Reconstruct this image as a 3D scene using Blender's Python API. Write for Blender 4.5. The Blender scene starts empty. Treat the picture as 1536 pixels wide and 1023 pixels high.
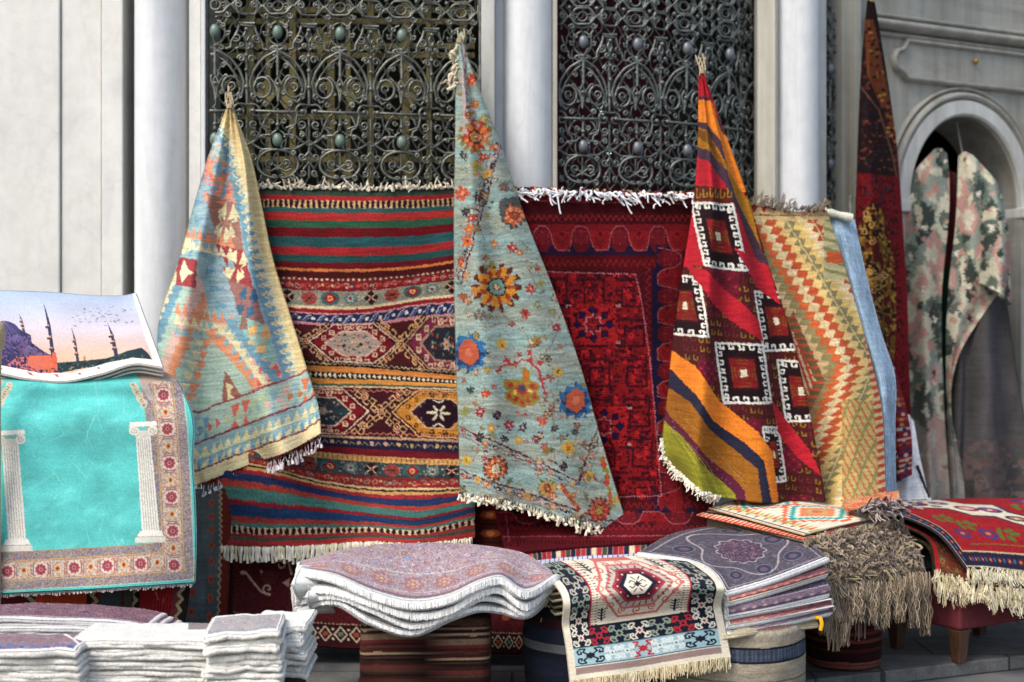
import bpy, math, random
import numpy as np
from math import sin, cos, pi, radians
random.seed(7); RNG = np.random.default_rng(11)
scene = bpy.context.scene
COL = scene.collection
F = 2133.3; EYE = 1.38
RES = 1.0

def W(px, py, D):
    return ((px-768)*D/F, D, EYE+(512-py)*D/F)
def DZ(py, z):
    return (EYE-z)*F/(py-512)
def hx(s):
    s = s.lstrip('#'); return np.array([int(s[i:i+2], 16)/255 for i in (0, 2, 4)])

# ------------------------------------------------------------------ noise
def vnoise(x, y, seed=0):
    xi = np.floor(x).astype(np.int64); yi = np.floor(y).astype(np.int64)
    fx = x-xi; fy = y-yi; fx = fx*fx*(3-2*fx); fy = fy*fy*(3-2*fy)
    def h(a, b):
        n = (a*374761393+b*668265263+seed*974634777) & 0x7fffffff
        n = ((n ^ (n >> 13))*1274126177) & 0x7fffffff
        return ((n ^ (n >> 16)) & 0xffff)/65535.0
    return (h(xi, yi)*(1-fx)+h(xi+1, yi)*fx)*(1-fy)+(h(xi, yi+1)*(1-fx)+h(xi+1, yi+1)*fx)*fy
def fbm(x, y, seed=0, o=3):
    r = 0; a = .5
    for i in range(o):
        r = r+a*(vnoise(x*2**i, y*2**i, seed+i)-.5); a *= .5
    return r

# ------------------------------------------------------------------ pattern canvas (the weaver's cartoon)
class Canvas:
    def __init__(s, x0, y0, x1, y1, S=2.0, bg='#808080'):
        s.x0, s.y0, s.x1, s.y1, s.S = x0, y0, x1, y1, S
        s.a = np.zeros((int((y1-y0)*S)+1, int((x1-x0)*S)+1, 3)); s.a[:] = s.c(bg)
        s.t = (1, 0, 0, 1, 0, 0)
    def c(s, col): return hx(col) if isinstance(col, str) else np.asarray(col)
    def at(s, cx=0, cy=0, rot=0, sx=1, sy=None, kx=0):
        sy = sx if sy is None else sy
        r = radians(rot); s.t = (sx*cos(r), -sy*sin(r)+kx*sx*cos(r), sx*sin(r), sy*cos(r)+kx*sx*sin(r), cx, cy); return s
    def reset(s): s.t = (1, 0, 0, 1, 0, 0)
    def tr(s, pts):
        p = np.asarray(pts, float); a, b, c, d, e, f = s.t
        return np.stack([(a*p[:, 0]+b*p[:, 1]+e-s.x0)*s.S, (c*p[:, 0]+d*p[:, 1]+f-s.y0)*s.S], 1)
    def box(s, q, m=0):
        h, w = s.a.shape[:2]
        x0 = max(int(q[:, 0].min()-m), 0); x1 = min(int(q[:, 0].max()+m)+2, w)
        y0 = max(int(q[:, 1].min()-m), 0); y1 = min(int(q[:, 1].max()+m)+2, h)
        if x1 <= x0 or y1 <= y0: return None
        Y, X = np.mgrid[y0:y1, x0:x1]; return x0, x1, y0, y1, X.astype(float), Y.astype(float)
    def poly(s, pts, col):
        q = s.tr(pts); b = s.box(q)
        if b is None: return
        x0, x1, y0, y1, X, Y = b; m = np.zeros(X.shape, bool); n = len(q)
        for i in range(n):
            ax, ay = q[i]; bx, by = q[(i+1) % n]
            if ay == by: continue
            cnd = ((ay > Y) != (by > Y)) & (X < (bx-ax)*(Y-ay)/(by-ay)+ax); m ^= cnd
        s.a[y0:y1, x0:x1][m] = s.c(col)
    def line(s, pts, w, col, closed=False, dash=None):
        q = s.tr(pts); w = w*s.S/2*math.sqrt(abs(s.t[0]*s.t[3]-s.t[1]*s.t[2])); w = max(w, .55)
        if closed: q = np.vstack([q, q[:1]])
        acc = 0
        for i in range(len(q)-1):
            a, b = q[i], q[i+1]; bb = s.box(np.array([a, b]), w+1)
            L = math.hypot(*(b-a))
            if bb is None or L < 1e-6: continue
            x0, x1, y0, y1, X, Y = bb; d = (b-a)/L
            tt = np.clip((X-a[0])*d[0]+(Y-a[1])*d[1], 0, L)
            m = (X-a[0]-tt*d[0])**2+(Y-a[1]-tt*d[1])**2 <= w*w
            if dash: m &= ((tt+acc)/s.S % dash[0]) < dash[1]
            s.a[y0:y1, x0:x1][m] = s.c(col); acc += L
    def disk(s, cx, cy, rx, ry=None, col='#000000', rot=0, n=16):
        ry = rx if ry is None else ry; r = radians(rot)
        s.poly([(cx+rx*cos(t)*cos(r)-ry*sin(t)*sin(r), cy+rx*cos(t)*sin(r)+ry*sin(t)*cos(r)) for t in [2*pi*i/n for i in range(n)]], col)
    def rect(s, x0, y0, x1, y1, col): s.poly([(x0, y0), (x1, y0), (x1, y1), (x0, y1)], col)
    def grid(s):
        h, w = s.a.shape[:2]; Y, X = np.mgrid[0:h, 0:w]; return X/s.S+s.x0, Y/s.S+s.y0
    def put(s, m, col): s.a[m] = s.c(col)
    def speck(s, m, cols, scale=1.0, seed=1, thr=.55):
        X, Y = s.grid()
        for i, c in enumerate(cols):
            n = vnoise(X*scale, Y*scale, seed+i*17); s.a[m & (n > thr)] = s.c(c)
    def sample(s, x, y, warp=.5, seed=3):
        if warp:
            x = x+warp*2*(vnoise(x*.55, y*.55, seed)-.5); y = y+warp*2*(vnoise(x*.55+31, y*.55, seed+5)-.5)
        if warp > 1:
            k = warp-.6; x, y = x+k*3*(vnoise(x*.11, y*.11, seed+8)-.5), y+k*3*(vnoise(x*.11+7, y*.11, seed+9)-.5)
        h, w = s.a.shape[:2]
        fx = np.clip((x-s.x0)*s.S, 0, w-1.001); fy = np.clip((y-s.y0)*s.S, 0, h-1.001)
        i = fx.astype(int); j = fy.astype(int); a = (fx-i)[..., None]; b = (fy-j)[..., None]
        return (s.a[j, i]*(1-a)+s.a[j, i+1]*a)*(1-b)+(s.a[j+1, i]*(1-a)+s.a[j+1, i+1]*a)*b
    # motifs
    def latch(s, p0, p1, n, h, col, w=1.2, side=1, base=True, gap=.55):
        p0 = np.array(p0, float); p1 = np.array(p1, float); d = (p1-p0); L = math.hypot(*d); d /= L; nn = np.array([-d[1], d[0]])*side
        if base: s.line([p0, p1], w, col)
        for i in range(n):
            a = p0+d*L*(i+.5)/n; b = a+nn*h; c_ = b+d*L/n*gap; e = c_-nn*h*.45
            s.line([a, b, c_, e], w, col)
    def scroll(s, cx, cy, r, col, w=1.2, turns=1.4, a0=0, d=1, n=18):
        s.line([(cx+r*(1-.75*i/n)*cos(a0+d*turns*2*pi*i/n), cy+r*(1-.75*i/n)*sin(a0+d*turns*2*pi*i/n)) for i in range(n+1)], w, col)
    def rosette(s, cx, cy, r, n, c1, c2, c3, ring=None):
        if ring: s.disk(cx, cy, r*1.25, r*1.25, ring)
        for i in range(n):
            a = 2*pi*i/n+.3; s.disk(cx+.65*r*cos(a), cy+.65*r*sin(a), r*.36, r*.28, c1, rot=math.degrees(a), n=9)
        s.disk(cx, cy, r*.5, r*.5, c2, n=10); s.disk(cx, cy, r*.25, r*.25, c3, n=8)
    def star(s, cx, cy, r, col, n=8, k=.6, rot=0):
        s.poly([(cx+r*(1 if i % 2 == 0 else k)*cos(pi*i/n+rot), cy+r*(1 if i % 2 == 0 else k)*sin(pi*i/n+rot)) for i in range(2*n)], col)
    def kochak(s, cx, cy, w, h, col, lw=1.4, core=None, core2=None):
        for sx in (-1, 1):
            for sy in (-1, 1):
                s.line([(cx, cy), (cx+sx*w*.28, cy+sy*h*.28), (cx+sx*w*.18, cy+sy*h*.47), (cx+sx*w*.38, cy+sy*h*.5), (cx+sx*w*.5, cy+sy*h*.36),
                        (cx+sx*w*.47, cy+sy*h*.16), (cx+sx*w*.34, cy+sy*h*.16), (cx+sx*w*.37, cy+sy*h*.3)], lw, col)
        s.poly([(cx-w*.2, cy), (cx, cy-h*.24), (cx+w*.2, cy), (cx, cy+h*.24)], col)
        if core: s.poly([(cx-w*.1, cy), (cx, cy-h*.12), (cx+w*.1, cy), (cx, cy+h*.12)], core)

# ------------------------------------------------------------------ mesh makers
def hermite(tk, val, t):
    tk = np.asarray(tk, float); val = np.asarray(val, float); K = len(tk)
    if K == 2:
        a = ((t-tk[0])/(tk[1]-tk[0])).reshape((-1,)+(1,)*(val.ndim-1)); return val[0]*(1-a)+val[1]*a
    h = np.diff(tk).reshape((-1,)+(1,)*(val.ndim-1)); d = np.diff(val, axis=0)/h
    m = np.empty_like(val); m[0] = d[0]; m[-1] = d[-1]; m[1:-1] = (d[:-1]*h[1:]+d[1:]*h[:-1])/(h[1:]+h[:-1])
    k = np.clip(np.searchsorted(tk, t, 'right')-1, 0, K-2); sh = (-1,)+(1,)*(val.ndim-1)
    hk = (tk[k+1]-tk[k]).reshape(sh); u = (t-tk[k]).reshape(sh)/hk
    return val[k]*(2*u**3-3*u**2+1)+hk*m[k]*(u**3-2*u**2+u)+val[k+1]*(-2*u**3+3*u**2)+hk*m[k+1]*(u**3-u**2)

def mesh_np(name, V, Q, col=None, smooth=True):
    """V (n,3); Q (m,4) quads"""
    me = bpy.data.meshes.new(name); V = np.asarray(V, np.float32); Q = np.asarray(Q, np.int32)
    k = Q.shape[1]
    me.vertices.add(len(V)); me.vertices.foreach_set('co', V.ravel())
    me.loops.add(Q.size); me.loops.foreach_set('vertex_index', Q.ravel())
    me.polygons.add(len(Q)); me.polygons.foreach_set('loop_start', np.arange(0, Q.size, k, dtype=np.int32))
    me.update(calc_edges=True)
    me.polygons.foreach_set('use_smooth', np.full(len(Q), smooth))
    if col is not None:
        ca = me.color_attributes.new('col', 'BYTE_COLOR', 'POINT')
        c4 = np.ones((len(V), 4), np.float32); c4[:, :3] = np.clip(col, 0, 1); ca.data.foreach_set('color_srgb', c4.ravel())
    return me

def link(name, me, mat, parent=None):
    o = bpy.data.objects.new(name, me); COL.objects.link(o)
    if mat: me.materials.append(mat)
    if parent: o.parent = parent
    return o
def empty(name, loc=(0, 0, 0)):
    o = bpy.data.objects.new(name, None); COL.objects.link(o); o.empty_display_size = .1; return o
def tag(o, label=None, cat=None, group=None, kind=None):
    if label: o['label'] = label
    if cat: o['category'] = cat
    if group: o['group'] = group
    if kind: o['kind'] = kind
    return o

def sheet_geo(ctrl, n=None, vk=None, uk=None, world=False, disp=None, dens=1.0):
    c = np.asarray(ctrl, float); R, C = c.shape[:2]
    vk = np.linspace(0, 1, R) if vk is None else (np.asarray(vk, float)-vk[0])/(vk[-1]-vk[0])
    uk = np.linspace(0, 1, C) if uk is None else (np.asarray(uk, float)-uk[0])/(uk[-1]-uk[0])
    if n is None:
        if world:
            lu = np.linalg.norm(np.diff(c, axis=1), axis=2).sum(1).max()*330; lv = np.linalg.norm(np.diff(c, axis=0), axis=2).sum(0).max()*330
        else:
            lu = np.hypot(*np.moveaxis(np.diff(c, axis=1)[..., :2], 2, 0)).sum(1).max(); lv = np.hypot(*np.moveaxis(np.diff(c, axis=0)[..., :2], 2, 0)).sum(0).max()
        n = (max(8, int(lu*dens*RES)), max(8, int(lv*dens*RES)))
    nu, nv = n; u = np.linspace(0, 1, nu); v = np.linspace(0, 1, nv)
    g = hermite(vk, c, v); g = np.moveaxis(hermite(uk, np.moveaxis(g, 1, 0), u), 0, 1)
    U, Vv = np.meshgrid(u, v)
    if world: P = g.copy(); px = py = None
    else:
        px, py, D = g[..., 0], g[..., 1], g[..., 2]
        P = np.stack([(px-768)*D/F, D, EYE+(512-py)*D/F], -1)
    if disp is not None: P = P+disp(U, Vv, px, py)
    return P, U, Vv, px, py

def grid_normals(P, ref):
    du = np.gradient(P, axis=1); dv = np.gradient(P, axis=0); N = np.cross(du, dv)
    N /= np.linalg.norm(N, axis=2, keepdims=True)+1e-12
    if (N*ref).sum(2).mean() < 0: N = -N
    return N

def slab(name, P, colr, mat, th=.01, edge=None, ref=(0, -1, .3), rings=3, parent=None, bulge=1.0, fluff=0, edge_noise=.1, ecol=None):
    nv, nu = P.shape[:2]; N = grid_normals(P, np.array(ref))
    idx = np.arange(nv*nu).reshape(nv, nu)
    quads = [np.stack([idx[:-1, :-1], idx[:-1, 1:], idx[1:, 1:], idx[1:, :-1]], -1).reshape(-1, 4)]
    per = np.concatenate([idx[0, :-1], idx[:-1, -1], idx[-1, :0:-1], idx[:0:-1, 0]])
    dirs = np.zeros((nv, nu, 3)); s = 1
    dirs[0] += P[0]-P[1]; dirs[-1] += P[-1]-P[-2]; dirs[:, 0] += P[:, 0]-P[:, 1]; dirs[:, -1] += P[:, -1]-P[:, -2]
    V = [P.reshape(-1, 3)]; Cc = [colr.reshape(-1, 3)]
    Pp = V[0][per]; Np = N.reshape(-1, 3)[per]; Op = dirs.reshape(-1, 3)[per]
    Op = Op-(Op*Np).sum(1, keepdims=True)*Np; Op /= np.linalg.norm(Op, axis=1, keepdims=True)+1e-9
    prev = per; base = nv*nu; m = len(per)
    for j in range(1, rings+1):
        a = pi*j/(rings+1)
        q = Pp+Op*(th/2*sin(a)*bulge)-Np*(th/2*(1-cos(a)))
        if fluff: q = q+Op*(RNG.random((m, 1))-.5)*fluff+Np*(RNG.random((m, 1))-.5)*fluff
        V.append(q)
        if ecol is not None: ec = np.tile(ecol, (m, 1))
        else: ec = Cc[0][per]
        lf = fbm(np.arange(m)*.035, np.full(m, j*.9), j+int(th*9999), 3)[:, None]; fi = fbm(np.arange(m)*.45, np.full(m, j*2.7), 3, 2)[:, None]
        Cc.append(ec*(1+edge_noise*2*(RNG.random((m, 1))-.5)+(.22*lf+.12*fi if ecol is not None else 0)))
        cur = np.arange(base, base+m); base += m
        quads.append(np.stack([prev, np.roll(prev, -1), np.roll(cur, -1), cur], 1)); prev = cur
    B = P-N*th; V.append(B.reshape(-1, 3)); Cc.append((colr*.9 if ecol is None else np.broadcast_to(ecol, colr.shape)).reshape(-1, 3))
    bidx = idx+base; bper = per+base
    quads.append(np.stack([prev, np.roll(prev, -1), np.roll(bper, -1), bper], 1))
    quads.append(np.stack([bidx[:-1, :-1], bidx[1:, :-1], bidx[1:, 1:], bidx[:-1, 1:]], -1).reshape(-1, 4))
    me = mesh_np(name, np.vstack(V), np.vstack(quads), np.vstack(Cc))
    return link(name, me, mat, parent)

def weave(colr, U, V, seed, grain=.10, streak=.10, nu=300, nv=400, blot=.06):
    g = 1+grain*2*(np.random.default_rng(seed).random(colr.shape[:2])-.5)
    g = g+streak*2*fbm(U*nu/26, V*nv/2.2, seed, 2)+blot*2*fbm(U*5, V*6, seed+9, 3)
    return np.clip(colr*g[..., None], 0, 1)

def rug(name, ctrl, canvas, mat, th=.009, duv=None, vk=None, uk=None, disp=None, seed=1, dens=1.0, world=False, warp=.5, grain=.10,
        streak=.10, edge=None, ref=(0, -1, .3), parent=None, fluff=0, rings=3, bulge=1.0, n=None, paint=None, blot=.06):
    P, U, V, px, py = sheet_geo(ctrl, n, vk, uk, world, disp, dens)
    x, y = duv(U, V, px, py) if duv else (px, py)
    c = canvas.sample(x, y, warp, seed)
    if paint is not None: c = paint(c, U, V)
    c = weave(c, U, V, seed, grain, streak, P.shape[1]/RES, P.shape[0]/RES, blot)
    o = slab(name, P, c, mat, th, ref=ref, parent=parent, ecol=None if edge is None else hx(edge), fluff=fluff, rings=rings, bulge=bulge)
    o_P[o.name] = P
    return o
o_P = {}

def tubes(name, pts, rad, cols, mat, sides=5, parent=None, closed_end=True):
    """pts (N,n,3) rad (N,n) cols (N,3) or (N,n,3)"""
    pts = np.asarray(pts, float); N, n = pts.shape[:2]; rad = np.broadcast_to(rad, (N, n))
    T = np.gradient(pts, axis=1); T /= np.linalg.norm(T, axis=2, keepdims=True)+1e-12
    ref = np.where(np.abs(T[..., 1:2]) < .9, np.array([0, 1., 0]), np.array([1., 0, 0]))
    A = np.cross(T, ref); A /= np.linalg.norm(A, axis=2, keepdims=True)+1e-12; B = np.cross(T, A)
    th = np.arange(sides)*2*pi/sides
    ring = pts[:, :, None]+rad[..., None, None]*(A[:, :, None]*np.cos(th)[None, None, :, None]+B[:, :, None]*np.sin(th)[None, None, :, None])
    V = ring.reshape(-1, 3); idx = np.arange(N*n*sides).reshape(N, n, sides)
    a = idx[:, :-1]; b = idx[:, 1:]
    Q = np.stack([a, np.roll(a, -1, 2), np.roll(b, -1, 2), b], -1).reshape(-1, 4)
    cols = np.asarray(cols, float)
    if cols.ndim == 1: cols = np.tile(cols, (N, 1))
    if cols.ndim == 2: cols = np.repeat(cols[:, None], n, 1)
    cc = np.repeat(cols.reshape(-1, 3), sides, 0)
    return link(name, mesh_np(name, V, Q, cc), mat, parent)

def along(pts, n):
    p = np.asarray(pts, float); L = np.r_[0, np.cumsum(np.linalg.norm(np.diff(p, axis=0), axis=1))]
    t = np.linspace(0, L[-1], n); return np.stack([np.interp(t, L, p[:, k]) for k in range(3)], 1)

def fringe(parent, pts, n, length, r=.003, cols=('#e8e2d2',), direction=(0, 0, -1), seed=5, spread=.25, knot=True, name='fringe', mat=None, npt=7, curl=.25, taper=.6, lenvar=.25, tips=None):
    g = np.random.default_rng(seed); base = along(pts, n); d = np.asarray(direction, float)
    if d.ndim == 1: d = np.tile(d/np.linalg.norm(d), (n, 1))
    else: d = along(d, n)
    base = base+g.normal(0, r*.5, (n, 3))
    L = length*(1+lenvar*(g.random(n)-.5)*2)
    t = np.linspace(0, 1, npt)
    side = g.normal(0, spread, (n, 3)); side[:, 1] = -abs(side[:, 1])*.4
    cur = g.normal(0, curl, (n, 3))
    P = base[:, None]+d[:, None]*(L[:, None]*t)[..., None]+side[:, None]*(L[:, None]*t**1.5)[..., None]+cur[:, None]*(L[:, None]*np.sin(t*pi*1.6)*.5)[..., None]
    R = r*(1-(1-taper)*t)[None]*np.ones((n, 1))
    if knot: R = R*(1+.9*np.exp(-((t-.22)/.12)**2))
    cc = np.array([hx(c) for c in cols]); ci = cc[g.integers(0, len(cc), n)]*(1+.16*(g.random((n, 1))-.5))
    C3 = np.repeat(ci[:, None], npt, 1)
    if tips is not None: C3[:, npt//2:] = hx(tips)
    return tubes(name, P, R, C3, mat or M['yarn'], parent=parent, sides=5)

def tassels(parent, pts, n, length, m=8, r=.0018, cols=('#998877',), direction=(0, 0, -1), seed=5, spread=.15, curl=.15, flare=.009, pinch=.15, name='tassels', lenvar=.25, npt=9, mat=None):
    g = np.random.default_rng(seed); base = along(pts, n); d = np.asarray(direction, float); d = d/np.linalg.norm(d)
    base = base+g.normal(0, .003, (n, 3)); L = length*(1+lenvar*(g.random(n)-.5)*2); t = np.linspace(0, 1, npt)
    side = g.normal(0, spread, (n, 3)); side[:, 1] = -abs(side[:, 1])*.5; cur = g.normal(0, curl, (n, 3)); ph = g.random(n)*3
    B = base[:, None]+d*(L[:, None]*t)[..., None]+side[:, None]*(L[:, None]*t**1.4)[..., None]+cur[:, None]*(L[:, None]*np.sin(t[None]*4.2+ph[:, None])*t*.5)[..., None]
    B = np.repeat(B, m, 0); off = g.normal(0, 1, (n*m, 1, 3)); tw = g.normal(0, .6, (n*m, 1, 3))
    w = .35+.65*np.clip((t-pinch)/.5, 0, 1)**.8; w = np.where(t < pinch, .75-.4*t/pinch, w)
    P = B+(off*w[None, :, None]+tw*(np.sin(t*7)[None, :, None]*.5*t[None, :, None]))*flare
    R = r*(1-.35*t)[None]*np.ones((n*m, 1)); cc = np.array([hx(c) for c in cols]); ci = np.repeat(cc[g.integers(0, len(cc), n)], m, 0)*(1+.3*(g.random((n*m, 1))-.5))
    return tubes(name, P, R, ci, mat or M['yarn'], parent=parent, sides=4)

def sweep(path, prof, closed=False, up=None):
    """path (n,3), prof (m,2) in (side, up) plane; returns V,Q. side = T x up"""
    path = np.asarray(path, float); n = len(path); T = np.gradient(path, axis=0); T /= np.linalg.norm(T, axis=1, keepdims=True)
    up = np.asarray(up, float); up = np.tile(up, (n, 1)) if up.ndim == 1 else up
    S = np.cross(T, up); S /= np.linalg.norm(S, axis=1, keepdims=True)
    prof = np.asarray(prof, float); m = len(prof)
    V = path[:, None]+S[:, None]*prof[None, :, 0, None]+up[:, None]*prof[None, :, 1, None]
    idx = np.arange(n*m).reshape(n, m); Q = []
    Q.append(np.stack([idx[:-1], np.roll(idx[:-1], -1, 1), np.roll(idx[1:], -1, 1), idx[1:]], -1).reshape(-1, 4))
    return V.reshape(-1, 3), np.vstack(Q)

class MB:
    def __init__(s): s.V = []; s.F = []; s.n = 0
    def add(s, V, F_):
        V = [tuple(map(float, v)) for v in V]; s.V += V; s.F += [tuple(int(i)+s.n for i in f) for f in F_]; s.n += len(V)
    def box(s, x0, x1, y0, y1, z0, z1, fr=None):
        V = [(x, y, z) for x in (x0, x1) for y in (y0, y1) for z in (z0, z1)]
        if fr is not None: V = [fr(*v) for v in V]
        s.add(V, [(0, 1, 3, 2), (4, 6, 7, 5), (0, 4, 5, 1), (2, 3, 7, 6), (0, 2, 6, 4), (1, 5, 7, 3)])
    def prism(s, poly, z0, z1):
        n = len(poly); s.add([(x, y, z0) for x, y in poly]+[(x, y, z1) for x, y in poly],
                             [tuple(range(n))[::-1], tuple(range(n, 2*n))]+[(i, (i+1) % n, n+(i+1) % n, n+i) for i in range(n)])
    def lathe(s, cx, cy, prof, n=48):
        V = []; F_ = []
        for r, z in prof: V += [(cx+r*cos(2*pi*i/n), cy+r*sin(2*pi*i/n), z) for i in range(n)]
        for j in range(len(prof)-1): F_ += [(j*n+i, j*n+(i+1) % n, (j+1)*n+(i+1) % n, (j+1)*n+i) for i in range(n)]
        s.add(V, F_)
    def build(s, name, mat, parent=None, smooth=False, bevel=0):
        me = bpy.data.meshes.new(name); me.from_pydata(s.V, [], s.F); me.update()
        if smooth: me.polygons.foreach_set('use_smooth', [True]*len(me.polygons))
        o = link(name, me, mat, parent)
        if bevel:
            b = o.modifiers.new('bevel', 'BEVEL'); b.width = bevel; b.segments = 2; b.limit_method = 'ANGLE'
        return o

# ------------------------------------------------------------------ materials
M = {}
def nm(name):
    m = bpy.data.materials.new(name); m.use_nodes = True; nt = m.node_tree; nt.nodes.clear()
    out = nt.nodes.new('ShaderNodeOutputMaterial'); b = nt.nodes.new('ShaderNodeBsdfPrincipled'); nt.links.new(b.outputs[0], out.inputs[0])
    M[name] = m; return m, nt, b
def N(nt, typ, **kw):
    n = nt.nodes.new(typ)
    for k, v in kw.items():
        if k in n.inputs: n.inputs[k].default_value = v
        else: setattr(n, k, v)
    return n
def ramp(nt, fac, stops):
    r = nt.nodes.new('ShaderNodeValToRGB'); e = r.color_ramp.elements
    while len(e) < len(stops): e.new(.5)
    for i, (p, c) in enumerate(stops): e[i].position = p; e[i].color = (*c, 1)
    nt.links.new(fac, r.inputs[0]); return r
def mixc(nt, a, b, fac, mode='MULTIPLY'):
    m = nt.nodes.new('ShaderNodeMix'); m.data_type = 'RGBA'; m.blend_type = mode
    if isinstance(fac, (int, float)): m.inputs[0].default_value = fac
    else: nt.links.new(fac, m.inputs[0])
    for s, v in ((6, a), (7, b)):
        if isinstance(v, tuple): m.inputs[s].default_value = (*v, 1)
        else: nt.links.new(v, m.inputs[s])
    return m.outputs[2]
def coords(nt, scale=(1, 1, 1)):
    t = nt.nodes.new('ShaderNodeTexCoord'); mp = nt.nodes.new('ShaderNodeMapping'); mp.inputs['Scale'].default_value = scale
    nt.links.new(t.outputs['Object'], mp.inputs[0]); return mp.outputs[0]
def bump(nt, b, h, strength, dist):
    bp = N(nt, 'ShaderNodeBump', Strength=strength, Distance=dist); nt.links.new(h, bp.inputs['Height']); nt.links.new(bp.outputs[0], b.inputs['Normal'])

def textile(name, gain=1.0, rough=.92, rib=None, bstr=.5, bdist=.004, sheen=.15, nscale=260, sat=1.0):
    m, nt, b = nm(name)
    a = N(nt, 'ShaderNodeAttribute'); a.attribute_name = 'col'
    n1 = N(nt, 'ShaderNodeTexNoise', Scale=nscale, Detail=3.0, Roughness=.7); v = coords(nt, rib or (1, 1, 1)); nt.links.new(v, n1.inputs['Vector'])
    r = ramp(nt, n1.outputs[0], [(.25, (.72, .72, .72)), (.75, (1.25, 1.25, 1.25))])
    hs = N(nt, 'ShaderNodeHueSaturation', Saturation=sat, Value=gain); nt.links.new(a.outputs['Color'], hs.inputs['Color'])
    c = mixc(nt, hs.outputs[0], r.outputs[0], .8)
    nt.links.new(c, b.inputs['Base Color']); b.inputs['Roughness'].default_value = rough
    b.inputs['Sheen Weight'].default_value = sheen; b.inputs['Sheen Roughness'].default_value = .5
    b.inputs['Specular IOR Level'].default_value = .08
    n2 = N(nt, 'ShaderNodeTexNoise', Scale=nscale*.35, Detail=4.0); nt.links.new(v, n2.inputs['Vector'])
    ad = N(nt, 'ShaderNodeMath'); ad.operation = 'ADD'; nt.links.new(n1.outputs[0], ad.inputs[0]); nt.links.new(n2.outputs[0], ad.inputs[1])
    bump(nt, b, ad.outputs[0], bstr, bdist)
    return m
textile('pile', gain=.80, sat=.98, sheen=.02); textile('kilim', gain=.86, sat=.97, rib=(.25, 1, 1.6), bstr=.45, bdist=.003, nscale=240, sheen=.02)
textile('print_cloth', gain=.95, sat=.92, bstr=.2, bdist=.002, sheen=.02, rough=.85); textile('yarn', nscale=500, bstr=.3, bdist=.002)
textile('fluffy', gain=1.0, nscale=180, bstr=.8, bdist=.006, sheen=.3, rough=.95)

def marble(name, base, vein, stain, vscale=(1, 1, .25), rough=.42, seed=0.0, stainamt=.5):
    m, nt, b = nm(name); v = coords(nt, vscale)
    n1 = N(nt, 'ShaderNodeTexNoise', Scale=2.2, Detail=6.0, Roughness=.62, Distortion=1.2); nt.links.new(v, n1.inputs['Vector'])
    r1 = ramp(nt, n1.outputs[0], [(.3, vein), (.48, base), (.7, tuple(min(1, x*1.06) for x in base))])
    v2 = coords(nt, (9, 9, .7)); n2 = N(nt, 'ShaderNodeTexNoise', Scale=1.5, Detail=5.0, Roughness=.6); nt.links.new(v2, n2.inputs['Vector'])
    r2 = ramp(nt, n2.outputs[0], [(.38, stain), (.62, (1, 1, 1))])
    c = mixc(nt, r1.outputs[0], r2.outputs[0], stainamt)
    v3 = coords(nt, (1, 1, 1)); n3 = N(nt, 'ShaderNodeTexNoise', Scale=14.0, Detail=8.0, Roughness=.7); nt.links.new(v3, n3.inputs['Vector'])
    r3 = ramp(nt, n3.outputs[0], [(.3, (.86, .86, .85)), (.6, (1, 1, 1))]); c = mixc(nt, c, r3.outputs[0], .7)
    # thin dark cracks and veins
    n4 = N(nt, 'ShaderNodeTexNoise', Scale=1.7, Detail=7.0, Roughness=.55, Distortion=.6); nt.links.new(v, n4.inputs['Vector'])
    r4 = ramp(nt, n4.outputs[0], [(.488, (1, 1, 1)), (.5, (.72, .71, .68)), (.512, (1, 1, 1))]); c = mixc(nt, c, r4.outputs[0], .22)
    nt.links.new(c, b.inputs['Base Color']); b.inputs['Roughness'].default_value = rough
    bump(nt, b, n3.outputs[0], .25, .004)
    return m
marble('marble_wall', (.76, .755, .735), (.67, .67, .665), (.86, .85, .81), vscale=(1, 1, .8), stainamt=.4)
marble('marble_column', (.74, .765, .80), (.64, .67, .71), (.84, .86, .88), vscale=(3, 3, .35), rough=.3)
marble('marble_frame', (.68, .69, .68), (.56, .57, .55), (.62, .60, .52), rough=.4)
marble('marble_cream', (.56, .55, .49), (.43, .42, .37), (.6, .57, .48), rough=.45)
marble('marble_door', (.42, .415, .385), (.31, .31, .285), (.66, .63, .55), vscale=(.4, .4, 1.6), rough=.5, stainamt=.7)

def simple(name, c1, c2, scale=8, rough=.6, metal=0, bstr=.3, bdist=.003, vs=(1, 1, 1)):
    m, nt, b = nm(name); v = coords(nt, vs); n = N(nt, 'ShaderNodeTexNoise', Scale=scale, Detail=6.0, Roughness=.65); nt.links.new(v, n.inputs['Vector'])
    r = ramp(nt, n.outputs[0], [(.3, c1), (.7, c2)]); nt.links.new(r.outputs[0], b.inputs['Base Color'])
    b.inputs['Roughness'].default_value = rough; b.inputs['Metallic'].default_value = metal; bump(nt, b, n.outputs[0], bstr, bdist); return m
simple('iron', (.07, .075, .066), (.27, .28, .245), 30, .42, .55)
simple('iron_dark', (.06, .072, .07), (.25, .275, .265), 30, .42, .5)
simple('verdigris', (.07, .12, .10), (.20, .27, .23), 25, .45, .3)
simple('blue_iron', (.09, .11, .13), (.20, .22, .25), 25, .4, .4)
simple('brass', (.35, .22, .06), (.5, .35, .12), 20, .4, .8)
simple('ochre_wood', (.14, .11, .035), (.44, .35, .11), 9, .5, vs=(4, 4, .5))
simple('dark_wood', (.012, .01, .008), (.035, .025, .02), 12, .6)
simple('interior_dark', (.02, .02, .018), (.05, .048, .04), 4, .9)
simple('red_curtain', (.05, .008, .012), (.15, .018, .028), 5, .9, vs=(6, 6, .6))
simple('stool_wood', (.035, .016, .008), (.12, .055, .028), 18, .45, vs=(6, 6, .8))
simple('red_upholstery', (.10, .012, .018), (.17, .022, .032), 60, .85, bdist=.001)
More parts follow.
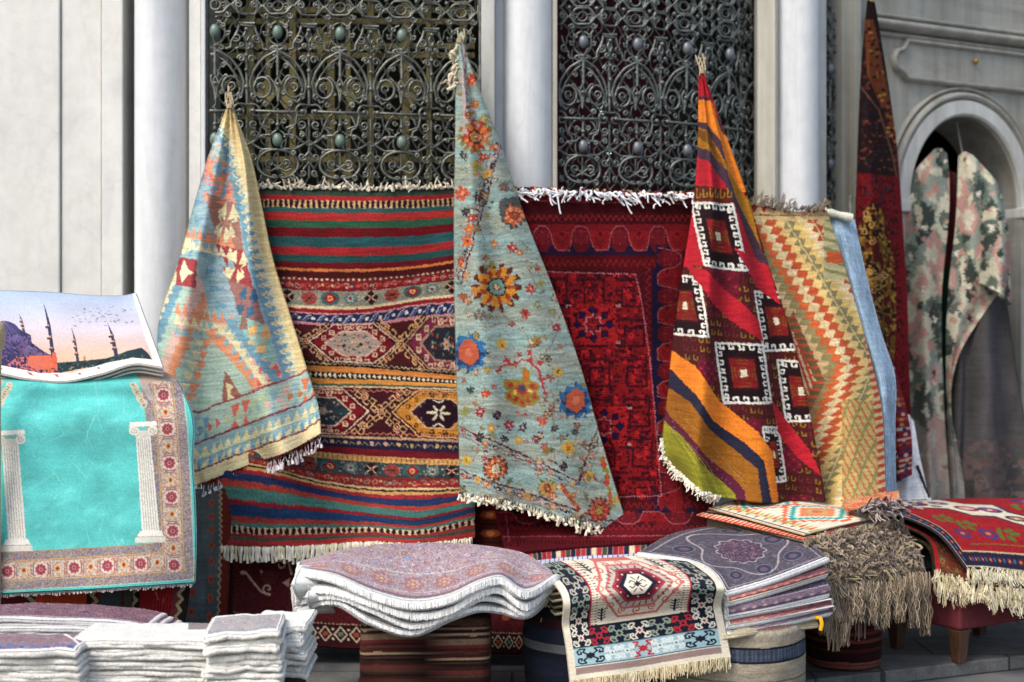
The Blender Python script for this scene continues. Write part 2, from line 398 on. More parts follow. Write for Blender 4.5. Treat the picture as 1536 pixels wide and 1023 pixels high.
simple('granite', (.09, .095, .10), (.22, .225, .23), 5, .8, bdist=.006)
def paving():
    m, nt, b = nm('paving'); v = coords(nt, (1, 1, 1)); br = N(nt, 'ShaderNodeTexBrick', Scale=1.0); br.inputs['Color1'].default_value = (.17, .172, .175, 1); br.inputs['Color2'].default_value = (.125, .128, .132, 1); br.inputs['Mortar'].default_value = (.04, .04, .038, 1)
    br.inputs['Mortar Size'].default_value = .006; br.inputs['Brick Width'].default_value = .62; br.inputs['Row Height'].default_value = .33; nt.links.new(v, br.inputs['Vector'])
    n = N(nt, 'ShaderNodeTexNoise', Scale=7.0, Detail=8.0, Roughness=.7); nt.links.new(v, n.inputs['Vector']); r = ramp(nt, n.outputs[0], [(.3, (.5, .49, .47)), (.65, (1.15, 1.15, 1.15))])
    n2 = N(nt, 'ShaderNodeTexNoise', Scale=90.0, Detail=3.0); nt.links.new(v, n2.inputs['Vector']); r2 = ramp(nt, n2.outputs[0], [(.4, (.8, .8, .8)), (.6, (1.1, 1.1, 1.1))])
    c = mixc(nt, mixc(nt, br.outputs[0], r.outputs[0], 1.0), r2.outputs[0], .8); nt.links.new(c, b.inputs['Base Color']); b.inputs['Roughness'].default_value = .75; bump(nt, b, n2.outputs[0], .4, .003)
paving()
simple('asphalt', (.09, .09, .095), (.17, .17, .175), 3, .85, bdist=.01)
simple('rope', (.34, .26, .15), (.6, .5, .34), 120, .9)
m, nt, b = nm('lamp_glass'); b.inputs['Emission Color'].default_value = (.5, 1, .9, 1); b.inputs['Emission Strength'].default_value = 3.0
# ================================================================== SETTING
def PX(px, D): return ((px-768)*D/F, D)
gm = MB(); gm.box(-90, 90, -60, 90, -.36, -.06); g = gm.build('ground', M['asphalt']); g['kind'] = 'structure'
edge = [(-6, 5.2), (-1.2, 5.25), (.2, 5.45), PX(1218, 5.8), PX(1536, 6.24), PX(1900, 6.85), (6, 8.4), (6, 12), (-6, 12)]
pm = MB(); pm.prism(edge, -.058, 0); p = pm.build('pavement', M['paving'], bevel=.006); p['kind'] = 'structure'

building = tag(empty('stone_building'), 'pale marble building front with round columns, scrollwork window grilles and an arched doorway', 'building')
TOP = 3.9
def wall_box(px0, px1, D, D2, z0=0, z1=TOP, mat='marble_wall', name='wall_panel', bev=.006):
    a = PX(px0, D)[0]; b_ = PX(px1, D)[0]; mb = MB(); mb.box(a, b_, D, D2, z0, z1); return mb.build(name, M[mat], building, bevel=bev)
# left flat wall: three slabs with open joints
wall_box(-420, -60, 6.72, 7.3); wall_box(-58, 89, 6.72, 7.3); wall_box(92, 152, 6.735, 7.3); wall_box(152.4, 184, 6.70, 7.3)
mb = MB(); mb.box(PX(-420, 6.8)[0], PX(320, 6.8)[0], 7.0, 7.35, 0, TOP); mb.build('recess_wall', M['interior_dark'], building)

def column(px, D, r):
    x = PX(px, D)[0]; mb = MB()
    prof = [(r*1.35, 0), (r*1.35, .08), (r*1.25, .1), (r*1.28, .14), (r*1.18, .17), (r*1.05, .2), (r, .23)]+[(r, .23+i*.4) for i in range(1, 9)]
    mb.lathe(x, D+r, prof, 64); return mb.build('column', M['marble_column'], building, smooth=True)
column(232, 6.56, .122); column(793, 6.60, .119); column(1203, 7.05, .109)

class Path:
    def __init__(s, pts):
        p = np.array(pts, float); t = np.linspace(0, 1, len(p)); q = hermite(t, p, np.linspace(0, 1, 200)); s.q = q
        s.L = np.r_[0, np.cumsum(np.hypot(*np.diff(q, axis=0).T))]; s.len = s.L[-1]
        T = np.gradient(q, axis=0); T /= np.linalg.norm(T, axis=1, keepdims=True); s.T = T
    def __call__(s, d, out=0):
        x = np.interp(d, s.L, s.q[:, 0]); y = np.interp(d, s.L, s.q[:, 1]); tx = np.interp(d, s.L, s.T[:, 0]); ty = np.interp(d, s.L, s.T[:, 1])
        ex = np.where(np.asarray(d) < 0, d, np.where(np.asarray(d) > s.len, np.asarray(d)-s.len, 0)); x = x+tx*ex; y = y+ty*ex
        return x+ty*out, y-tx*out      # out = towards the street
G1 = Path([PX(315, 6.50), PX(520, 6.56), PX(718, 6.68)])
G2 = Path([PX(838, 6.72), PX(930, 6.77), PX(1010, 6.86), PX(1080, 7.0), PX(1135, 7.22)])
G3 = Path([PX(1236, 7.35), PX(1252, 7.6), PX(1268, 7.95)])

def bar_cell():
    """open ironwork cell, crop units (x from the cell centre, y down), period 305, rows from y 30 to 890"""
    L = []
    def arc(cx, cy, rx, ry, a0, a1, n=14): return [(cx+rx*cos(radians(a0+(a1-a0)*i/n)), cy+ry*sin(radians(a0+(a1-a0)*i/n))) for i in range(n+1)]
    for s in (-1, 1):
        def m(P): return [(s*x, y) for x, y in P]
        # horseshoe arches crossing at the crown
        L.append((m([(30, 262), (-20, 285), (-75, 315), (-118, 370), (-138, 430), (-130, 485), (-95, 530)]), 8))
        L.append((m([(45, 290), (0, 296), (-50, 330), (-95, 390), (-118, 450)]), 6))
        L.append((m(arc(-78, 455, 44, 52, -60, 300)), 7))
        L.append((m([(-130, 485), (-95, 530), (-62, 500)]), 6))
        # fleur in the middle
        L.append((m([(0, 520), (-6, 470), (-20, 430), (-48, 395), (-60, 400)]), 6)); L.append((m([(0, 400), (-14, 430), (0, 470)]), 6))
        # C scroll ends of the tie bar
        L.append((m([(-112, 572), (-135, 560), (-140, 575), (-125, 595), (-95, 592), (-88, 560), (-110, 535), (-150, 540)]), 7))
        # brackets below the tie
        L.append((m([(-30, 575), (-60, 600), (-82, 650), (-60, 660), (-52, 690), (-30, 700)]), 6)); L.append((m([(-95, 590), (-85, 640), (-40, 655)]), 6))
        # wavy interlace
        L.append((m([(-35, 690), (-80, 690), (-115, 720), (-152.5, 740), (-152.5, 742)]), 7)); L.append((m([(-30, 760), (-80, 762), (-115, 742), (-152.5, 715)]), 7))
        # lower rings with leaf
        L.append((m(arc(-8, 835, 92, 70, 95, 275)), 8)); L.append((m([(0, 900), (0, 850), (-30, 828), (-60, 835)]), 6)); L.append((m([(0, 850), (-40, 870), (-66, 858)]), 6))
        # bells between the cells
        L.append((m([(-112, 138), (-152.5, 138)]), 8)); L.append((m([(-115, 150), (-108, 180), (-75, 240), (-78, 262), (-50, 270)]), 7))
        L.append((m([(-120, 150), (-152, 152)]), 6)); L.append((m([(-152.5, 170), (-138, 200), (-152.5, 230)]), 6)); L.append((m([(-100, 268), (-130, 250), (-152, 270)]), 6))
        # collar round the boss
        L.append((m(arc(0, 185, 48, 58, 100, 260)), 6)); L.append((m([(0, 110), (-40, 100), (-60, 120), (-45, 140)]), 6)); L.append((m([(-48, 185), (-72, 180), (-66, 200), (-48, 195)]), 5))
        L.append((m([(0, 245), (-30, 250), (-45, 262), (-20, 275)]), 6))
        # close secondary scrolls filling the gaps
        def sp(cx, cy, r, a0, d=1, tn=1.25): return m([(cx+r*(1-.7*i/14)*cos(radians(a0)+d*tn*2*pi*i/14), cy+r*(1-.7*i/14)*sin(radians(a0)+d*tn*2*pi*i/14)) for i in range(15)])
        for q in ((-78, 452, 24, 90, 1), (-128, 318, 20, 0, -1), (-40, 350, 15, 180, 1), (-105, 215, 22, 40, 1), (-40, 150, 12, 0, 1), (-60, 100, 17, 200, -1), (-118, 500, 15, 90, 1), (-60, 540, 15, 0, -1), (-118, 640, 22, 60, 1), (-70, 700, 12, 180, 1), (-118, 690, 15, 300, -1),
                  (-40, 830, 24, 90, 1), (-120, 800, 20, 150, -1), (-124, 880, 18, 30, 1), (-30, 620, 14, 0, 1), (-80, 780, 13, 90, -1), (-30, 480, 11, 0, 1), (-132, 250, 13, 90, -1), (-20, 900, 14, 0, -1), (-70, 900, 16, 90, 1)): L.append((sp(*q), 5.5))
        for y in (-130, -40, 50): L.append((sp(-38, y, 18, 90, 1), 5)); L.append((sp(-114, y, 18, 270, -1), 5))
        L.append((m(arc(0, 718, 40, 52, 100, 260)), 5))
        # knotwork lattice above
        for k, y in enumerate((-150, -60, 30)):
            L.append((m([(0, y+62), (-38, y+62), (-76, y+14), (-114, y+62), (-152.5, y+62)]), 7)); L.append((m([(0, y-20), (-38, y-20), (-76, y+30), (-114, y-20), (-152.5, y-20)]), 7))
            L.append((m([(-38, y+62), (-56, y+20), (-38, y-20)]), 6)); L.append((m([(-114, y+62), (-98, y+20), (-114, y-20)]), 6)); L.append((m(arc(0, y+20, 26, 24, 90, 270)), 6))
    L.append(([(-112, 572), (0, 578), (112, 572)], 8)); L.append(([(0, 262), (0, 400)], 8)); L.append(([(0, 560), (0, 640), (0, 665)], 7)); L.append(([(-152.5, 150), (-152.5, 540)], 9))
    L.append(([(-152.5, 600), (-152.5, 900)], 7)); L.append(([(0, 770), (0, 905)], 6)); L.append(([(-175, 800), (-152.5, 770), (-130, 800)], 6)); L.append(([(-180, 860), (-152.5, 820), (-125, 860)], 6))
    return L
CELL = bar_cell(); K = 6.6/F/3.34
def build_grille(path, phase, mat, bossmat, sx=1.0, ncell=None, thick=.008):
    gr = empty('window_grille'); gr.parent = building
    P = []; R = []; per = 305*K*sx; n = int(path.len/per)+3; bosses = []; knots = []
    for i in range(-1, n):
        sc = phase+i*per
        for row, dy in enumerate((0, 930, 1860)):
            for pts, w in CELL:
                if row and max(y for _, y in pts) < 90: continue
                q = np.array(pts, float); a = along(np.c_[q, np.zeros(len(q))], 14)
                s_ = sc+a[:, 0]*K*sx; z = EYE+512*6.6/F-(a[:, 1]+dy)*K
                if s_.mean() < .004 or s_.mean() > path.len-.004 or z.min() < .62: continue
                s_ = np.clip(s_, .004, path.len-.004); out = .012*np.sin(a[:, 0]/305*2*pi+w)+(w % 3)*.004
                x, y = path(s_, out); P.append(np.c_[x, y, z]); R.append(w*K*.92)
            for by in (185, 718):
                if 0.02 < sc < path.len-.02: bosses.append((sc, EYE+512*6.6/F-(by+dy)*K))
            for (bx, by) in ((-152.5, 172), (-152.5, 300), (-152.5, 372), (0, 330), (0, 440), (-120, 572), (120, 572), (0, 640), (-76, 10), (76, 10), (-152.5, 455), (0, 255)):
                s2 = sc+bx*K*sx
                if .02 < s2 < path.len-.02: knots.append((s2, EYE+512*6.6/F-(by+dy)*K))
    # open diamond lattice of thinner rods at the back of the ironwork
    Bk = []; st_ = per/4
    for k in range(-60, int(path.len/st_)+4):
        for sg in (1, -1):
            z = np.linspace(.62, 3.3, 80); s_ = k*st_+sg*(z-.62)*.62+(0 if sg > 0 else 1.7)+.008*np.sin(z*95); ok = (s_ > .004) & (s_ < path.len-.004)
            if ok.sum() < 3: continue
            z0_, z1_ = z[ok][0], z[ok][-1]; z = np.linspace(z0_, z1_, 60); s_ = k*st_+sg*(z-.62)*.62+(0 if sg > 0 else 1.7)+.008*np.sin(z*95); x, y = path(np.clip(s_, .004, path.len-.004), -.03); Bk.append(np.c_[x, y, z])
    tubes('rear_lattice', np.array(Bk), .0042, np.array([.5, .5, .5]), mat, sides=4, parent=gr)
    bars = tubes('bars', np.array(P), np.array(R)[:, None], np.array([.5, .5, .5]), mat, sides=6, parent=gr)
    def ball(rx, rz, ry=None, n=10):
        V = []; Fc = []
        for j in range(n//2+1):
            a = pi*j/(n//2)
            for i in range(n): V.append((rx*sin(a)*cos(2*pi*i/n), (ry or rx)*sin(a)*sin(2*pi*i/n), rz*cos(a)))
        for j in range(n//2):
            for i in range(n): Fc.append((j*n+i, j*n+(i+1) % n, (j+1)*n+(i+1) % n, (j+1)*n+i))
        return V, Fc
    kb = MB(); V, Fc = ball(.011, .010)
    for s_, z in knots:
        if z < .62: continue
        x, y = path(s_, .014); kb.add([(x+a, y+b_, z+c) for a, b_, c in V], Fc)
    kb = kb.build('collar', mat, gr, smooth=True); kb['kind'] = 'stuff'
    V, Fc = ball(.024, .032, .018, 16); first = None
    for s_, z in bosses:
        if z < 1.85: continue
        x, y = path(s_, .026); mb = MB(); mb.add([(a, b_, c) for a, b_, c in V], Fc)
        if first is None: first = mb.build('boss', bossmat, gr, smooth=True); o = first
        else: o = first.copy(); COL.objects.link(o)
        o.location = (x, y, z)
    return gr
build_grille(G1, .025, M['iron'], M['verdigris'])
build_grille(G2, .115, M['iron_dark'], M['blue_iron'], sx=.93)
build_grille(G3, .05, M['iron_dark'], M['blue_iron'], sx=.93)
# dado below the grilles and sills
def curved_wall(path, s0, s1, z0, z1, t, out, name, mat, n=20):
    s_ = np.linspace(s0, s1, n); xo, yo = path(s_, out); xi, yi = path(s_, out-t); mb = MB()
    V = [(xo[i], yo[i], z) for i in range(n) for z in (z0, z1)]+[(xi[i], yi[i], z) for i in range(n) for z in (z0, z1)]
    Fc = []
    for i in range(n-1):
        a = 2*i; b_ = 2*(i+1); c = 2*n
        Fc += [(a, b_, b_+1, a+1), (c+a, c+a+1, c+b_+1, c+b_), (a+1, b_+1, c+b_+1, c+a+1), (a, c+a, c+b_, b_)]
    Fc += [(0, 1, 2*n+1, 2*n), (2*n-2, 4*n-2, 4*n-1, 2*n-1)]
    mb.add(V, Fc); return mb.build(name, mat, building)
for pth in (G1, G2, G3):
    curved_wall(pth, 0, pth.len, 0, .56, .25, .02, 'dado', M['marble_cream']); curved_wall(pth, 0, pth.len, .563, .61, .3, .05, 'sill', M['marble_frame'])
    curved_wall(pth, 0, pth.len, 3.3, TOP, .25, .02, 'lintel', M['marble_frame'])
# window jambs: stepped mouldings
def jamb(px0, px1, D, mat, dep=.35, name='jamb'):
    mb = MB(); a = PX(px0, D)[0]; b_ = PX(px1, D)[0]; mb.box(a, b_, D, D+dep, 0, TOP); return mb.build(name, M[mat], building, bevel=.004)
jamb(272, 283, 6.70, 'marble_frame'); jamb(283.6, 301, 6.60, 'marble_wall'); jamb(301.5, 308, 6.56, 'marble_column'); jamb(308.3, 313, 6.60, 'iron_dark', .02)
jamb(718, 722, 6.66, 'iron_dark', .02); jamb(722, 742, 6.58, 'marble_frame'); jamb(742.4, 760, 6.72, 'marble_column'); jamb(822, 832, 6.75, 'marble_column'); jamb(829, 836, 6.66, 'marble_cream')
def obox(p0, p1, dep, mat, z1=TOP, name='jamb', bev=.004):
    """upright slab from plan point p0 to p1, going dep behind"""
    p0 = np.array(p0); p1 = np.array(p1); d = (p1-p0)/np.linalg.norm(p1-p0); nn = np.array([-d[1], d[0]])*dep
    mb = MB(); mb.prism([tuple(p0), tuple(p1), tuple(p1+nn), tuple(p0+nn)], 0, z1); return mb.build(name, M[mat], building, bevel=bev)
obox(PX(1136, 7.10), PX(1163, 7.06), .3, 'marble_cream'); obox(PX(1131, 7.17), PX(1136, 7.10), .1, 'marble_cream')
obox(PX(1160, 7.26), PX(1240, 7.34), .2, 'marble_frame')
obox(PX(1264, 7.50), PX(1282, 7.56), .6, 'marble_cream'); obox(PX(1282, 7.50), PX(1292, 7.52), .3, 'marble_cream')
# rooms behind the grilles
def room(path, out, mat, name='room_wall'): return curved_wall(path, -.12, path.len+.12, 0, TOP, .1, out, name, mat)
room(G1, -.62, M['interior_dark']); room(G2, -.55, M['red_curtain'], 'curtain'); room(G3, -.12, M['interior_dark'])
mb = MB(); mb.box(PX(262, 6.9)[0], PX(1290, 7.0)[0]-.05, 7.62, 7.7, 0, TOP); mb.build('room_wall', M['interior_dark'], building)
mb = MB(); mb.box(PX(-420, 6.8)[0], PX(1150, 7)[0], 6.74, 8.2, TOP+.003, TOP+.4); mb.box(PX(1150, 7)[0]+.003, 2.1, 7.2, 9.5, TOP+.003, TOP+.4); mb.build('top_cap', M['marble_wall'], building)  # unseen cap over the rooms, added to keep sky light from leaking in
# ochre shutters standing behind the first grille
sh = MB()
for k, px in enumerate((372, 400, 436, 492, 520, 552, 604, 640, 690)):
    x = PX(px, 6.9)[0]; w = (.035, .022, .03)[k % 3]
    sh.box(x, x+w, 6.86+.01*(k % 2), 6.89+.01*(k % 2), 1.0, 3.6)
for py in (-40, 16, 33, 70, 84, 128, 176, 240, 300): z = EYE+(512-py)*6.9/F; sh.box(PX(322, 6.9)[0], PX(712, 6.9)[0], 6.893, 6.91, z-.012, z+.014)
sh.build('shutter_frame', M['ochre_wood'], building)
for (px, py) in ((400, 140), (430, 145), (527, 138), (617, 138), (520, 250), (610, 255), (430, 255), (560, 65), (480, 62)):
    x, y = PX(px, 6.84); z = EYE+(512-py)*6.84/F; q = MB(); q.add([(x-.05, y, z), (x, y-.012, z-.07), (x+.05, y, z), (x, y-.012, z+.07), (x, y+.02, z)], [(0, 1, 4), (1, 2, 4), (2, 3, 4), (3, 0, 4), (0, 3, 2, 1)])
    q.build('carved_diamond', M['ochre_wood'], building)
for (px, py, h) in ((914, 226, 6), (903, 169, 2)):
    x, y = PX(px, 7.12); z = EYE+(512-py)*7.12/F; q = MB(); q.lathe(x, y, [(.001, z-h*.0036), (.008, z-h*.003), (.009, z+h*.003), (.001, z+h*.0036)], 10); q.build('lamp', M['lamp_glass'], building, smooth=True)

# ------------------------------------------------------------------ receding doorway wall
A27 = radians(27); P0 = np.array([1.895, 7.6]); DD = np.array([cos(A27), sin(A27)]); NN = np.array([DD[1], -DD[0]])
def DW(s_, z, out=0): q = P0+DD*s_+NN*out; return (q[0], q[1], z)
def d_s(px): k = (px-768)/F; return (k*P0[1]-P0[0])/(DD[0]-k*DD[1])
def d_z(px, py): s_ = d_s(px); return EYE+(512-py)*(P0[1]+s_*DD[1])/F
S0, S1 = d_s(1360), d_s(1525); SC = (S0+S1)/2; RX = (S1-S0)/2; ZS = d_z(1440, 308); ZA = d_z(1442, 176); RZ = ZA-ZS; DEP = .34
mb = MB(); n = 40; SR = 4.2
def zarch(s_): return ZS+RZ*math.sqrt(max(0, 1-((s_-SC)/RX)**2))
mb.box(-.14, S0, -DEP, 0, 0, TOP, fr=lambda a, b_, c: DW(a, c, b_)); mb.box(S1, SR, -DEP, 0, 0, TOP, fr=lambda a, b_, c: DW(a, c, b_))
ss = [SC-RX*cos(pi*i/n) for i in range(n+1)]
for i in range(n):
    a, b_ = ss[i], ss[i+1]; za, zb = zarch(a), zarch(b_)
    mb.add([DW(a, za), DW(b_, zb), DW(b_, TOP), DW(a, TOP), DW(a, za, -DEP), DW(b_, zb, -DEP), DW(b_, TOP, -DEP), DW(a, TOP, -DEP)],
           [(0, 1, 2, 3), (5, 4, 7, 6), (0, 4, 5, 1), (3, 2, 6, 7)])
mb.build('doorway_wall', M['marble_door'], building)
# archivolt mouldings
def arch_path(grow, n=60, drop=0):
    pts = [(SC-(RX+grow)*cos(pi*i/n), ZS+(RZ+grow)*sin(pi*i/n)) for i in range(n+1)]; return pts
def mould(pts, prof, name, mat='marble_door', smooth=True):
    path = [DW(a, z, 0) for a, z in pts]; V, Q = sweep(path, prof, up=(NN[0], NN[1], 0))
    me = mesh_np(name, V, Q, None, smooth); return link(name, me, M[mat], building)
def rprof(w, h, n=8): return [(-w*cos(pi*i/n), h*sin(pi*i/n)) for i in range(n+1)]+[(w, -.02), (-w, -.02)]
mould(arch_path(.045), [(-.045, -.01), (-.045, .03), (-.038, .042), (.03, .042), (.042, .03), (.042, -.01)], 'archivolt', 'marble_frame', False)
mould(arch_path(.115), rprof(.022, .05), 'archivolt_bead'); mould(arch_path(.155), rprof(.012, .03), 'archivolt_bead')
for (a0, a1) in ((S0-.17, S0+.004), (S1-.004, S1+.17)):
    mb = MB(); mb.box(a0, a1, -DEP+.02, .06, ZS-.06, ZS, fr=lambda a, b_, c: DW(a, c, b_)); mb.build('impost', M['marble_frame'], building, bevel=.008)
mb = MB(); mb.box(S1+.003, S1+.13, .0, .035, 0, ZS-.063, fr=lambda a, b_, c: DW(a, c, b_)); mb.box(S0-.13, S0-.003, .0, .035, 0, ZS-.063, fr=lambda a, b_, c: DW(a, c, b_)); mb.build('door_jamb', M['marble_door'], building, bevel=.006)
def lineh(px, py): return d_z(px, py)
for px, py, w, h in ((1310, 22, .012, .03), (1310, 36, .03, .075), (1310, 50, .014, .03)):
    z = lineh(px, py); mould([(d_s(1302), z), (SR, z)], rprof(w, h), 'moulding')
# raised panel with a pointed, notched end
zt, zb = lineh(1350, 62), lineh(1350, 118); zm = (zt+zb)/2
pp = [(SR-.3, zb), (d_s(1356), zb), (d_s(1349), zb+.035), (d_s(1341), zb+.05), (d_s(1336), zm), (d_s(1341), zm+.04), (d_s(1350), zt-.05), (d_s(1356), zt), (SR-.3, zt)]
mb = MB(); m_ = len(pp); mb.add([DW(a, z, .018) for a, z in pp]+[DW(a, z, -.01) for a, z in pp], [tuple(range(m_))]+[(i, (i+1) % m_, m_+(i+1) % m_, m_+i) for i in range(m_)])
mb.build('raised_panel', M['marble_door'], building); mould(pp[:2]+pp[2:], rprof(.016, .045), 'panel_moulding')
sx_, sz_ = d_s(1457), d_z(1457, 94); mb = MB(); x, y, z = DW(sx_, sz_, .03); mb.lathe(0, 0, [(0.001, 0), (.016, 0), (.016, .01), (.008, .018), (.001, .02)], 14)
o = mb.build('brass_stud', M['brass'], building, smooth=True); o.location = (x, y, z); o.rotation_euler = (radians(90), 0, A27)
# dark room past the doorway, plank door leaf pushed back
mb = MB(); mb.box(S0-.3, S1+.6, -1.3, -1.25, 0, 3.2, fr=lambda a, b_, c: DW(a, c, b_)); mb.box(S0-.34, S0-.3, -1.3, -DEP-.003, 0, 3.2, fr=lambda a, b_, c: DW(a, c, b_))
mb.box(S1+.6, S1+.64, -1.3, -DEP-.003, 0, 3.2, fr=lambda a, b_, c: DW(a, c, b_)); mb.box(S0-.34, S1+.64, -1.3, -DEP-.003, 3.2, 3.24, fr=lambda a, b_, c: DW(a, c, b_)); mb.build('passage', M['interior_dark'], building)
# ================================================================== HANGING RUGS
def xin(ctrl): return ctrl
# ---- striped banded rug behind the first grille ---------------------------------
def cartoon_striped():
    X0 = 295; c = Canvas(X0, 280, 725, 822, 2.2, '#5a1620')
    b = [(280, 284, '#d8cdb4'), (284, 289, '#26332a'), (289, 295, '#33453a'), (295, 301, '#9c1f26'), (301, 312, '#2b1a1c'), (312, 319, '#2f5a5c'), (319, 330, '#ad2a28'), (330, 341, '#2f5a44'), (341, 355, '#700f1a'), (355, 370, '#2a595e'),
         (370, 383, '#a8262a'), (383, 394, '#285252'), (394, 403, '#6c0f1a'), (403, 407, '#d07a3c'), (407, 417, '#481418'), (417, 421, '#63282a'), (421, 436, '#7a1c24'), (436, 459, '#8c8a78'), (459, 463, '#e0c49a'), (463, 469, '#8c1a26'),
         (469, 471, '#d08a8a'), (471, 484, '#222c50'), (484, 545, '#4a1a1e'), (545, 552, '#201a1e'), (552, 561, '#d0803a'), (561, 571, '#1c1820'), (571, 579, '#d08a3a'), (579, 582, '#3a5a4c'), (582, 585, '#d8b890'), (585, 658, '#401620'),
         (658, 661, '#c09a78'), (661, 676, '#20203a'), (676, 686, '#701420'), (686, 695, '#d2a060'), (695, 717, '#3c4448'), (717, 733, '#902a28'), (733, 736, '#e0c08c'), (736, 739, '#30161c'), (739, 743, '#d8a468'), (743, 748, '#a0242c'), (748, 757, '#25365f'),
         (757, 763, '#b03c30'), (763, 773, '#4c8078'), (773, 777, '#98202c'), (777, 786, '#22406a'), (786, 791, '#a83a30'), (791, 795, '#4a7c72'), (795, 802, '#2a1518'), (802, 806, '#9c2a2c'), (806, 810, '#35544a'), (810, 822, '#b03030')]
    for y0, y1, col in b: c.rect(X0, y0, 725, y1, col)
    for i in range(54):
        x = X0+i*8; c.disk(x+4, 306.5, 1.6, 5.5, '#cfa878'); c.rect(x+1.5, 301, x+6.5, 302.4, '#cfa878'); c.rect(x+1.5, 310.6, x+6.5, 312, '#cfa878')
        c.disk(x+4, 419, 2, 1.5, '#d8b890')
        x = X0+i*7.4
        c.rect(x, 562.5, x+2.2, 569.5, '#e8d8b8'); c.disk(x, 566, 2.6, 1.5, '#e8d8b8')
        x = X0+i*9.4; c.disk(x, 798.5, 1.8, 3.4, '#e0c09c'); c.rect(x-3, 795, x+3, 796, '#e0c09c'); c.rect(x-3, 801, x+3, 802, '#e0c09c'); c.disk(x+4.7, 798.5, 2.6, 2.6, '#30141a')
    g = random.Random(4)
    for i in range(30):      # vine band, upper and lower
        for yy in (428.5, 725):
            x = X0+8+i*14.5; c.scroll(x, yy, 5, g.choice(['#c87a6a', '#c8a890', '#b0483c', '#8a9a88']), 1.3, 1.0, g.random()*6); c.disk(x+7, yy+g.uniform(-3, 3), 2, 2, g.choice(['#c04a38', '#d8b080', '#7aa09a']))
            c.disk(x+2, yy, 1.8, 1.8, '#d0503c')
    for i in range(16):      # rosette band, upper and lower
        for yy, bg_ in ((447, '#8c8a78'), (706, '#39424a')):
            x = X0+14+i*31; k = i % 4
            for j in range(22): c.disk(x+g.uniform(-15, 15), yy+g.uniform(-10, 9), 1.2, 1.2, g.choice(['#b0b09c', '#6a7a74', '#a87a6a', '#5c6e68', '#cbb79a']))
            if k == 0: c.star(x, yy, 11, '#2c1a1c', 4, .8); c.line([(x-7, yy-5), (x+7, yy+5)], 1.6, '#d8b8a0'); c.line([(x+7, yy-5), (x-7, yy+5)], 1.6, '#d8b8a0'); c.disk(x, yy, 2, 2, '#c04030')
            elif k == 1: c.disk(x, yy, 12, 10, '#9c4238', n=8); c.line([(x-8, yy), (x+8, yy)], 1.4, '#30252c'); c.line([(x-6, yy-6), (x+6, yy+6)], 1.4, '#30252c'); c.line([(x+6, yy-6), (x-6, yy+6)], 1.4, '#30252c')
            elif k == 2: c.disk(x, yy, 15, 11, '#2c6262', n=8); c.poly([(x-12, yy), (x, yy-9), (x+12, yy), (x, yy+9)], '#8c1c24'); c.disk(x, yy, 4.5, 4.5, '#d89a6a', n=8); c.disk(x, yy, 2, 2, '#a03028')
            else: c.disk(x, yy, 11, 9, '#5c7470', n=8); c.star(x, yy, 8, '#a8aea0', 8, .5); c.disk(x, yy, 2.4, 2.4, '#7a2a2a')
    for i in range(22):      # navy bands
        x = X0+i*20; c.line([(x, 482), (x+7, 474), (x+12, 473)], 1.6, '#b9b4c4'); c.line([(x+4, 483), (x+10, 476)], 1.2, '#7a86b0'); c.disk(x+15, 478, 2.6, 2.6, '#e6dccb')
        c.disk(x+3, 668, 3.1, 3.1, g.choice(['#d8b078', '#c89888', '#c8a060'])); c.line([(x+8, 671), (x+12, 666), (x+17, 670)], 1.4, '#8a7a60')
    # band of hooked medallions, upper
    def lattice(xc, yc, hw, hh, cols):
        c.line([(xc-hw, yc-hh), (xc+hw, yc+hh)], 6, '#2c1418'); c.line([(xc+hw, yc-hh), (xc-hw, yc+hh)], 6, '#2c1418')
        for s in (-1, 1):
            c.latch((xc-hw*s, yc-hh), (xc+hw*s, yc+hh), 7, 6.5, cols[0], 1.6, 1); c.latch((xc+hw*s, yc+hh), (xc-hw*s, yc-hh), 7, 6.5, cols[1], 1.6, 1)
        for q in (-.62, 0, .62):
            for s in (-1, 1):
                x, y = xc+hw*q, yc+hh*q*s; c.poly([(x-6, y), (x, y-6), (x+6, y), (x, y+6)], cols[0]); c.poly([(x-4, y), (x, y-4), (x+4, y), (x, y+4)], '#7c1c24'); c.disk(x, y, 1.5, 1.5, cols[0], n=6)
    def med(xc, yc, hw, hh, fill, edgec, inner, hook, core):
        hexa = lambda k, kk: [(xc-hw*k, yc), (xc-hw*k*.45, yc-hh*kk), (xc+hw*k*.45, yc-hh*kk), (xc+hw*k, yc), (xc+hw*k*.45, yc+hh*kk), (xc-hw*k*.45, yc+hh*kk)]
        c.poly(hexa(1, 1), '#241418'); c.line(hexa(1, 1), 2, edgec, True); c.poly(hexa(.93, .93), fill); c.poly(hexa(.66, .66), edgec); c.poly(hexa(.6, .6), inner)
        H = hexa(.80, .80)
        for i in range(6):
            a, b_ = np.array(H[i]), np.array(H[(i+1) % 6])
            for q in (.3, .7):
                p = a*(1-q)+b_*q; c.rect(p[0]-3.6, p[1]-3.6, p[0]+3.6, p[1]+3.6, hook); c.rect(p[0]-2, p[1]-2, p[0]+2, p[1]+2, fill); c.disk(p[0], p[1], .9, .9, hook, n=5)
        c.latch((xc-hw*.42, yc-hh*.97), (xc+hw*.42, yc-hh*.97), 6, 5, hook, 1.3, 1, False); c.latch((xc+hw*.42, yc+hh*.97), (xc-hw*.42, yc+hh*.97), 6, 5, hook, 1.3, 1, False)
        for j in range(46): c.disk(xc+g.uniform(-.42, .42)*hw, yc+g.uniform(-.5, .5)*hh, 1.8, 1.5, g.choice(['#7a8a80', '#5a2a2c', '#a03a30', '#c89a80', '#48605c', '#30262c']))
        core(xc, yc)
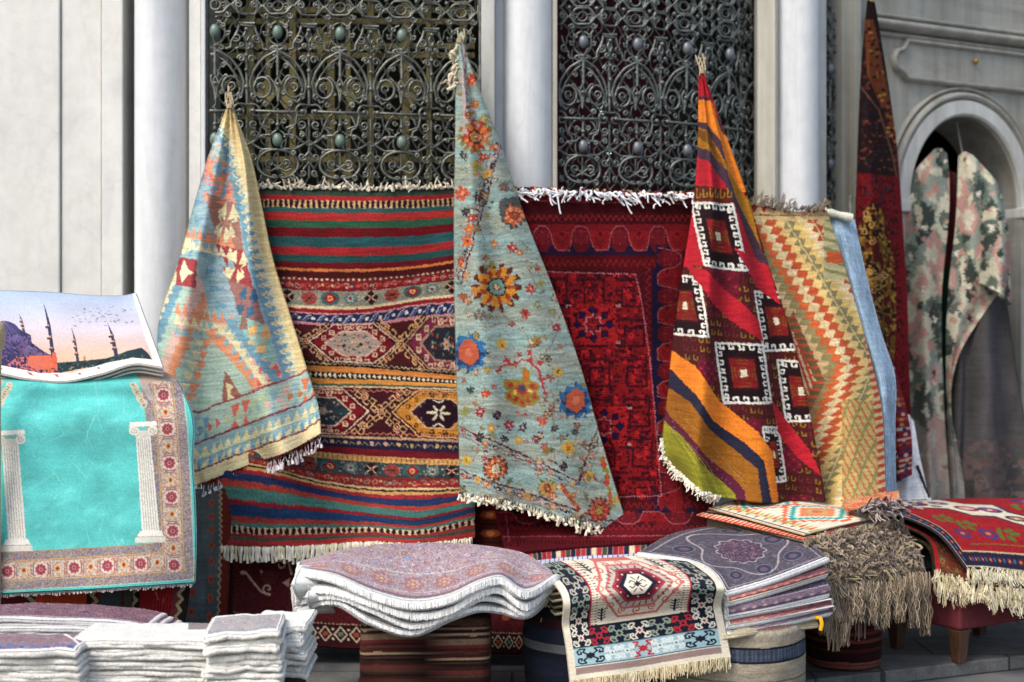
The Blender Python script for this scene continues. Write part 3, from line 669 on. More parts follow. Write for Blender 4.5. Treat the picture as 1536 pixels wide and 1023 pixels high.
    def core1(x, y): c.star(x, y, 8, '#a89c88', 6, .6); c.disk(x, y, 3, 3, '#e8b090'); c.disk(x, y, 1.4, 1.4, '#902020')
    def core2(x, y):
        c.poly([(x-34, y), (x-18, y-20), (x+18, y-20), (x+34, y), (x+18, y+20), (x-18, y+20)], '#2c1522')
        for a in range(6): c.line([(x, y), (x+17*cos(a*pi/3+.0), y+11*sin(a*pi/3))], 3.6, '#efe0bc')
        c.disk(x, y, 3.2, 3.2, '#30303c')
        for s in (-1, 1): c.line([(x-8, y+s*19), (x, y+s*15), (x+8, y+s*19)], 2, '#efe6cc')
    c.rect(X0, 484, 725, 488, '#c9858a')
    for k in range(4):
        x = 387+k*143
        lattice(x+71, 515, 36, 30, ('#e0b070', '#d8a878') if k != 0 else ('#c8a878', '#d0a078'))
    for k, (x, f, e, inn) in enumerate(((387, '#7c1420', '#d8a888', '#9a8a80'), (530-143+143, '#7c1420', '#dcb49c', '#b09a8c'), (673, '#7a2a40', '#b08870', '#2c2a36'))): med(x, 515, 66, 29, f, e, inn, '#e0c0a0', core1)
    for i in range(60): c.line([(X0+i*7.4, 549), (X0+i*7.4+3.7, 546), (X0+i*7.4+7.4, 549)], 1, '#c8b08a')
    for x, f, e, inn, cr in ((345, '#8a1c22', '#e0a050', '#2f5a5c', core1), (484, '#78121e', '#e0b89c', '#2c3a44', core1), (660, '#d08a34', '#e0b078', '#3c1830', core2)): med(x, 621, 68 if x != 660 else 72, 34, f, e, inn, '#e8c8a0' if x != 660 else '#30161c', cr)
    lattice(571, 621, 40, 35, ('#e0b080', '#caa06a')); lattice(414, 621, 36, 35, ('#e0b080', '#caa06a'))
    c.line([(X0+i*5, 588+(i % 2)*3) for i in range(90)], 1.2, '#c87a60'); c.line([(X0+i*5, 652+(i % 2)*3) for i in range(90)], 1.2, '#c87a60')
    for i in range(60): c.disk(X0+i*7.3, 690.5, 1.4, 3.2, '#9c6a34')
    return c
rows = [286, 314, 405, 468, 552, 579, 656, 680, 705, 740, 753, 796, 814]
tab = [[284, 283, 285, 286, 285, 282], [314, 313, 315, 315, 314, 309], [403, 403, 406, 406, 402, 389], [462, 463, 470, 468, 458, 450], [542, 545, 550, 554, 559, 566], [572, 574, 577, 578, 580, 583],
       [640, 646, 652, 655, 657, 661], [660, 668, 674, 680, 683, 686], [672, 685, 698, 705, 708, 708], [694, 708, 728, 740, 742, 737], [711, 724, 740, 753, 758, 746], [790, 797, 796, 795, 799, 782], [817, 820, 817, 812, 815, 806]]
xs = [300, 400, 480, 560, 620, 712]
def xl(j): return 340 if j < 4 else (330 if j < 9 else (303 if j < 11 else (310 if j == 11 else 317)))
ctrl = []
for j, r in enumerate(tab):
    row = []
    for i, y in enumerate(r):
        x = xl(j) if i == 0 else xs[i]
        if i == 5 and j < 9: x = 706
        D = 6.40-.20*(j/12)**1.2
        if j >= 6: D += .05*sin(i*1.9+j*.3)*(j-5)/7
        else: D += .02*sin(i*1.3+j*.7)
        row.append((x, y, D))
    ctrl.append(row)
cst = cartoon_striped()
striped = rug('hanging_rug', ctrl, cst, M['pile'], th=.011, vk=rows, uk=xs, duv=lambda U, V, px, py: (hermite([0, 1], [300, 712], U.ravel()).reshape(U.shape), 286+V*(816-286)), seed=21, warp=1.05, grain=.17, streak=.22, blot=.12,
              disp=lambda U, V, px, py: np.stack([0*U, .012*fbm(U*4, V*5, 8, 2), 0*U], -1))
tag(striped, 'banded rug with red, teal and navy stripes and hooked medallions, below the first grille', 'rug', 'rugs hung along the front of the building')
P = o_P[striped.name]
f = fringe(striped, P[-1, ::6]-np.array([0, .012, 0]), 150, .062, .0034, ('#eee6d0', '#efe9da', '#e4d9bb'), (0.02, -.05, -1), 31, spread=.06, curl=.08, taper=1.7, lenvar=.12, name='fringe')
fringe(striped, P[-1, ::6]-np.array([0, .006, .002]), 190, .034, .0035, ('#16181c', '#16181c', '#8a1a24', '#c8a838', '#1f5a48', '#e8e2cc'), (0, -.05, -1), 33, spread=.08, curl=.05, name='coloured_warp', knot=False)
top = P[0, 20::6]
fringe(striped, top+np.array([0, 0, .004]), 150, .020, .0048, ('#e8e0cc', '#d8cfb8', '#efe9dc'), (0, -.35, .5), 35, spread=.45, curl=.5, name='top_fringe', lenvar=.6)

# ---- crimson rug ------------------------------------------------------------------
def cartoon_crimson():
    c = Canvas(735, 285, 1075, 835, 2.2, '#4a0810'); g = random.Random(9)
    X, Y = c.grid()
    z = (np.abs(((X*.12+Y*.0) % 2)-1)*9+Y) % 9
    c.put((z < 3), '#640c18'); c.put((z < 1.1), '#2e0812')
    c.rect(735, 285, 1075, 302, '#6e0b17'); c.line([(770, 300), (900, 304), (1034, 306)], 1.6, '#a85a58', dash=(4, 2.4))
    c.rect(735, 306, 1075, 320, '#40060e'); c.rect(735, 337, 1075, 378, '#7a0d18'); c.rect(735, 378, 1075, 384, '#2a1230')
    c.rect(985, 337, 1024, 835, '#7a0d18'); c.rect(978, 384, 989, 770, '#1a1538'); c.rect(735, 384, 985, 404, '#56070f')
    for i in range(40):
        x = 740+i*9; c.line([(x, 332), (x+4.5, 323), (x+9, 332)], 1.5, '#8c2028'); c.line([(x, 400), (x+4.5, 390), (x+9, 400)], 1.5, '#861a24'); c.line([(x, 336), (x+4.5, 328), (x+9, 336)], 1.2, '#30080e')
        y = 340+i*11; c.line([(1028, y), (1036, y+5.5), (1028, y+11)], 1.5, '#861a24'); c.line([(968, y+60), (976, y+65.5), (968, y+71)], 1.5, '#861a24')
    # meander of eight-sided waves, top and right
    def wave(pts_fn, n, cells):
        P_ = []
        for k in range(n):
            for (a, b_) in ((0, 0), (.10, .8), (.2, 1), (.4, 1), (.5, .8), (.6, .2), (.7, 0), (.9, 0)): P_.append(pts_fn(k+a+.0, b_))
        for k in range(n):
            q = [pts_fn(k+a, b_) for a, b_ in ((0.02, 0), (.10, .8), (.2, 1), (.4, 1), (.5, .8), (.58, 0))]; c.poly(q, '#62101c')
            q = [pts_fn(k+a, b_) for a, b_ in ((.5, .8), (.6, .2), (.7, 0), (.9, 0), (1.0, .1), (1.1, .8))]; c.poly(q, '#8c101a')
            m = pts_fn(k+.3, .55); c.rect(m[0]-11, m[1]-1, m[0]+11, m[1]+1, '#a02830'); c.rect(m[0]-1, m[1]-11, m[0]+1, m[1]+11, '#a02830'); c.rect(m[0]-7, m[1]-7, m[0]+7, m[1]+7, '#741420'); c.line([(m[0]-9, m[1]-9), (m[0]+9, m[1]-9), (m[0]+9, m[1]+9), (m[0]-9, m[1]+9)], 1, '#962430', True)
            m = pts_fn(k+.8, .4); c.line([(m[0]-8, m[1]-6), (m[0], m[1]+4), (m[0]+8, m[1]-6)], 1.6, '#5a0c16'); c.line([(m[0]-8, m[1]), (m[0], m[1]+9), (m[0]+8, m[1])], 1.4, '#5a0c16'); c.disk(m[0], m[1]-10, 3, 3, '#4c0c18')
            for s in (.05, .55): t = pts_fn(k+s+.0, -.02); c.poly([(t[0]-9, t[1]+2), (t[0], t[1]-10), (t[0]+9, t[1]+2)] if pts_fn(1, 0)[1] == pts_fn(0, 0)[1] else [(t[0]-2, t[1]-9), (t[0]+10, t[1]), (t[0]-2, t[1]+9)], '#1c1636')
        c.line(P_, 1.3, '#a86a68')
    wave(lambda s, h: (738+s*58, 376-h*36), 5, 5)
    wave(lambda s, h: (987+h*34, 372+s*56), 7, 7)
    wave(lambda s, h: (1040-s*75, 768+h*18), 5, 5)
    # field
    fld = [(735, 408), (956, 411), (975, 520), (992, 742), (735, 742)]
    c.poly(fld, '#8c0c15')
    for i in range(46):
        for j in range(44):
            x = 740+i*5.6+(j*.55); y = 411+j*7.6
            if x > 955+(y-411)*.11: continue
            h = (math.sin(i*1.7+(j//3)*2.1)+math.sin((i//2)*2.3+j*1.1)); 
            if h > .55: c.rect(x, y, x+5.6, y+4.5, '#4c0c1c')
            elif h < -1.1: c.rect(x, y, x+5.6, y+6, '#c3161c')
            elif -.15 < h < 0: c.rect(x, y, x+3, y+3, '#2c1030')
    for bx in range(6):
        for by in range(6):
            x = 775+bx*56+by*4; y = 440+by*60
            if x > 948+(y-411)*.1: continue
            c.line([(x-19, y-20), (x+19, y-20), (x+19, y+20), (x-10, y+20), (x-10, y-8), (x+8, y-8)], 3, '#3c0a1a'); c.line([(x-22, y-23), (x+22, y-23)], 1.4, '#2a0c24'); c.disk(x, y+5, 5, 5, '#b8161e', n=6)
    def star(x, y, k=1):
        c.rect(x-34*k, y-30*k, x+34*k, y+30*k, '#b4121a')
        for a in range(8):
            c.at(x+24*k*cos(a*pi/4), y+20*k*sin(a*pi/4), 45 if a % 2 == 0 else 0); c.rect(-5.5*k, -5.5*k, 5.5*k, 5.5*k, '#1f1440'); c.reset()
        c.star(x, y, 15*k, '#8c1020', 8, .72); c.line([(x+15*k*(1 if i % 2 == 0 else .72)*cos(pi*i/8), y+15*k*(1 if i % 2 == 0 else .72)*sin(pi*i/8)) for i in range(16)], 1.6, '#d89a90', True)
        c.star(x, y, 6*k, '#c0283a', 4, .5)
        for sx in (-1, 1):
            for sy in (-1, 1): c.disk(x+38*sx*k, y+28*sy*k, 4, 3.4, '#c8a090', n=6); c.disk(x+38*sx*k, y+32*sy*k, 6, 3, '#2c1420', n=6)
    star(890, 487); star(906, 640); star(800, 560); star(815, 700)
    c.line([(735, 405), (820, 408), (953, 412), (962, 450), (975, 540), (984, 640), (992, 744), (900, 747), (735, 745)], 1.9, '#c58a84', dash=(4, 2.6))
    # lower border
    c.rect(735, 750, 975, 764, '#4f0812'); c.rect(735, 792, 1075, 835, '#6a0a18')
    for i in range(40): x = 740+i*9; c.line([(x, 788), (x+4.5, 796), (x+9, 788)], 1.4, '#901f30'); c.line([(x, 762), (x+4.5, 754), (x+9, 762)], 1.3, '#861a24')
    c.line([(735, 806), (1075, 803)], 1.7, '#b06a70', dash=(4, 2.6))
    for i in range(70): c.rect(738+i*5.2, 811, 741+i*5.2, 820, '#3a0812')
    c.line([(756, 752), (764, 812)], 1.6, '#b06a70', dash=(4, 2.6)); c.line([(743, 752), (753, 835)], 4, '#8a0f1e')
    c.rect(780, 816, 960, 835, '#5c0a18')
    n = vnoise(X*.28, Y*.28, 5); f = (Y > 411) & (Y < 742) & (X < 955+(Y-411)*.11); c.put(f & (n > .77), '#30081a'); c.put(f & (n < .16), '#5a0a14'); c.a = c.a*np.array([.84, .72, .80])
    return c
ctrl = [[(742, 287, 6.44), (800, 286, 6.44), (900, 290, 6.42), (980, 293, 6.44), (1052, 292, 6.50)],
        [(742, 420, 6.42), (800, 420, 6.38), (900, 420, 6.40), (980, 420, 6.36), (1052, 420, 6.46)],
        [(742, 560, 6.38), (805, 560, 6.33), (900, 560, 6.36), (985, 560, 6.31), (1055, 560, 6.40)],
        [(740, 680, 6.34), (808, 680, 6.30), (905, 680, 6.33), (990, 680, 6.26), (1062, 680, 6.34)],
        [(742, 756, 6.27), (815, 757, 6.24), (905, 757, 6.27), (990, 752, 6.19), (1070, 745, 6.25)],
        [(752, 800, 6.17), (820, 798, 6.12), (905, 795, 6.14), (985, 788, 6.08), (1075, 780, 6.12)],
        [(762, 832, 6.02), (825, 824, 6.02), (905, 818, 6.04), (985, 812, 5.99), (1078, 806, 6.00)]]
crimson = rug('hanging_rug', ctrl, cartoon_crimson(), M['pile'], th=.011, vk=[287, 420, 560, 680, 757, 800, 830], seed=22, warp=1.0, grain=.16, streak=.12, blot=.16, disp=lambda U, V, px, py: np.stack([0*U, .02*fbm(U*5, V*3, 3, 2), 0*U], -1))
tag(crimson, 'dark crimson rug with star medallions and a pink wavy border line', 'rug', 'rugs hung along the front of the building')
P = o_P[crimson.name]
fringe(crimson, P[0, 6::5]+np.array([0, -.006, .0]), 90, .05, .0055, ('#e9ecf2', '#f2f3f6', '#dfe2ea'), (.35, -.25, -.35), 41, spread=.35, curl=.45, name='fringe', knot=False, npt=8)
fringe(crimson, P[0, 6::5]+np.array([0, -.002, .012]), 120, .028, .0075, ('#16181c', '#7c1420', '#c8a888', '#16181c', '#4a2a20', '#8a1a24'), (.04, -.1, -1), 42, spread=.05, curl=.02, name='coloured_warp', knot=False)

# the rug's flat-woven skirt lying over the bench below it
c = Canvas(0, 0, 340, 30, 2, '#1c2238')
for i in range(40):
    x = i*9; col = ('#a82a34', '#1b2440', '#d8cba8', '#a82a34', '#3c4a3a', '#16203a', '#8a1c28')[i % 7]; c.rect(x, 0, x+7.5, 18, col); c.rect(x+7.5, 0, x+9, 18, '#b87a70')
c.rect(0, 18, 340, 30, '#c8cce0')
for i in range(40): c.rect(i*8.5, 17, i*8.5+1.4, 30, '#39406a')
ctrl = [[(770, 832, 6.03), (860, 824, 6.03), (960, 818, 6.0), (1065, 808, 5.98)], [(772, 842, 5.98), (860, 833, 5.98), (960, 828, 5.95), (1068, 820, 5.92)], [(768, 856, 5.86), (860, 846, 5.86), (960, 842, 5.84), (1070, 836, 5.80)]]
o = rug('woven_skirt', ctrl, c, M['kilim'], th=.006, duv=lambda U, V, px, py: (U*335, V*29), seed=3, parent=crimson, warp=.3)

# ---- pastel kilim hung by its corner ---------------------------------------------
def cartoon_pastel():
    c = Canvas(215, 150, 500, 760, 2.2, '#b9c9b4'); g = random.Random(3)
    A = '#98bcc2'; BL = '#78a6bc'; OR = '#ee9a74'; CR = '#ecdfb4'; MN = '#b4cfc0'; BR = '#a07a6c'; RD = '#a8444a'; PK = '#e4bcb0'; NV = '#45708f'; CO = '#e0685a'
    right = [(345, 165), (368, 215), (388, 290), (405, 380), (430, 460), (455, 545), (482, 650)]
    def rx(y): return np.interp(y, [p[1] for p in right], [p[0] for p in right])
    X, Y = c.grid(); RXX = np.interp(Y, [p[1] for p in right], [p[0] for p in right]); s = (RXX-X)*.93
    # serrated diagonal bands of the field
    q = (X*.80+Y*.36); t = (Y*.78-X*.5); saw = np.abs((t/13) % 1-.5)*9
    k = np.floor((q+saw)/13).astype(int) % 8
    pal = [MN, A, OR, CR, BL, MN, PK, OR]
    for i, col in enumerate(pal): c.put(k == i, col)
    # near the long edge: blue saw teeth, chain panel, blue zigzag, cream selvedge
    c.put(s < 108, BL); c.put((s < 108) & (s > 96-((Y*1.0) % 12)*.9), A); c.put((s < 92), '#9fb8c4')
    for i in range(40):
        y = 180+i*13; x = float(rx(y)); c.poly([(x-104, y), (x-84, y+6), (x-104, y+13)], BL if i % 2 else A)
    # chain panels
    pan = [(238, 300, OR, (BL, A)), (300, 372, '#a87a6e', ('#f3e6b8', '#f3e6b8')), (372, 428, RD, ('#f3e6b8', '#f3e6b8')), (428, 482, '#a4746c', (NV, NV)), (482, 540, '#9cc8bc', ('#f2b470', '#f2b470')), (540, 590, '#e8b4a8', (CO, CO)), (590, 655, '#a06a58', ('#e8864c', '#b8c890'))]
    for y0, y1, bgc, (m1, m2) in pan:
        xr0, xr1 = float(rx(y0)), float(rx(y1)); w0 = 30 if y0 < 260 else 36; L0 = 80 if y0 > 290 else 70
        c.poly([(xr0-L0, y0-10), (xr0-w0, y0+6), (xr1-w0-2, y1+8), (xr1-L0, y1-9)], bgc)
        xm = (xr0+xr1)/2-(w0+L0)/2; ym = (y0+y1)/2; h = (y1-y0)
        c.at(xm, ym, 14, .9, h/62)
        for sx in (-1, 1):
            for sy in (-1, 1):
                c.poly([(sx*2, sy*4), (sx*19, sy*12), (sx*6, sy*28)], m1); c.poly([(sx*7, 0), (sx*20, sy*1), (sx*14, sy*13)], m2)
            c.poly([(sx*20, -9), (sx*8, 0), (sx*20, 9)], bgc)
        c.poly([(-5, 0), (0, -9), (5, 0), (0, 9)], bgc); c.reset()
    # speckled upper panel, orange and blue crumbs
    for i in range(70):
        y = g.uniform(240, 305); x = float(rx(y))-g.uniform(34, 86); a = g.uniform(3, 5); c.poly([(x-a, y), (x+a, y-a), (x+a, y+a)], g.choice([OR, BL, CO, A, '#c98a94']))
    for i in range(40):
        y = g.uniform(195, 240); x = float(rx(y))-g.uniform(26, 60); a = 5; c.poly([(x-a, y), (x+a, y-a), (x+a, y+a)], g.choice([PK, '#d8b0b4', A, MN]))
    # blue zigzag and selvedge
    s_ = s
    c.put((s_ < 34) & (Y < 640), BL); c.put((s_ < 24), CR)
    for i in range(34):
        y = 178+i*14; x = float(rx(y)); d = 7 if y < 300 else 2
        c.poly([(x-36, y), (x-13-d, y+2), (x-30, y+12)], BL); c.line([(x-31, y), (x-15-d, y+7), (x-28, y+14)], 2.2, CR); c.poly([(x-24, y+3), (x-13-d, y+3), (x-18-d, y+10)], A if i % 2 else BL)
    c.put((s_ < 10+np.clip((420-Y)*.03, 0, 8)), '#ecd39a')
    # left part: dark red panel, orange teeth
    c.poly([(266, 385), (297, 387), (293, 432), (262, 428)], RD); c.poly([(274, 390), (282, 403), (292, 410), (280, 416), (272, 426), (268, 408)], '#f5e8c0')
    for (y, dx) in ((352, 0), (470, 0)):
        for i in range(8): x = 262+i*11; c.poly([(x, y+i*2.6), (x+6, y-17+i*2.6), (x+12, y+3+i*2.6)], OR); c.poly([(x, y+16+i*2.6), (x+6, y+1+i*2.6), (x+12, y+19+i*2.6)], CR); c.poly([(x, y+31+i*2.6), (x+6, y+16+i*2.6), (x+12, y+34+i*2.6)], A)
    # lower field: cream and orange saw triangle with a brown diamond
    c.poly([(262, 640), (310, 500), (392, 588), (420, 600), (300, 655)], MN)
    for i in range(9):
        a = i/8; x, y = 318+a*82, 500+a*98; c.poly([(x-10, y-2), (x+10, y-8), (x+4, y+14)], OR); c.poly([(x+4, y-14), (x+22, y-12), (x+16, y+6)], CR)
        c.poly([(x+18, y-22), (x+38, y-18), (x+30, y+2)], BL)
        x, y = 312-a*45, 508+a*130; c.poly([(x-8, y), (x+10, y+4), (x-4, y+18)], OR); c.poly([(x-22, y), (x-6, y+4), (x-14, y+18)], CR)
    c.poly([(336, 555), (366, 608), (350, 622), (334, 598)], '#a4685a'); c.poly([(338, 575), (348, 580), (345, 592), (360, 606), (345, 615), (341, 592)], '#f0e0b0')
    c.poly([(362, 470), (372, 480), (372, 496), (358, 494)], BR)
    # bottom border: follows the lower edge
    bot = [(232, 700), (295, 727), (345, 706), (400, 686), (450, 668), (482, 648)]
    B = np.interp(X, [p[0] for p in bot], [p[1] for p in bot]); e = (B-Y)*.92
    c.put(e < 98, MN)
    for i in range(14):
        x = 285+i*15; yb = float(np.interp(x, [p[0] for p in bot], [p[1] for p in bot])); cc = [A, BL, MN, MN, CO, CO, '#b8ccA0', '#b8cca0', A, PK, A, '#e87a50', '#e87a50', BR, MN][i % 15]
        c.poly([(x, yb-97), (x+15, yb-103), (x+15, yb-58), (x, yb-52)], MN); c.poly([(x, yb-97), (x+14, yb-101), (x+7, yb-79)], cc); c.poly([(x, yb-55), (x+14, yb-60), (x+7, yb-79)], cc)
        c.poly([(x-5, yb-85), (x+4, yb-79), (x-4, yb-68)], [BL, CO, '#c8d0a0', A, PK, '#d88a60'][(i//2) % 6])
    c.put((e < 57) & (e > 54), '#8c3c44'); c.put((e < 54) & (e > 18), A)
    for i in range(17):
        x = 290+i*12.5; yb = float(np.interp(x, [p[0] for p in bot], [p[1] for p in bot]))
        c.poly([(x-3, yb-18), (x+9, yb-21), (x+9, yb-38)], '#f0e2ae'); c.poly([(x-3, yb-36), (x+10, yb-40), (x+4, yb-55)], '#f0e2ae'); c.poly([(x-3, yb-20), (x+2, yb-22), (x-2, yb-34)], '#6aa4cc')
    c.put((e < 99) & (e > 96), '#a05058'); c.put((e < 19) & (e > 16.5), '#8c3c44'); c.put((e < 16.5), '#f2deae')
    # far left tail of the rug, behind the fold
    lf = X < 272-(np.clip(560-Y, 0, 200)*.0)
    return c
ctrl = [[(340, 166, 6.36), (342, 164, 6.35), (345, 163, 6.35), (348, 164, 6.36), (350, 168, 6.37)],
        [(313, 235, 6.36), (330, 235, 6.30), (345, 235, 6.33), (362, 235, 6.28), (375, 235, 6.34)],
        [(290, 310, 6.36), (315, 310, 6.27), (342, 310, 6.32), (368, 310, 6.25), (391, 308, 6.33)],
        [(268, 390, 6.37), (298, 392, 6.24), (322, 394, 6.33), (368, 392, 6.22), (408, 388, 6.31)],
        [(236, 485, 6.38), (282, 490, 6.22), (318, 492, 6.33), (372, 490, 6.18), (437, 480, 6.29)],
        [(238, 570, 6.36), (280, 580, 6.22), (322, 580, 6.32), (385, 570, 6.16), (462, 560, 6.25)],
        [(262, 660, 6.32), (300, 662, 6.2), (345, 650, 6.30), (405, 635, 6.13), (478, 612, 6.2)],
        [(292, 728, 6.28), (325, 716, 6.18), (372, 697, 6.27), (425, 680, 6.10), (482, 650, 6.16)]]
pastel = rug('hanging_kilim', ctrl, cartoon_pastel(), M['kilim'], th=.005, vk=[165, 235, 310, 390, 488, 572, 650, 715], uk=[0, .24, .46, .72, 1], seed=23, warp=1.2, grain=.12, streak=.2, blot=.1,
             disp=lambda U, V, px, py: np.stack([0*U, .034*(.25+V)*np.sin(U*21+V*2)+.02*fbm(U*6, V*4, 3, 2), 0*U], -1))
tag(pastel, 'pastel blue, orange and cream kilim tied up by one corner', 'kilim', 'textiles tied up by a corner')
P = o_P[pastel.name]
fringe(pastel, P[-1, ::5], 62, .055, .0022, ('#5c1a24', '#4a141c', '#7c2430', '#30161c'), (0.05, -.1, -1), 51, spread=.18, curl=.15, knot=False, name='fringe', tips='#d8ccd0')
fringe(pastel, P[-1, ::5]+np.array([.004, -.004, -.042]), 46, .022, .0048, ('#e2dade', '#d0c4c6'), (0.05, -.1, -1), 52, spread=.2, curl=.2, knot=False, name='tassels', taper=1.5)

# ---- turquoise floral rug hung by its corner --------------------------------------
def cartoon_floral():
    c = Canvas(665, 55, 960, 820, 2.2, '#93b0ad'); g = random.Random(12); X, Y = c.grid()
    n = fbm(X*.03+9, Y*.5, 4, 3); b_ = hx('#97aaa2'); c.a = np.clip(b_[None, None]*(1+.55*n[..., None])+np.array([-.02, .015, .03])*np.sin(Y*.09)[..., None], 0, 1)
    ang = 13
    RD, OR, OL, BR, NV, PK = '#9c2f2c', '#c8622c', '#96822c', '#5c2a2a', '#2c2838', '#b8909c'
    def vine(pts): c.line(pts, 1.0, '#8a6a48')
    vine([(745, 465), (790, 500), (800, 560), (830, 590), (832, 690)]); vine([(700, 470), (730, 490), (780, 482), (805, 430), (790, 400)]); vine([(712, 560), (735, 590), (780, 610)]); vine([(835, 500), (815, 540), (838, 560), (828, 640)])
    vine([(735, 330), (760, 345), (800, 380)]); vine([(790, 520), (845, 470), (820, 420)]); vine([(700, 420), (725, 455), (760, 470)]); vine([(850, 600), (868, 640), (860, 690)])
    for p0, p1 in (((752, 215), (692, 425)), ((690, 640), (868, 722)), ((868, 722), (898, 640)), ((690, 706), (925, 786))):
        c.line([p0, p1], 2.4, '#4c2a38'); d = np.array(p1)-np.array(p0); L = math.hypot(*d); d = d/L; nn = np.array([-d[1], d[0]]); k = int(L/17)
        c.line([tuple(np.array(p0)+nn*12), tuple(np.array(p1)+nn*12)], 1.2, '#7a5a60'); c.line([tuple(np.array(p0)-nn*1.8), tuple(np.array(p1)-nn*1.8)], 1, '#c8a898')
        for i in range(k):
            m = np.array(p0)+d*(i+.5)*L/k+nn*6.5; col = (RD, PK, OR, NV, '#c89040', '#7a4a60')[i % 6]
            c.disk(m[0], m[1], 4.6, 3.2, col, rot=math.degrees(math.atan2(d[1], d[0]))); c.disk(m[0], m[1], 1.8, 1.6, '#e0b890'); c.scroll(*(np.array(p0)+d*(i+1)*L/k+nn*5), 3, '#3c2c3c', 1.2, .8, i, 1, 8)
            for s in (-1, 1): c.disk(*(m+d*s*6), 1.6, 1.2, '#4a3040')
    R = c.rosette
    # large blossoms
    def big(x, y, r, petal, mid, core, leaf):
        for i in range(14):
            a = 2*pi*i/14; c.disk(x+r*.95*cos(a), y+r*.95*sin(a), r*.2, r*.15, leaf, rot=math.degrees(a), n=7)
        c.star(x, y, r*1.02, petal, 9, .72, .2)
        for i in range(9): a = 2*pi*i/9; c.disk(x+r*.62*cos(a), y+r*.62*sin(a), r*.2, r*.12, mid, rot=math.degrees(a), n=7)
        c.disk(x, y, r*.46, r*.46, NV, n=12); c.disk(x, y, r*.38, r*.38, core, n=10); c.star(x, y, r*.26, RD, 5, .5); c.disk(x, y, r*.1, r*.1, '#e8d8a8')
    big(745, 431, 33, '#d08a28', '#a0401c', '#6fa08c', '#5c2a1c'); big(770, 322, 17, '#c8552c', '#e0905c', '#c8642c', '#44484c'); big(713, 205, 23, '#a83c28', '#d87a3c', '#c88a40', '#8a7a30')
    c.disk(770, 312, 24, 17, '#565a58', n=12); big(772, 324, 17, '#cc5a34', '#e89a68', '#b8401c', '#44484c')
    for (x, y, r) in ((703, 530, 22), (864, 602, 21)):
        c.star(x, y, r*1.35, '#2f6ea0', 9, .78); c.star(x, y+2, r*1.1, '#28406c', 8, .7); c.poly([(x-r*.7, y-r*.5), (x, y-r*.95), (x+r*.6, y-r*.6), (x+r*.7, y+r*.35), (x, y+r*.9), (x-r*.7, y+r*.3)], '#c05a3c'); c.disk(x, y, r*.3, r*.3, '#d87858')
        for i in range(12): a = i*pi/6; c.disk(x+r*1.3*cos(a), y+r*1.3*sin(a), 3, 2, ('#3a4a5c', '#7a3a3a', '#2f6ea0')[i % 3], rot=math.degrees(a), n=6)
        R(x+12, y-r-4, 6, 6, '#5a6a48', '#b08a50', '#8a3a30')
    # olive palmette with red branch
    x, y = 783, 586
    for (a, b_, r) in ((0, 0, 17), (-17, -8, 10), (17, -6, 10), (-10, 13, 9), (11, 14, 9), (0, 20, 8), (-19, 8, 7), (19, 9, 7)): c.disk(x+a, y+b_, r, r, OL, n=10); c.disk(x+a, y+b_, r*.72, r*.72, '#a85c28', n=9); c.disk(x+a, y+b_, r*.4, r*.4, RD, n=7)
    c.disk(x+6, y-22, 6, 14, OL); c.disk(x+6, y-22, 3.4, 11, '#c06a24'); c.disk(x, y-2, 5, 6, '#3a4868'); c.disk(x-10, y+2, 3.5, 3.5, '#e8b060'); c.disk(x+12, y+1, 3.5, 3.5, '#e8b060')
    c.line([(745, 556), (758, 548), (772, 545), (790, 540), (806, 552), (812, 570), (818, 592)], 3.2, '#a83038')
    for (a, b_) in ((748, 556), (760, 541), (778, 532), (794, 530), (795, 540), (810, 545), (814, 570), (818, 590)): c.star(a, b_, 6, '#a83038', 4, .5, a)
    # lower border blossoms
    big(744, 703, 17, '#b8482c', '#e0a060', '#e0d0a8', '#6a3428'); big(899, 765, 17, '#a8332c', '#d86a3c', '#b8a040', '#6a2a2c'); big(822, 733, 14, '#a8923c', '#c86a3c', '#8a5030', '#566038')
    for i in range(9): a = i/8; c.disk(842+a*24, 728+a*34, 5.2, 3.6, ('#b04a34', '#c8783c', '#8a3a30')[i % 3], rot=60)
    for i in range(9): a = i/8; c.disk(905+a*14, 690+a*70, 5, 4, ('#a8642c', '#c0402c', '#8a8a38')[i % 3], rot=70)
    for i in range(16): a = i/15; c.disk(690+a*60+g.uniform(-3, 3), 140+a*95+g.uniform(-6, 6), 4, 3, g.choice([RD, OR, OL, PK]), n=8)
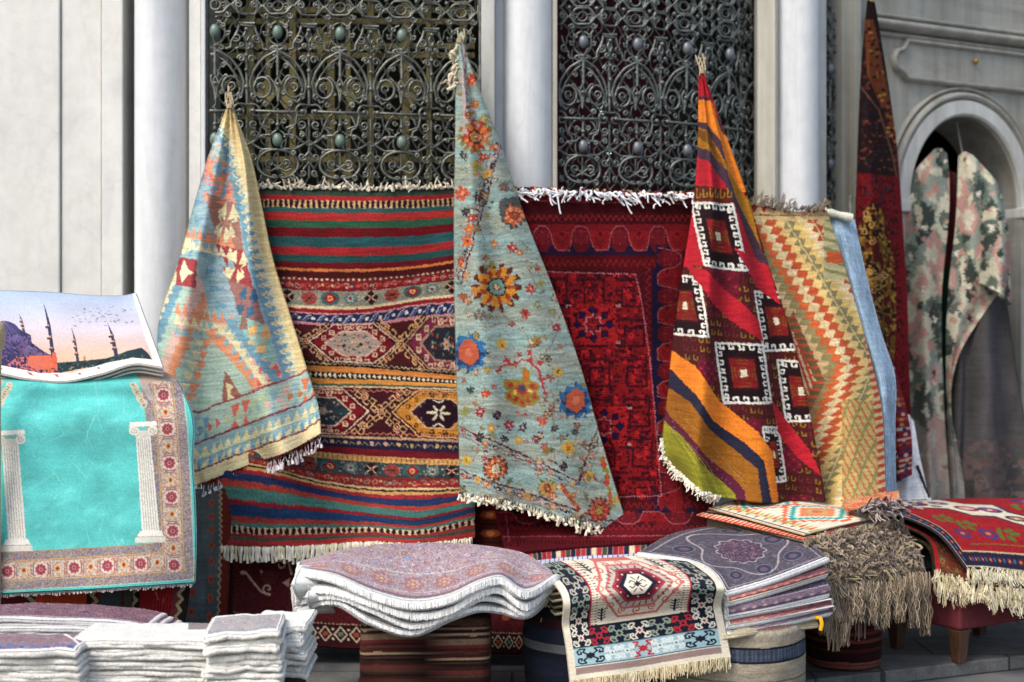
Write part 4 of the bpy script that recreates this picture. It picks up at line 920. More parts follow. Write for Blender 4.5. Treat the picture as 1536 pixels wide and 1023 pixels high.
    smalls = [(769, 373, 9, RD, '#d8a0a0'), (720, 473, 10, '#6a6664', '#b08a80'), (787, 472, 8, RD, '#5a2430'), (752, 517, 9, '#d0a03c', NV), (805, 512, 9, '#8a7a3c', '#a04030'), (835, 492, 8, '#8a2a34', '#d89a90'), (837, 558, 9, '#d0a83c', NV), (806, 458, 7, '#7a8450', '#93b0ad'),
              (829, 468, 7, '#8a8440', '#93b0ad'), (705, 585, 6, '#2f4440', '#6a3434'), (728, 590, 7, '#b8442c', '#d88860'), (720, 618, 8, '#8a2c34', '#e0b0a0'), (746, 622, 8, NV, '#a0484c'), (764, 638, 8, '#8c2a38', '#d890a0'), (785, 641, 8, '#46304c', '#c8a0a0'), (813, 632, 8, '#c04a34', '#e09060'),
              (832, 643, 6, '#3a4444', '#8a3a3a'), (738, 643, 8, '#c08a3c', '#e0c070'), (778, 661, 7, '#c8983c', '#e0b878'), (804, 658, 7, '#7a3c44', '#e0c0b0'), (820, 675, 8, '#7a7a44', '#b05a3c'), (853, 672, 11, '#d0a83c', '#c0602c'), (697, 618, 8, '#8c9448', '#a8403c'), (720, 655, 7, '#2c3030', '#5a3a3c'), (757, 660, 6, '#2c3038', '#7a3a48'),
              (741, 580, 5, '#a84434', '#e0b0a0'), (826, 612, 6, '#8a5a4c', '#c89880'), (812, 425, 8, '#8c9a60', '#b06a4c'), (795, 435, 8, '#a8342c', '#e0a088'), (840, 520, 5, '#9a6a50', '#c89070'), (742, 366, 6, '#b86a38', '#e0b070'), (699, 318, 7, '#30343c', '#8a5a58'), (757, 280, 8, '#6a5a50', '#a07068'), (705, 345, 8, OR, '#e0a060'),
              (693, 290, 12, '#c8502c', '#e0907c'), (715, 250, 9, '#a89438', '#7a8a40'), (730, 262, 8, '#c8a03c', '#b04a34'), (718, 296, 8, '#4a3438', '#c8783c'), (708, 328, 8, '#a0342c', '#e0a080'), (700, 362, 9, OR, '#8a2a2c'), (691, 392, 7, '#b0402c', '#d89070'), (694, 445, 8, '#a8442c', '#6a7a48'), (712, 438, 7, '#c87a38', '#7a8a4c'),
              (696, 235, 7, '#30303a', '#b88a60'), (725, 235, 8, '#a8342c', '#d8a868'), (740, 250, 6, '#3a2c38', '#d0a070'), (700, 172, 9, '#7a8434', '#b0502c'), (708, 120, 10, '#c83c1c', '#e8905c'), (712, 155, 8, '#b8692c', '#d8a050'), (717, 720, 7, '#d0a03c', '#b0502c'), (765, 722, 6, '#5a6a50', '#8a6a50'),
              (790, 745, 7, '#c8923c', '#b04a34'), (885, 715, 8, '#d0a83c', '#b06a3c'), (880, 745, 6, '#5a6a50', '#b08a5c'), (775, 765, 6, '#c0a04c', '#93b0ad'), (858, 788, 6, '#c0a04c', '#b0683c'), (845, 700, 7, '#2c2630', '#7a4a50'), (862, 650, 6, '#3c4a4c', '#6a7a78'), (928, 750, 7, '#c89a40', '#b0603c'), (700, 690, 9, '#d0a840', '#8a7a34')]
    for x, y, r, c1, c2 in smalls: R(x, y, r, 6, c1, c1, c2)
    for i in range(210):      # scattered palmettes, leaves and buds between the main blossoms
        x, y = g.uniform(688, 935), g.uniform(100, 785); k = g.random()
        if min(abs(x-745)+abs(y-431), abs(x-783)+abs(y-586), abs(x-703)+abs(y-530), abs(x-864)+abs(y-602), abs(x-770)+abs(y-320)) < 36: continue
        c1, c2 = g.choice([RD, '#8a4a34', OL, '#4a3a40', '#b0602c', '#7a5a50', '#5a6a54', '#3a4450']), g.choice(['#c89860', '#b07060', '#8a8a58', '#d0b088'])
        if k < .4: R(x, y, g.uniform(4.5, 7.5), 5, c1, c2, c1)
        elif k < .7: c.star(x, y, g.uniform(4, 7), c1, 4, .45, g.random()*3); c.disk(x, y, 1.6, 1.6, c2)
        else: c.line([(x-8, y+g.uniform(-6, 6)), (x, y), (x+7, y+g.uniform(-7, 7))], 1.3, '#6a5440'); c.disk(x+5, y+2, 3.6, 1.8, c1, rot=g.uniform(0, 180)); c.disk(x-5, y-2, 3.6, 1.8, c2, rot=g.uniform(0, 180))
    for i in range(900):
        x, y = g.uniform(685, 935), g.uniform(90, 790)
        if g.random() < .5: c.disk(x, y, g.uniform(.8, 2), g.uniform(.8, 1.4), g.choice(['#6a4a40', '#8a7a48', '#4a4a50', '#a0503c', '#a08a58', '#6a8a90']), n=6)
        else: c.line([(x, y), (x+g.uniform(-7, 7), y+g.uniform(-6, 6))], .9, g.choice(['#7a6a54', '#6a8078', '#8a6a50']))
    c.line([(697, 70), (694, 130), (697, 200)], 5, '#b8a8a8'); c.line([(699, 70), (697, 130), (701, 180)], 1.4, '#6a3a40')
    return c
ctrl = [[(686, 66, 6.48), (688, 64, 6.47), (691, 64, 6.46), (695, 68, 6.47)],
        [(684, 120, 6.45), (694, 118, 6.40), (704, 118, 6.42), (713, 118, 6.44)],
        [(683, 220, 6.40), (703, 215, 6.33), (725, 212, 6.36), (749, 212, 6.40)],
        [(681, 340, 6.34), (712, 335, 6.26), (745, 330, 6.31), (787, 325, 6.36)],
        [(682, 460, 6.28), (722, 455, 6.18), (775, 448, 6.25), (832, 440, 6.31)],
        [(685, 570, 6.22), (735, 565, 6.11), (800, 562, 6.18), (872, 555, 6.26)],
        [(688, 660, 6.17), (745, 660, 6.07), (818, 662, 6.14), (903, 665, 6.22)],
        [(690, 742, 6.12), (758, 753, 6.03), (845, 777, 6.1), (945, 803, 6.16)]]
floral = rug('hanging_rug', ctrl, cartoon_floral(), M['pile'], th=.010, vk=[64, 118, 215, 335, 452, 562, 662, 765], seed=24, warp=1.9, grain=.15, streak=.16, edge='#b9b4a4', disp=lambda U, V, px, py: np.stack([0*U, .020*(.3+V)*np.sin(U*12+V*2.5)+.02*fbm(U*4, V*4, 5, 2), 0*U], -1))
tag(floral, 'pale turquoise floral rug with rust and gold blossoms, hung by one corner', 'rug', 'textiles tied up by a corner')
P = o_P[floral.name]
fringe(floral, P[-1, ::6], 74, .026, .0055, ('#efe9d8', '#e6dfca', '#d8cfb6'), (0.1, -.15, -1), 61, spread=.25, curl=.5, name='fringe', knot=True, taper=1.1)
fringe(floral, P[-1, ::6]+np.array([0, -.010, .008]), 60, .014, .003, ('#24282c', '#3c5a58', '#e0d8c0'), (0.1, 0, -1), 62, spread=.1, curl=.1, name='coloured_warp', knot=False)
fringe(floral, P[2:70:6, 0], 18, .035, .006, ('#d8cfb8', '#c4b89c'), (-.6, -.2, -.5), 63, spread=.6, curl=.8, name='top_fringe')

# ---- orange and crimson kilim hung by its corner ----------------------------------
def cartoon_hooked():
    c = Canvas(990, 105, 1245, 765, 2.4, '#4c1a1e'); X, Y = c.grid(); g = random.Random(5)
    MR, RE, OR, PL, GD, NV, LM = '#4e161e', '#b80f26', '#f0820c', '#4a3444', '#9a5f14', '#2c2b40', '#8f8c26'
    # woven ground: olive latch rows on maroon
    c.at(0, 0, 0)
    for i in range(22):
        for j in range(34):
            x = 1000+i*11+j*1.6; y = 280+j*14+i*1.2; col = '#8a6a1c' if (i//2+j//2) % 2 else '#6a2428'
            c.line([(x, y), (x, y+7), (x+5, y+7), (x+5, y+3)], 1.7, col)
    for (x, y, w_, h_) in ((1085, 420, 46, 60), (1120, 650, 52, 40), (1060, 560, 30, 40), (1185, 690, 40, 40), (1200, 760, 40, 30)):
        c.rect(x-w_/2, y-h_/2, x+w_/2, y+h_/2, '#6a1626')
        for i in range(5):
            for j in range(5): c.disk(x-w_/2+5+i*w_/5, y-h_/2+5+j*h_/5, 2.6, 2, '#9c1c38' if (i+j) % 2 else '#4a1a3a', n=5)
    # upper stripes
    c.poly([(1040, 100), (1075, 100), (1100, 200), (1120, 300), (1150, 400), (1000, 400), (1030, 290), (1046, 200)], RE)
    c.poly([(1030, 144), (1066, 146), (1086, 196), (1092, 212), (1030, 150)], PL)
    c.poly([(1040, 148), (1069, 152), (1082, 196), (1098, 215), (1125, 290), (1112, 287), (1093, 258), (1078, 213), (1066, 196), (1040, 181)], OR)
    c.poly([(1040, 180), (1066, 190), (1076, 205), (1093, 258), (1114, 288), (1124, 300), (1160, 440), (1148, 385), (1128, 345), (1104, 320), (1086, 258), (1068, 236), (1040, 218)], '#a87016')
    c.poly([(1040, 180), (1060, 186), (1080, 212), (1090, 250), (1070, 210), (1056, 194), (1040, 188)], PL)
    c.poly([(1046, 192), (1064, 200), (1082, 240), (1100, 290), (1090, 280), (1068, 222), (1046, 204)], '#7c4c12')
    c.poly([(1038, 217), (1066, 228), (1090, 258), (1104, 300), (1130, 345), (1150, 390), (1158, 420), (1140, 400), (1118, 350), (1098, 310), (1086, 275), (1064, 244), (1038, 230)], PL)
    c.poly([(1036, 231), (1064, 244), (1086, 274), (1098, 305), (1104, 316), (1040, 300), (1034, 262)], RE)
    c.poly([(1104, 316), (1119, 350), (1142, 402), (1156, 440), (1150, 440), (1110, 398), (1100, 350)], RE)
    c.poly([(1042, 278), (1090, 284), (1100, 306), (1040, 304)], '#5a2018')
    for i in range(6): c.line([(1046+i*9, 284), (1046+i*9, 296), (1051+i*9, 296), (1051+i*9, 290)], 1.8, '#a07a24')
    def square(q, hooks=True, nh=5, half=None):
        q = [np.array(p, float) for p in q]; ctr = sum(q)/4
        c.poly(q, '#231418'); c.line(q, 3.6, '#e9e6dc', True)
        for i in range(4):
            a, b_ = q[i], q[(i+1) % 4]; m = lambda p, k: p*(1-k)+ctr*k
            L = np.linalg.norm(b_-a); n = max(3, int(L/12)); d = (b_-a)/L; nn = ctr-(a+b_)/2; nn /= np.linalg.norm(nn)
            for j in range(n):
                p = a+d*L*(j+.5)/n; t = p+nn*8; c.line([p, t, t+d*5.5, t+d*5.5-nn*3.5], 2.5, '#e9e6dc')
        c.poly([ctr+(p-ctr)*.56 for p in q], '#30161a'); c.poly([ctr+(p-ctr)*.50 for p in q], '#7c1418')
        for i in range(4):
            for s in (.18, .30, .40):
                a, b_ = ctr+(q[i]-ctr)*s*1.1, ctr+(q[(i+1) % 4]-ctr)*s*1.1; c.line([a*.75+b_*.25, a*.25+b_*.75], 1.5, '#7c4a18')
        c.poly([ctr+(p-ctr)*.13 for p in q], '#e0d8bc')
    square([(1038, 304), (1098, 308), (1120, 407), (1056, 399)]); square([(1004, 412), (1047, 416), (1062, 506), (1003, 500)]); square([(1074, 515), (1143, 518), (1156, 604), (1088, 605)])
    square([(1131, 438), (1190, 440), (1200, 524), (1145, 527)]); square([(1168, 541), (1222, 545), (1236, 630), (1182, 634)]); square([(1142, 640), (1168, 642), (1181, 723), (1150, 723)])
    # crimson diagonals
    c.poly([(1030, 398), (1058, 406), (1110, 454), (1137, 482), (1144, 513), (1106, 489), (1070, 456), (1046, 424)], RE); c.poly([(1119, 396), (1150, 400), (1172, 458), (1160, 449), (1133, 430)], RE)
    c.poly([(1100, 372), (1152, 398), (1163, 430), (1120, 404)], RE)
    c.poly([(1157, 600), (1182, 631), (1215, 675), (1232, 716), (1197, 686), (1168, 650)], RE)
    # lower stripes
    top = [(1005, 524), (1012, 528), (1040, 548), (1081, 602), (1135, 648), (1157, 678), (1168, 760)]
    bands = [(OR, [(1005, 555), (1010, 556), (1045, 596), (1070, 631), (1117, 665), (1143, 690), (1157, 760)]), (NV, [(1000, 583), (1009, 585), (1034, 603), (1063, 643), (1099, 672), (1134, 703), (1141, 760)]),
             (GD, [(1000, 612), (1003, 621), (1027, 647), (1060, 686), (1100, 716), (1116, 735), (1122, 765)]), ('#5e2038', [(995, 628), (1002, 636), (1023, 657), (1052, 697), (1090, 728), (1104, 742), (1108, 765)]), (LM, [(985, 660), (990, 690), (1000, 720), (1030, 745), (1060, 765), (1080, 765), (1090, 770)])]
    prev = top
    for col, low in bands: c.poly(prev+low[::-1], col); prev = low
    for k in range(5):
        c.line([(1004+k*3, 640+k*2), (1040+k*6, 700), (1062+k*8, 750)], 1.2, '#a6a23c' if k % 2 else '#7a7418'); c.line([(1010+k*4, 608+k*5), (1060+k*5, 664+k*4), (1112+k*2, 712+k*5)], 1.3, '#7c4a10' if k % 2 else '#ac7424')
    for i in range(26): x = g.uniform(1010, 1120); c.disk(x, 640+(x-1010)*.86+g.uniform(-14, 14), .9, .9, '#8a7aa0', n=5)
    return c
ctrl = [[(1050, 113, 6.50), (1052, 112, 6.49), (1054, 112, 6.49), (1056, 116, 6.50)],
        [(1048, 200, 6.46), (1060, 198, 6.38), (1074, 198, 6.42), (1087, 200, 6.46)],
        [(1041, 300, 6.42), (1068, 298, 6.28), (1095, 297, 6.36), (1122, 298, 6.42)],
        [(1026, 400, 6.38), (1066, 400, 6.20), (1110, 398, 6.30), (1151, 395, 6.38)],
        [(1012, 500, 6.32), (1062, 502, 6.13), (1125, 500, 6.24), (1184, 495, 6.32)],
        [(1003, 590, 6.27), (1060, 595, 6.06), (1136, 600, 6.19), (1207, 592, 6.28)],
        [(996, 672, 6.20), (1055, 690, 6.02), (1142, 700, 6.14), (1226, 690, 6.24)],
        [(1010, 700, 6.18), (1064, 742, 5.98), (1146, 752, 6.10), (1236, 752, 6.22)]]
hooked = rug('hanging_kilim', ctrl, cartoon_hooked(), M['kilim'], th=.006, vk=[113, 200, 300, 400, 500, 595, 680, 750], seed=25, warp=.9, grain=.13, streak=.18,
             disp=lambda U, V, px, py: np.stack([0*U, .045*(.2+V)*np.sin(U*15+V*1.2)+.015*fbm(U*5, V*5, 5, 2), 0*U], -1))
tag(hooked, 'crimson, orange and lime kilim with white hooked squares, tied up by one corner', 'kilim', 'textiles tied up by a corner')
P = o_P[hooked.name]
e = np.vstack([P[-90::8, 0], P[-1, :int(P.shape[1]*.42):5]])
fringe(hooked, e, 150, .022, .0045, ('#e9e4d4', '#dcd5c2', '#f2eee2'), (-.5, -.25, -.8), 71, spread=.35, curl=.5, name='fringe', knot=False)

# ---- tan zigzag kilim --------------------------------------------------------------
def cartoon_zigzag():
    c = Canvas(1120, 300, 1345, 770, 2.4, '#b8a468'); X, Y = c.grid()
    zz = np.interp(Y, [300, 330, 548, 780], [1120, 1140, 1272, 1180]); s = X-zz
    pal = ['#dcc79c', '#b8502c', '#d8ba78', '#857c58', '#d6b870', '#dfcaa0', '#b04a2c', '#d6b684', '#93885e', '#c8602f']
    w_ = 13.0; per = 13.0; f = ((Y-s*.15)/per) % 1; k = np.floor(s/w_).astype(int); l = (s/w_) % 1
    A = np.array([hx(p) for p in pal]); base = A[k % 10]; nxt = A[(k+1) % 10]; tooth = l > (1-f*.85)
    c.a = np.where(tooth[..., None], nxt, base)
    for n_ in (-9, -6, -3, 0, 3, 6, 9, 12): c.put(np.abs(s-n_*w_*1.0) < 1.1, '#c8b684')
    # red-orange and olive diamond at the left fold
    m = (np.abs(X-1190)/48+np.abs(Y-572)/105) ; c.put((m < 1) & (m > .72), '#6e6244'); c.put((m < .72), '#c7401f'); c.put((m < .72) & (((X-Y*.35)/8 % 1) > .55), '#ddd0a8'); c.put((m < .38), '#cdbb90'); c.put((m < 1) & (((Y/11) % 1) < .35) & (m > .6), '#c8502c')
    # right-hand bands
    r = X > np.interp(Y, [300, 420, 600, 700, 770], [1262, 1282, 1310, 1316, 1316]); c.put(r, '#cdb184'); c.put(r & (((Y+X*.3)/12 % 1) < .5), '#b2442c')
    c.put((X > 1236) & (Y < 420) & ~r, '#b9b184'); c.put((X > 1236) & (Y < 420) & (((Y-X*.3)/15 % 1) < .35) & ~r, '#8d8858'); c.put((X > 1240) & (Y < 395) & (Y > 378) & ~r, '#c8562a')
    q = (X > 1262) & (Y > 600) & ~r; c.put(q, '#b8a468'); c.put(q & (((X*.9-Y*.5)/9 % 1) < .35), '#b86a40'); c.put(q & (((X+Y*.4)/21 % 1) < .2), '#8a8450')
    # top border
    c.rect(1120, 300, 1345, 322, '#c9ad82')
    for i in range(15): x = 1124+i*15; c.poly([(x, 306), (x+15, 306), (x+7.5, 321)], '#9c2c20')
    c.rect(1120, 300, 1345, 306, '#9c2a20'); c.rect(1120, 323, 1345, 324.5, '#8a4028'); c.rect(1120, 324.5, 1345, 330, '#d8c08c')
    return c
ctrl = [[(1118, 306, 6.62), (1150, 311, 6.60), (1185, 318, 6.58), (1215, 318, 6.57), (1240, 316, 6.58)],
        [(1120, 400, 6.58), (1160, 402, 6.53), (1200, 405, 6.54), (1235, 402, 6.50), (1266, 398, 6.56)],
        [(1125, 510, 6.52), (1172, 512, 6.43), (1220, 515, 6.48), (1262, 512, 6.42), (1297, 508, 6.52)],
        [(1135, 620, 6.50), (1185, 620, 6.40), (1235, 622, 6.41), (1282, 620, 6.34), (1322, 618, 6.45)],
        [(1150, 705, 6.46), (1195, 705, 6.38), (1245, 705, 6.34), (1290, 703, 6.26), (1326, 700, 6.36)],
        [(1160, 765, 6.40), (1205, 765, 6.34), (1250, 762, 6.26), (1295, 755, 6.16), (1328, 748, 6.24)]]
zig = rug('hanging_kilim', ctrl, cartoon_zigzag(), M['kilim'], th=.005, vk=[310, 402, 512, 620, 705, 762], seed=26, warp=1.1, grain=.12, streak=.18, disp=lambda U, V, px, py: np.stack([0*U, .018*np.sin(U*17+V)*V+.012*fbm(U*5, V*5, 5, 2), 0*U], -1))
tag(zig, 'tan and yellow kilim with rows of red and olive triangles in zigzag', 'kilim', 'rugs hung along the front of the building')
P = o_P[zig.name]
tassels(zig, P[0, 4::5]+np.array([0, -.004, .004]), 34, .034, 6, .0019, ('#b4a492', '#9a8a7c', '#c8bba8', '#7a6c64'), (.25, -.6, .35), 81, spread=.5, curl=.8, flare=.005, name='fringe')
# ---- faded blue flat-weave, cream rolled end --------------------------------------
c = Canvas(0, 0, 100, 420, 2, '#a4c0d8'); X, Y = c.grid(); n = fbm(X*.35, Y*.09, 3, 3); c.a = np.clip(hx('#a3bfd8')[None, None]*(1+.5*n[..., None]), 0, 1)
c.line([(40, 0), (44, 200), (60, 420)], 1.2, '#4a6a94'); c.line([(70, 0), (66, 420)], .8, '#c8d8e4')
ctrl = [[(1236, 326, 6.70), (1255, 322, 6.68), (1282, 330, 6.72)], [(1258, 400, 6.66), (1275, 400, 6.60), (1297, 402, 6.68)], [(1285, 500, 6.60), (1302, 500, 6.54), (1323, 502, 6.63)], [(1305, 560, 6.56), (1322, 560, 6.5), (1342, 562, 6.6)], [(1315, 640, 6.52), (1328, 640, 6.46), (1343, 640, 6.55)], [(1318, 742, 6.45), (1330, 742, 6.38), (1344, 740, 6.48)]]
blue = rug('hanging_flatweave', ctrl, c, M['kilim'], th=.006, duv=lambda U, V, px, py: (U*99, V*419), vk=[326, 400, 500, 560, 640, 742], seed=27)
tag(blue, 'faded pale blue textile with a cream rolled top edge, behind the tan zigzag kilim', 'textile', 'rugs hung along the front of the building')
tt = np.linspace(0, 1, 10); pr = np.array([[W(1236+42*t, 318+10*t, 6.66)] for t in tt])[:, 0]
rolled = tubes('rolled_end', pr[None], .02*(1+.12*np.sin(tt*9))[None], hx('#dcdccb'), M['fluffy'], sides=12, parent=blue)
# ---- narrow multicoloured carpet edge ----------------------------------------------
c = Canvas(0, 0, 60, 340, 2, '#8a1c2c'); g = random.Random(8)
for i in range(46):
    y = i*7.6; c.rect(0, y, 60, y+3.6, g.choice(['#7c1424', '#2c2c50', '#c8a888', '#a8502c', '#6a2030', '#c8b8b0'])); c.disk(12+g.random()*10, y+3, 5, 3, g.choice(['#d8c0a0', '#31406c', '#b03030']), n=6); c.disk(38+g.random()*10, y+3, 6, 3, g.choice(['#c88a50', '#28305c', '#d8b8a8']), n=6)
ctrl = [[(1266, 372, 6.95), (1274, 370, 6.92), (1284, 376, 6.97)], [(1282, 470, 6.9), (1298, 470, 6.85), (1312, 470, 6.92)], [(1318, 570, 6.82), (1334, 570, 6.76), (1348, 572, 6.84)], [(1336, 670, 6.74), (1350, 668, 6.69), (1368, 664, 6.78)], [(1338, 720, 6.7), (1352, 718, 6.65), (1368, 712, 6.75)]]
nar = rug('hanging_rug', ctrl, c, M['pile'], th=.01, duv=lambda U, V, px, py: (U*59, V*339), vk=[370, 470, 570, 668, 718], seed=28)
tag(nar, 'narrow strip of red, navy and cream patterned rug showing behind the faded blue textile', 'rug', 'rugs hung along the front of the building')
# ---- tall dark rug by the doorway ---------------------------------------------------
def cartoon_tall():
    c = Canvas(1270, 0, 1380, 700, 2.2, '#231417'); X, Y = c.grid(); g = random.Random(6)
    for i in range(520): c.disk(g.uniform(1275, 1375), g.uniform(40, 255), g.uniform(1.5, 4), g.uniform(1.2, 3), g.choice(['#4a1a1c', '#2c2430', '#5c2a20', '#1c1a28', '#6a3a2c', '#3a1418']), n=6)
    c.poly([(1296, 30), (1310, 30), (1345, 200), (1352, 260), (1330, 180), (1300, 110)], '#6e3a1c')
    for i in range(70): a = g.random(); c.disk(1300+a*45+g.uniform(-8, 8), 40+a*190, 3.5, 2.6, g.choice(['#5a1414', '#8a5424', '#2c1418', '#6a2418', '#a87438', '#241418']), n=6)
    c.line([(1290, 130), (1318, 165), (1338, 230), (1350, 290)], 2.4, '#6a4a30'); c.line([(1350, 100), (1340, 160)], 3, '#a8843c')
    m = (Y > 258+(X-1280)*.12); c.put(m, '#6c0b16'); c.speck(m, ['#540a14', '#7c1018', '#2c1014'], .35, 4, .68)
    m2 = (((X-1310)/34)**2+((Y-470)/165)**2 < 1); n = vnoise(X*.18, Y*.12, 3); n2 = vnoise(X*.3, Y*.3, 8)
    c.put(m2, '#6a4c1c'); c.put(m2 & (n > .56), '#2c1410'); c.put(m2 & (n2 > .68), '#a07a34'); c.put(m2 & (n < .28), '#4a1414')
    for i in range(16): c.scroll(1305+g.uniform(-18, 26), 310+g.uniform(0, 150), 6, '#b89050', 1.6, 1.1, g.random()*6)
    c.put((X > np.interp(Y, [300, 640], [1346, 1362])), '#6c0c18'); c.put((Y > 600), '#5c0c14')
    for i in range(10): c.disk(g.uniform(1290, 1340), g.uniform(270, 300), 2.4, 2.4, '#35303c', n=6)
    return c
ctrl = [[(1301, 2, 7.36), (1305, 0, 7.35), (1309, 2, 7.36), (1312, 5, 7.37)], [(1291, 110, 7.32), (1303, 110, 7.25), (1315, 110, 7.30), (1330, 110, 7.36)], [(1287, 220, 7.28), (1305, 220, 7.20), (1325, 220, 7.27), (1345, 220, 7.34)],
        [(1283, 340, 7.26), (1307, 340, 7.16), (1332, 340, 7.24), (1354, 340, 7.32)], [(1282, 460, 7.24), (1308, 460, 7.13), (1334, 460, 7.22), (1361, 460, 7.30)], [(1283, 580, 7.22), (1310, 580, 7.10), (1338, 580, 7.2), (1364, 578, 7.28)], [(1290, 680, 7.18), (1316, 680, 7.08), (1342, 678, 7.17), (1368, 668, 7.24)]]
tall = rug('hanging_rug', ctrl, cartoon_tall(), M['pile'], th=.012, vk=[0, 110, 220, 340, 460, 580, 675], seed=29, disp=lambda U, V, px, py: np.stack([0*U, .02*fbm(U*4, V*6, 5, 2), 0*U], -1))
tag(tall, 'tall narrow dark red and gold rug hanging from a corner beside the arched doorway', 'rug', 'textiles tied up by a corner')
# ---- ties --------------------------------------------------------------------------
def tie(px, py, D, lab, up=36, n=5, col=('#c8a878', '#b08c60', '#d8c098'), seed=1, lean=0):
    g = np.random.default_rng(seed); P_ = []
    for i in range(n):
        a = np.array(W(px, py+6, D)); b_ = np.array(W(px+g.uniform(-7, 7)+lean, py-up*g.uniform(.6, 1), D+.02)); t = np.linspace(0, 1, 8)[:, None]
        P_.append(a*(1-t)+b_*t+np.c_[.012*np.sin(t[:, 0]*3+i), 0*t, 0*t])
    for i in range(4):  # wraps of the knot
        a = np.linspace(0, 2*pi, 8); c0 = np.array(W(px, py+2*i-3, D)); P_.append(c0+np.c_[.011*np.cos(a), .011*np.sin(a), .002*np.sin(a+i)])
    t_ = tubes('cord', np.array(P_), .0032, np.array([hx(col[i % len(col)]) for i in range(len(P_))]), M['rope'], sides=6); tag(t_, lab, 'cord', 'cords tying rugs to the grilles'); return t_
tie(345, 160, 6.35, 'short tan cord knotted at the top corner of the pastel kilim', 34, seed=2)
tie(1053, 108, 6.49, 'short tan cord knotted at the top of the crimson and orange kilim', 32, seed=3)
tie(689, 62, 6.47, 'thin cord at the tip of the turquoise floral rug', 22, 3, seed=4)
tie(1306, 0, 7.36, 'dark cord at the tip of the tall dark rug beside the doorway', 22, 3, ('#2a2422', '#1c1a1a'), seed=5)
# rack that carries the flat-hung rugs
rk = tag(empty('display_rail'), 'thin dark metal rail behind the fringed tops of the hanging rugs, mostly hidden', 'rail')
def bar(pts, r, name, mat=None): return tubes(name, np.array([along(pts, 12)]), r, np.array([.1, .1, .1]), mat or M['iron'], sides=8, parent=rk)
bar([W(330, 292, 6.43), W(715, 290, 6.43)], .009, 'rail'); bar([W(745, 297, 6.47), W(1050, 300, 6.52)], .009, 'rail'); bar([W(1120, 322, 6.64), W(1278, 334, 6.72)], .009, 'rail')
for px, D in ((332, 6.45), (712, 6.45), (1049, 6.54), (1150, 6.66), (1276, 6.74)): x, y = PX(px, D); zt_ = W(px, 294, D)[2]; bar([(x, y, zt_), (x, y, 0.004)], .01, 'upright')
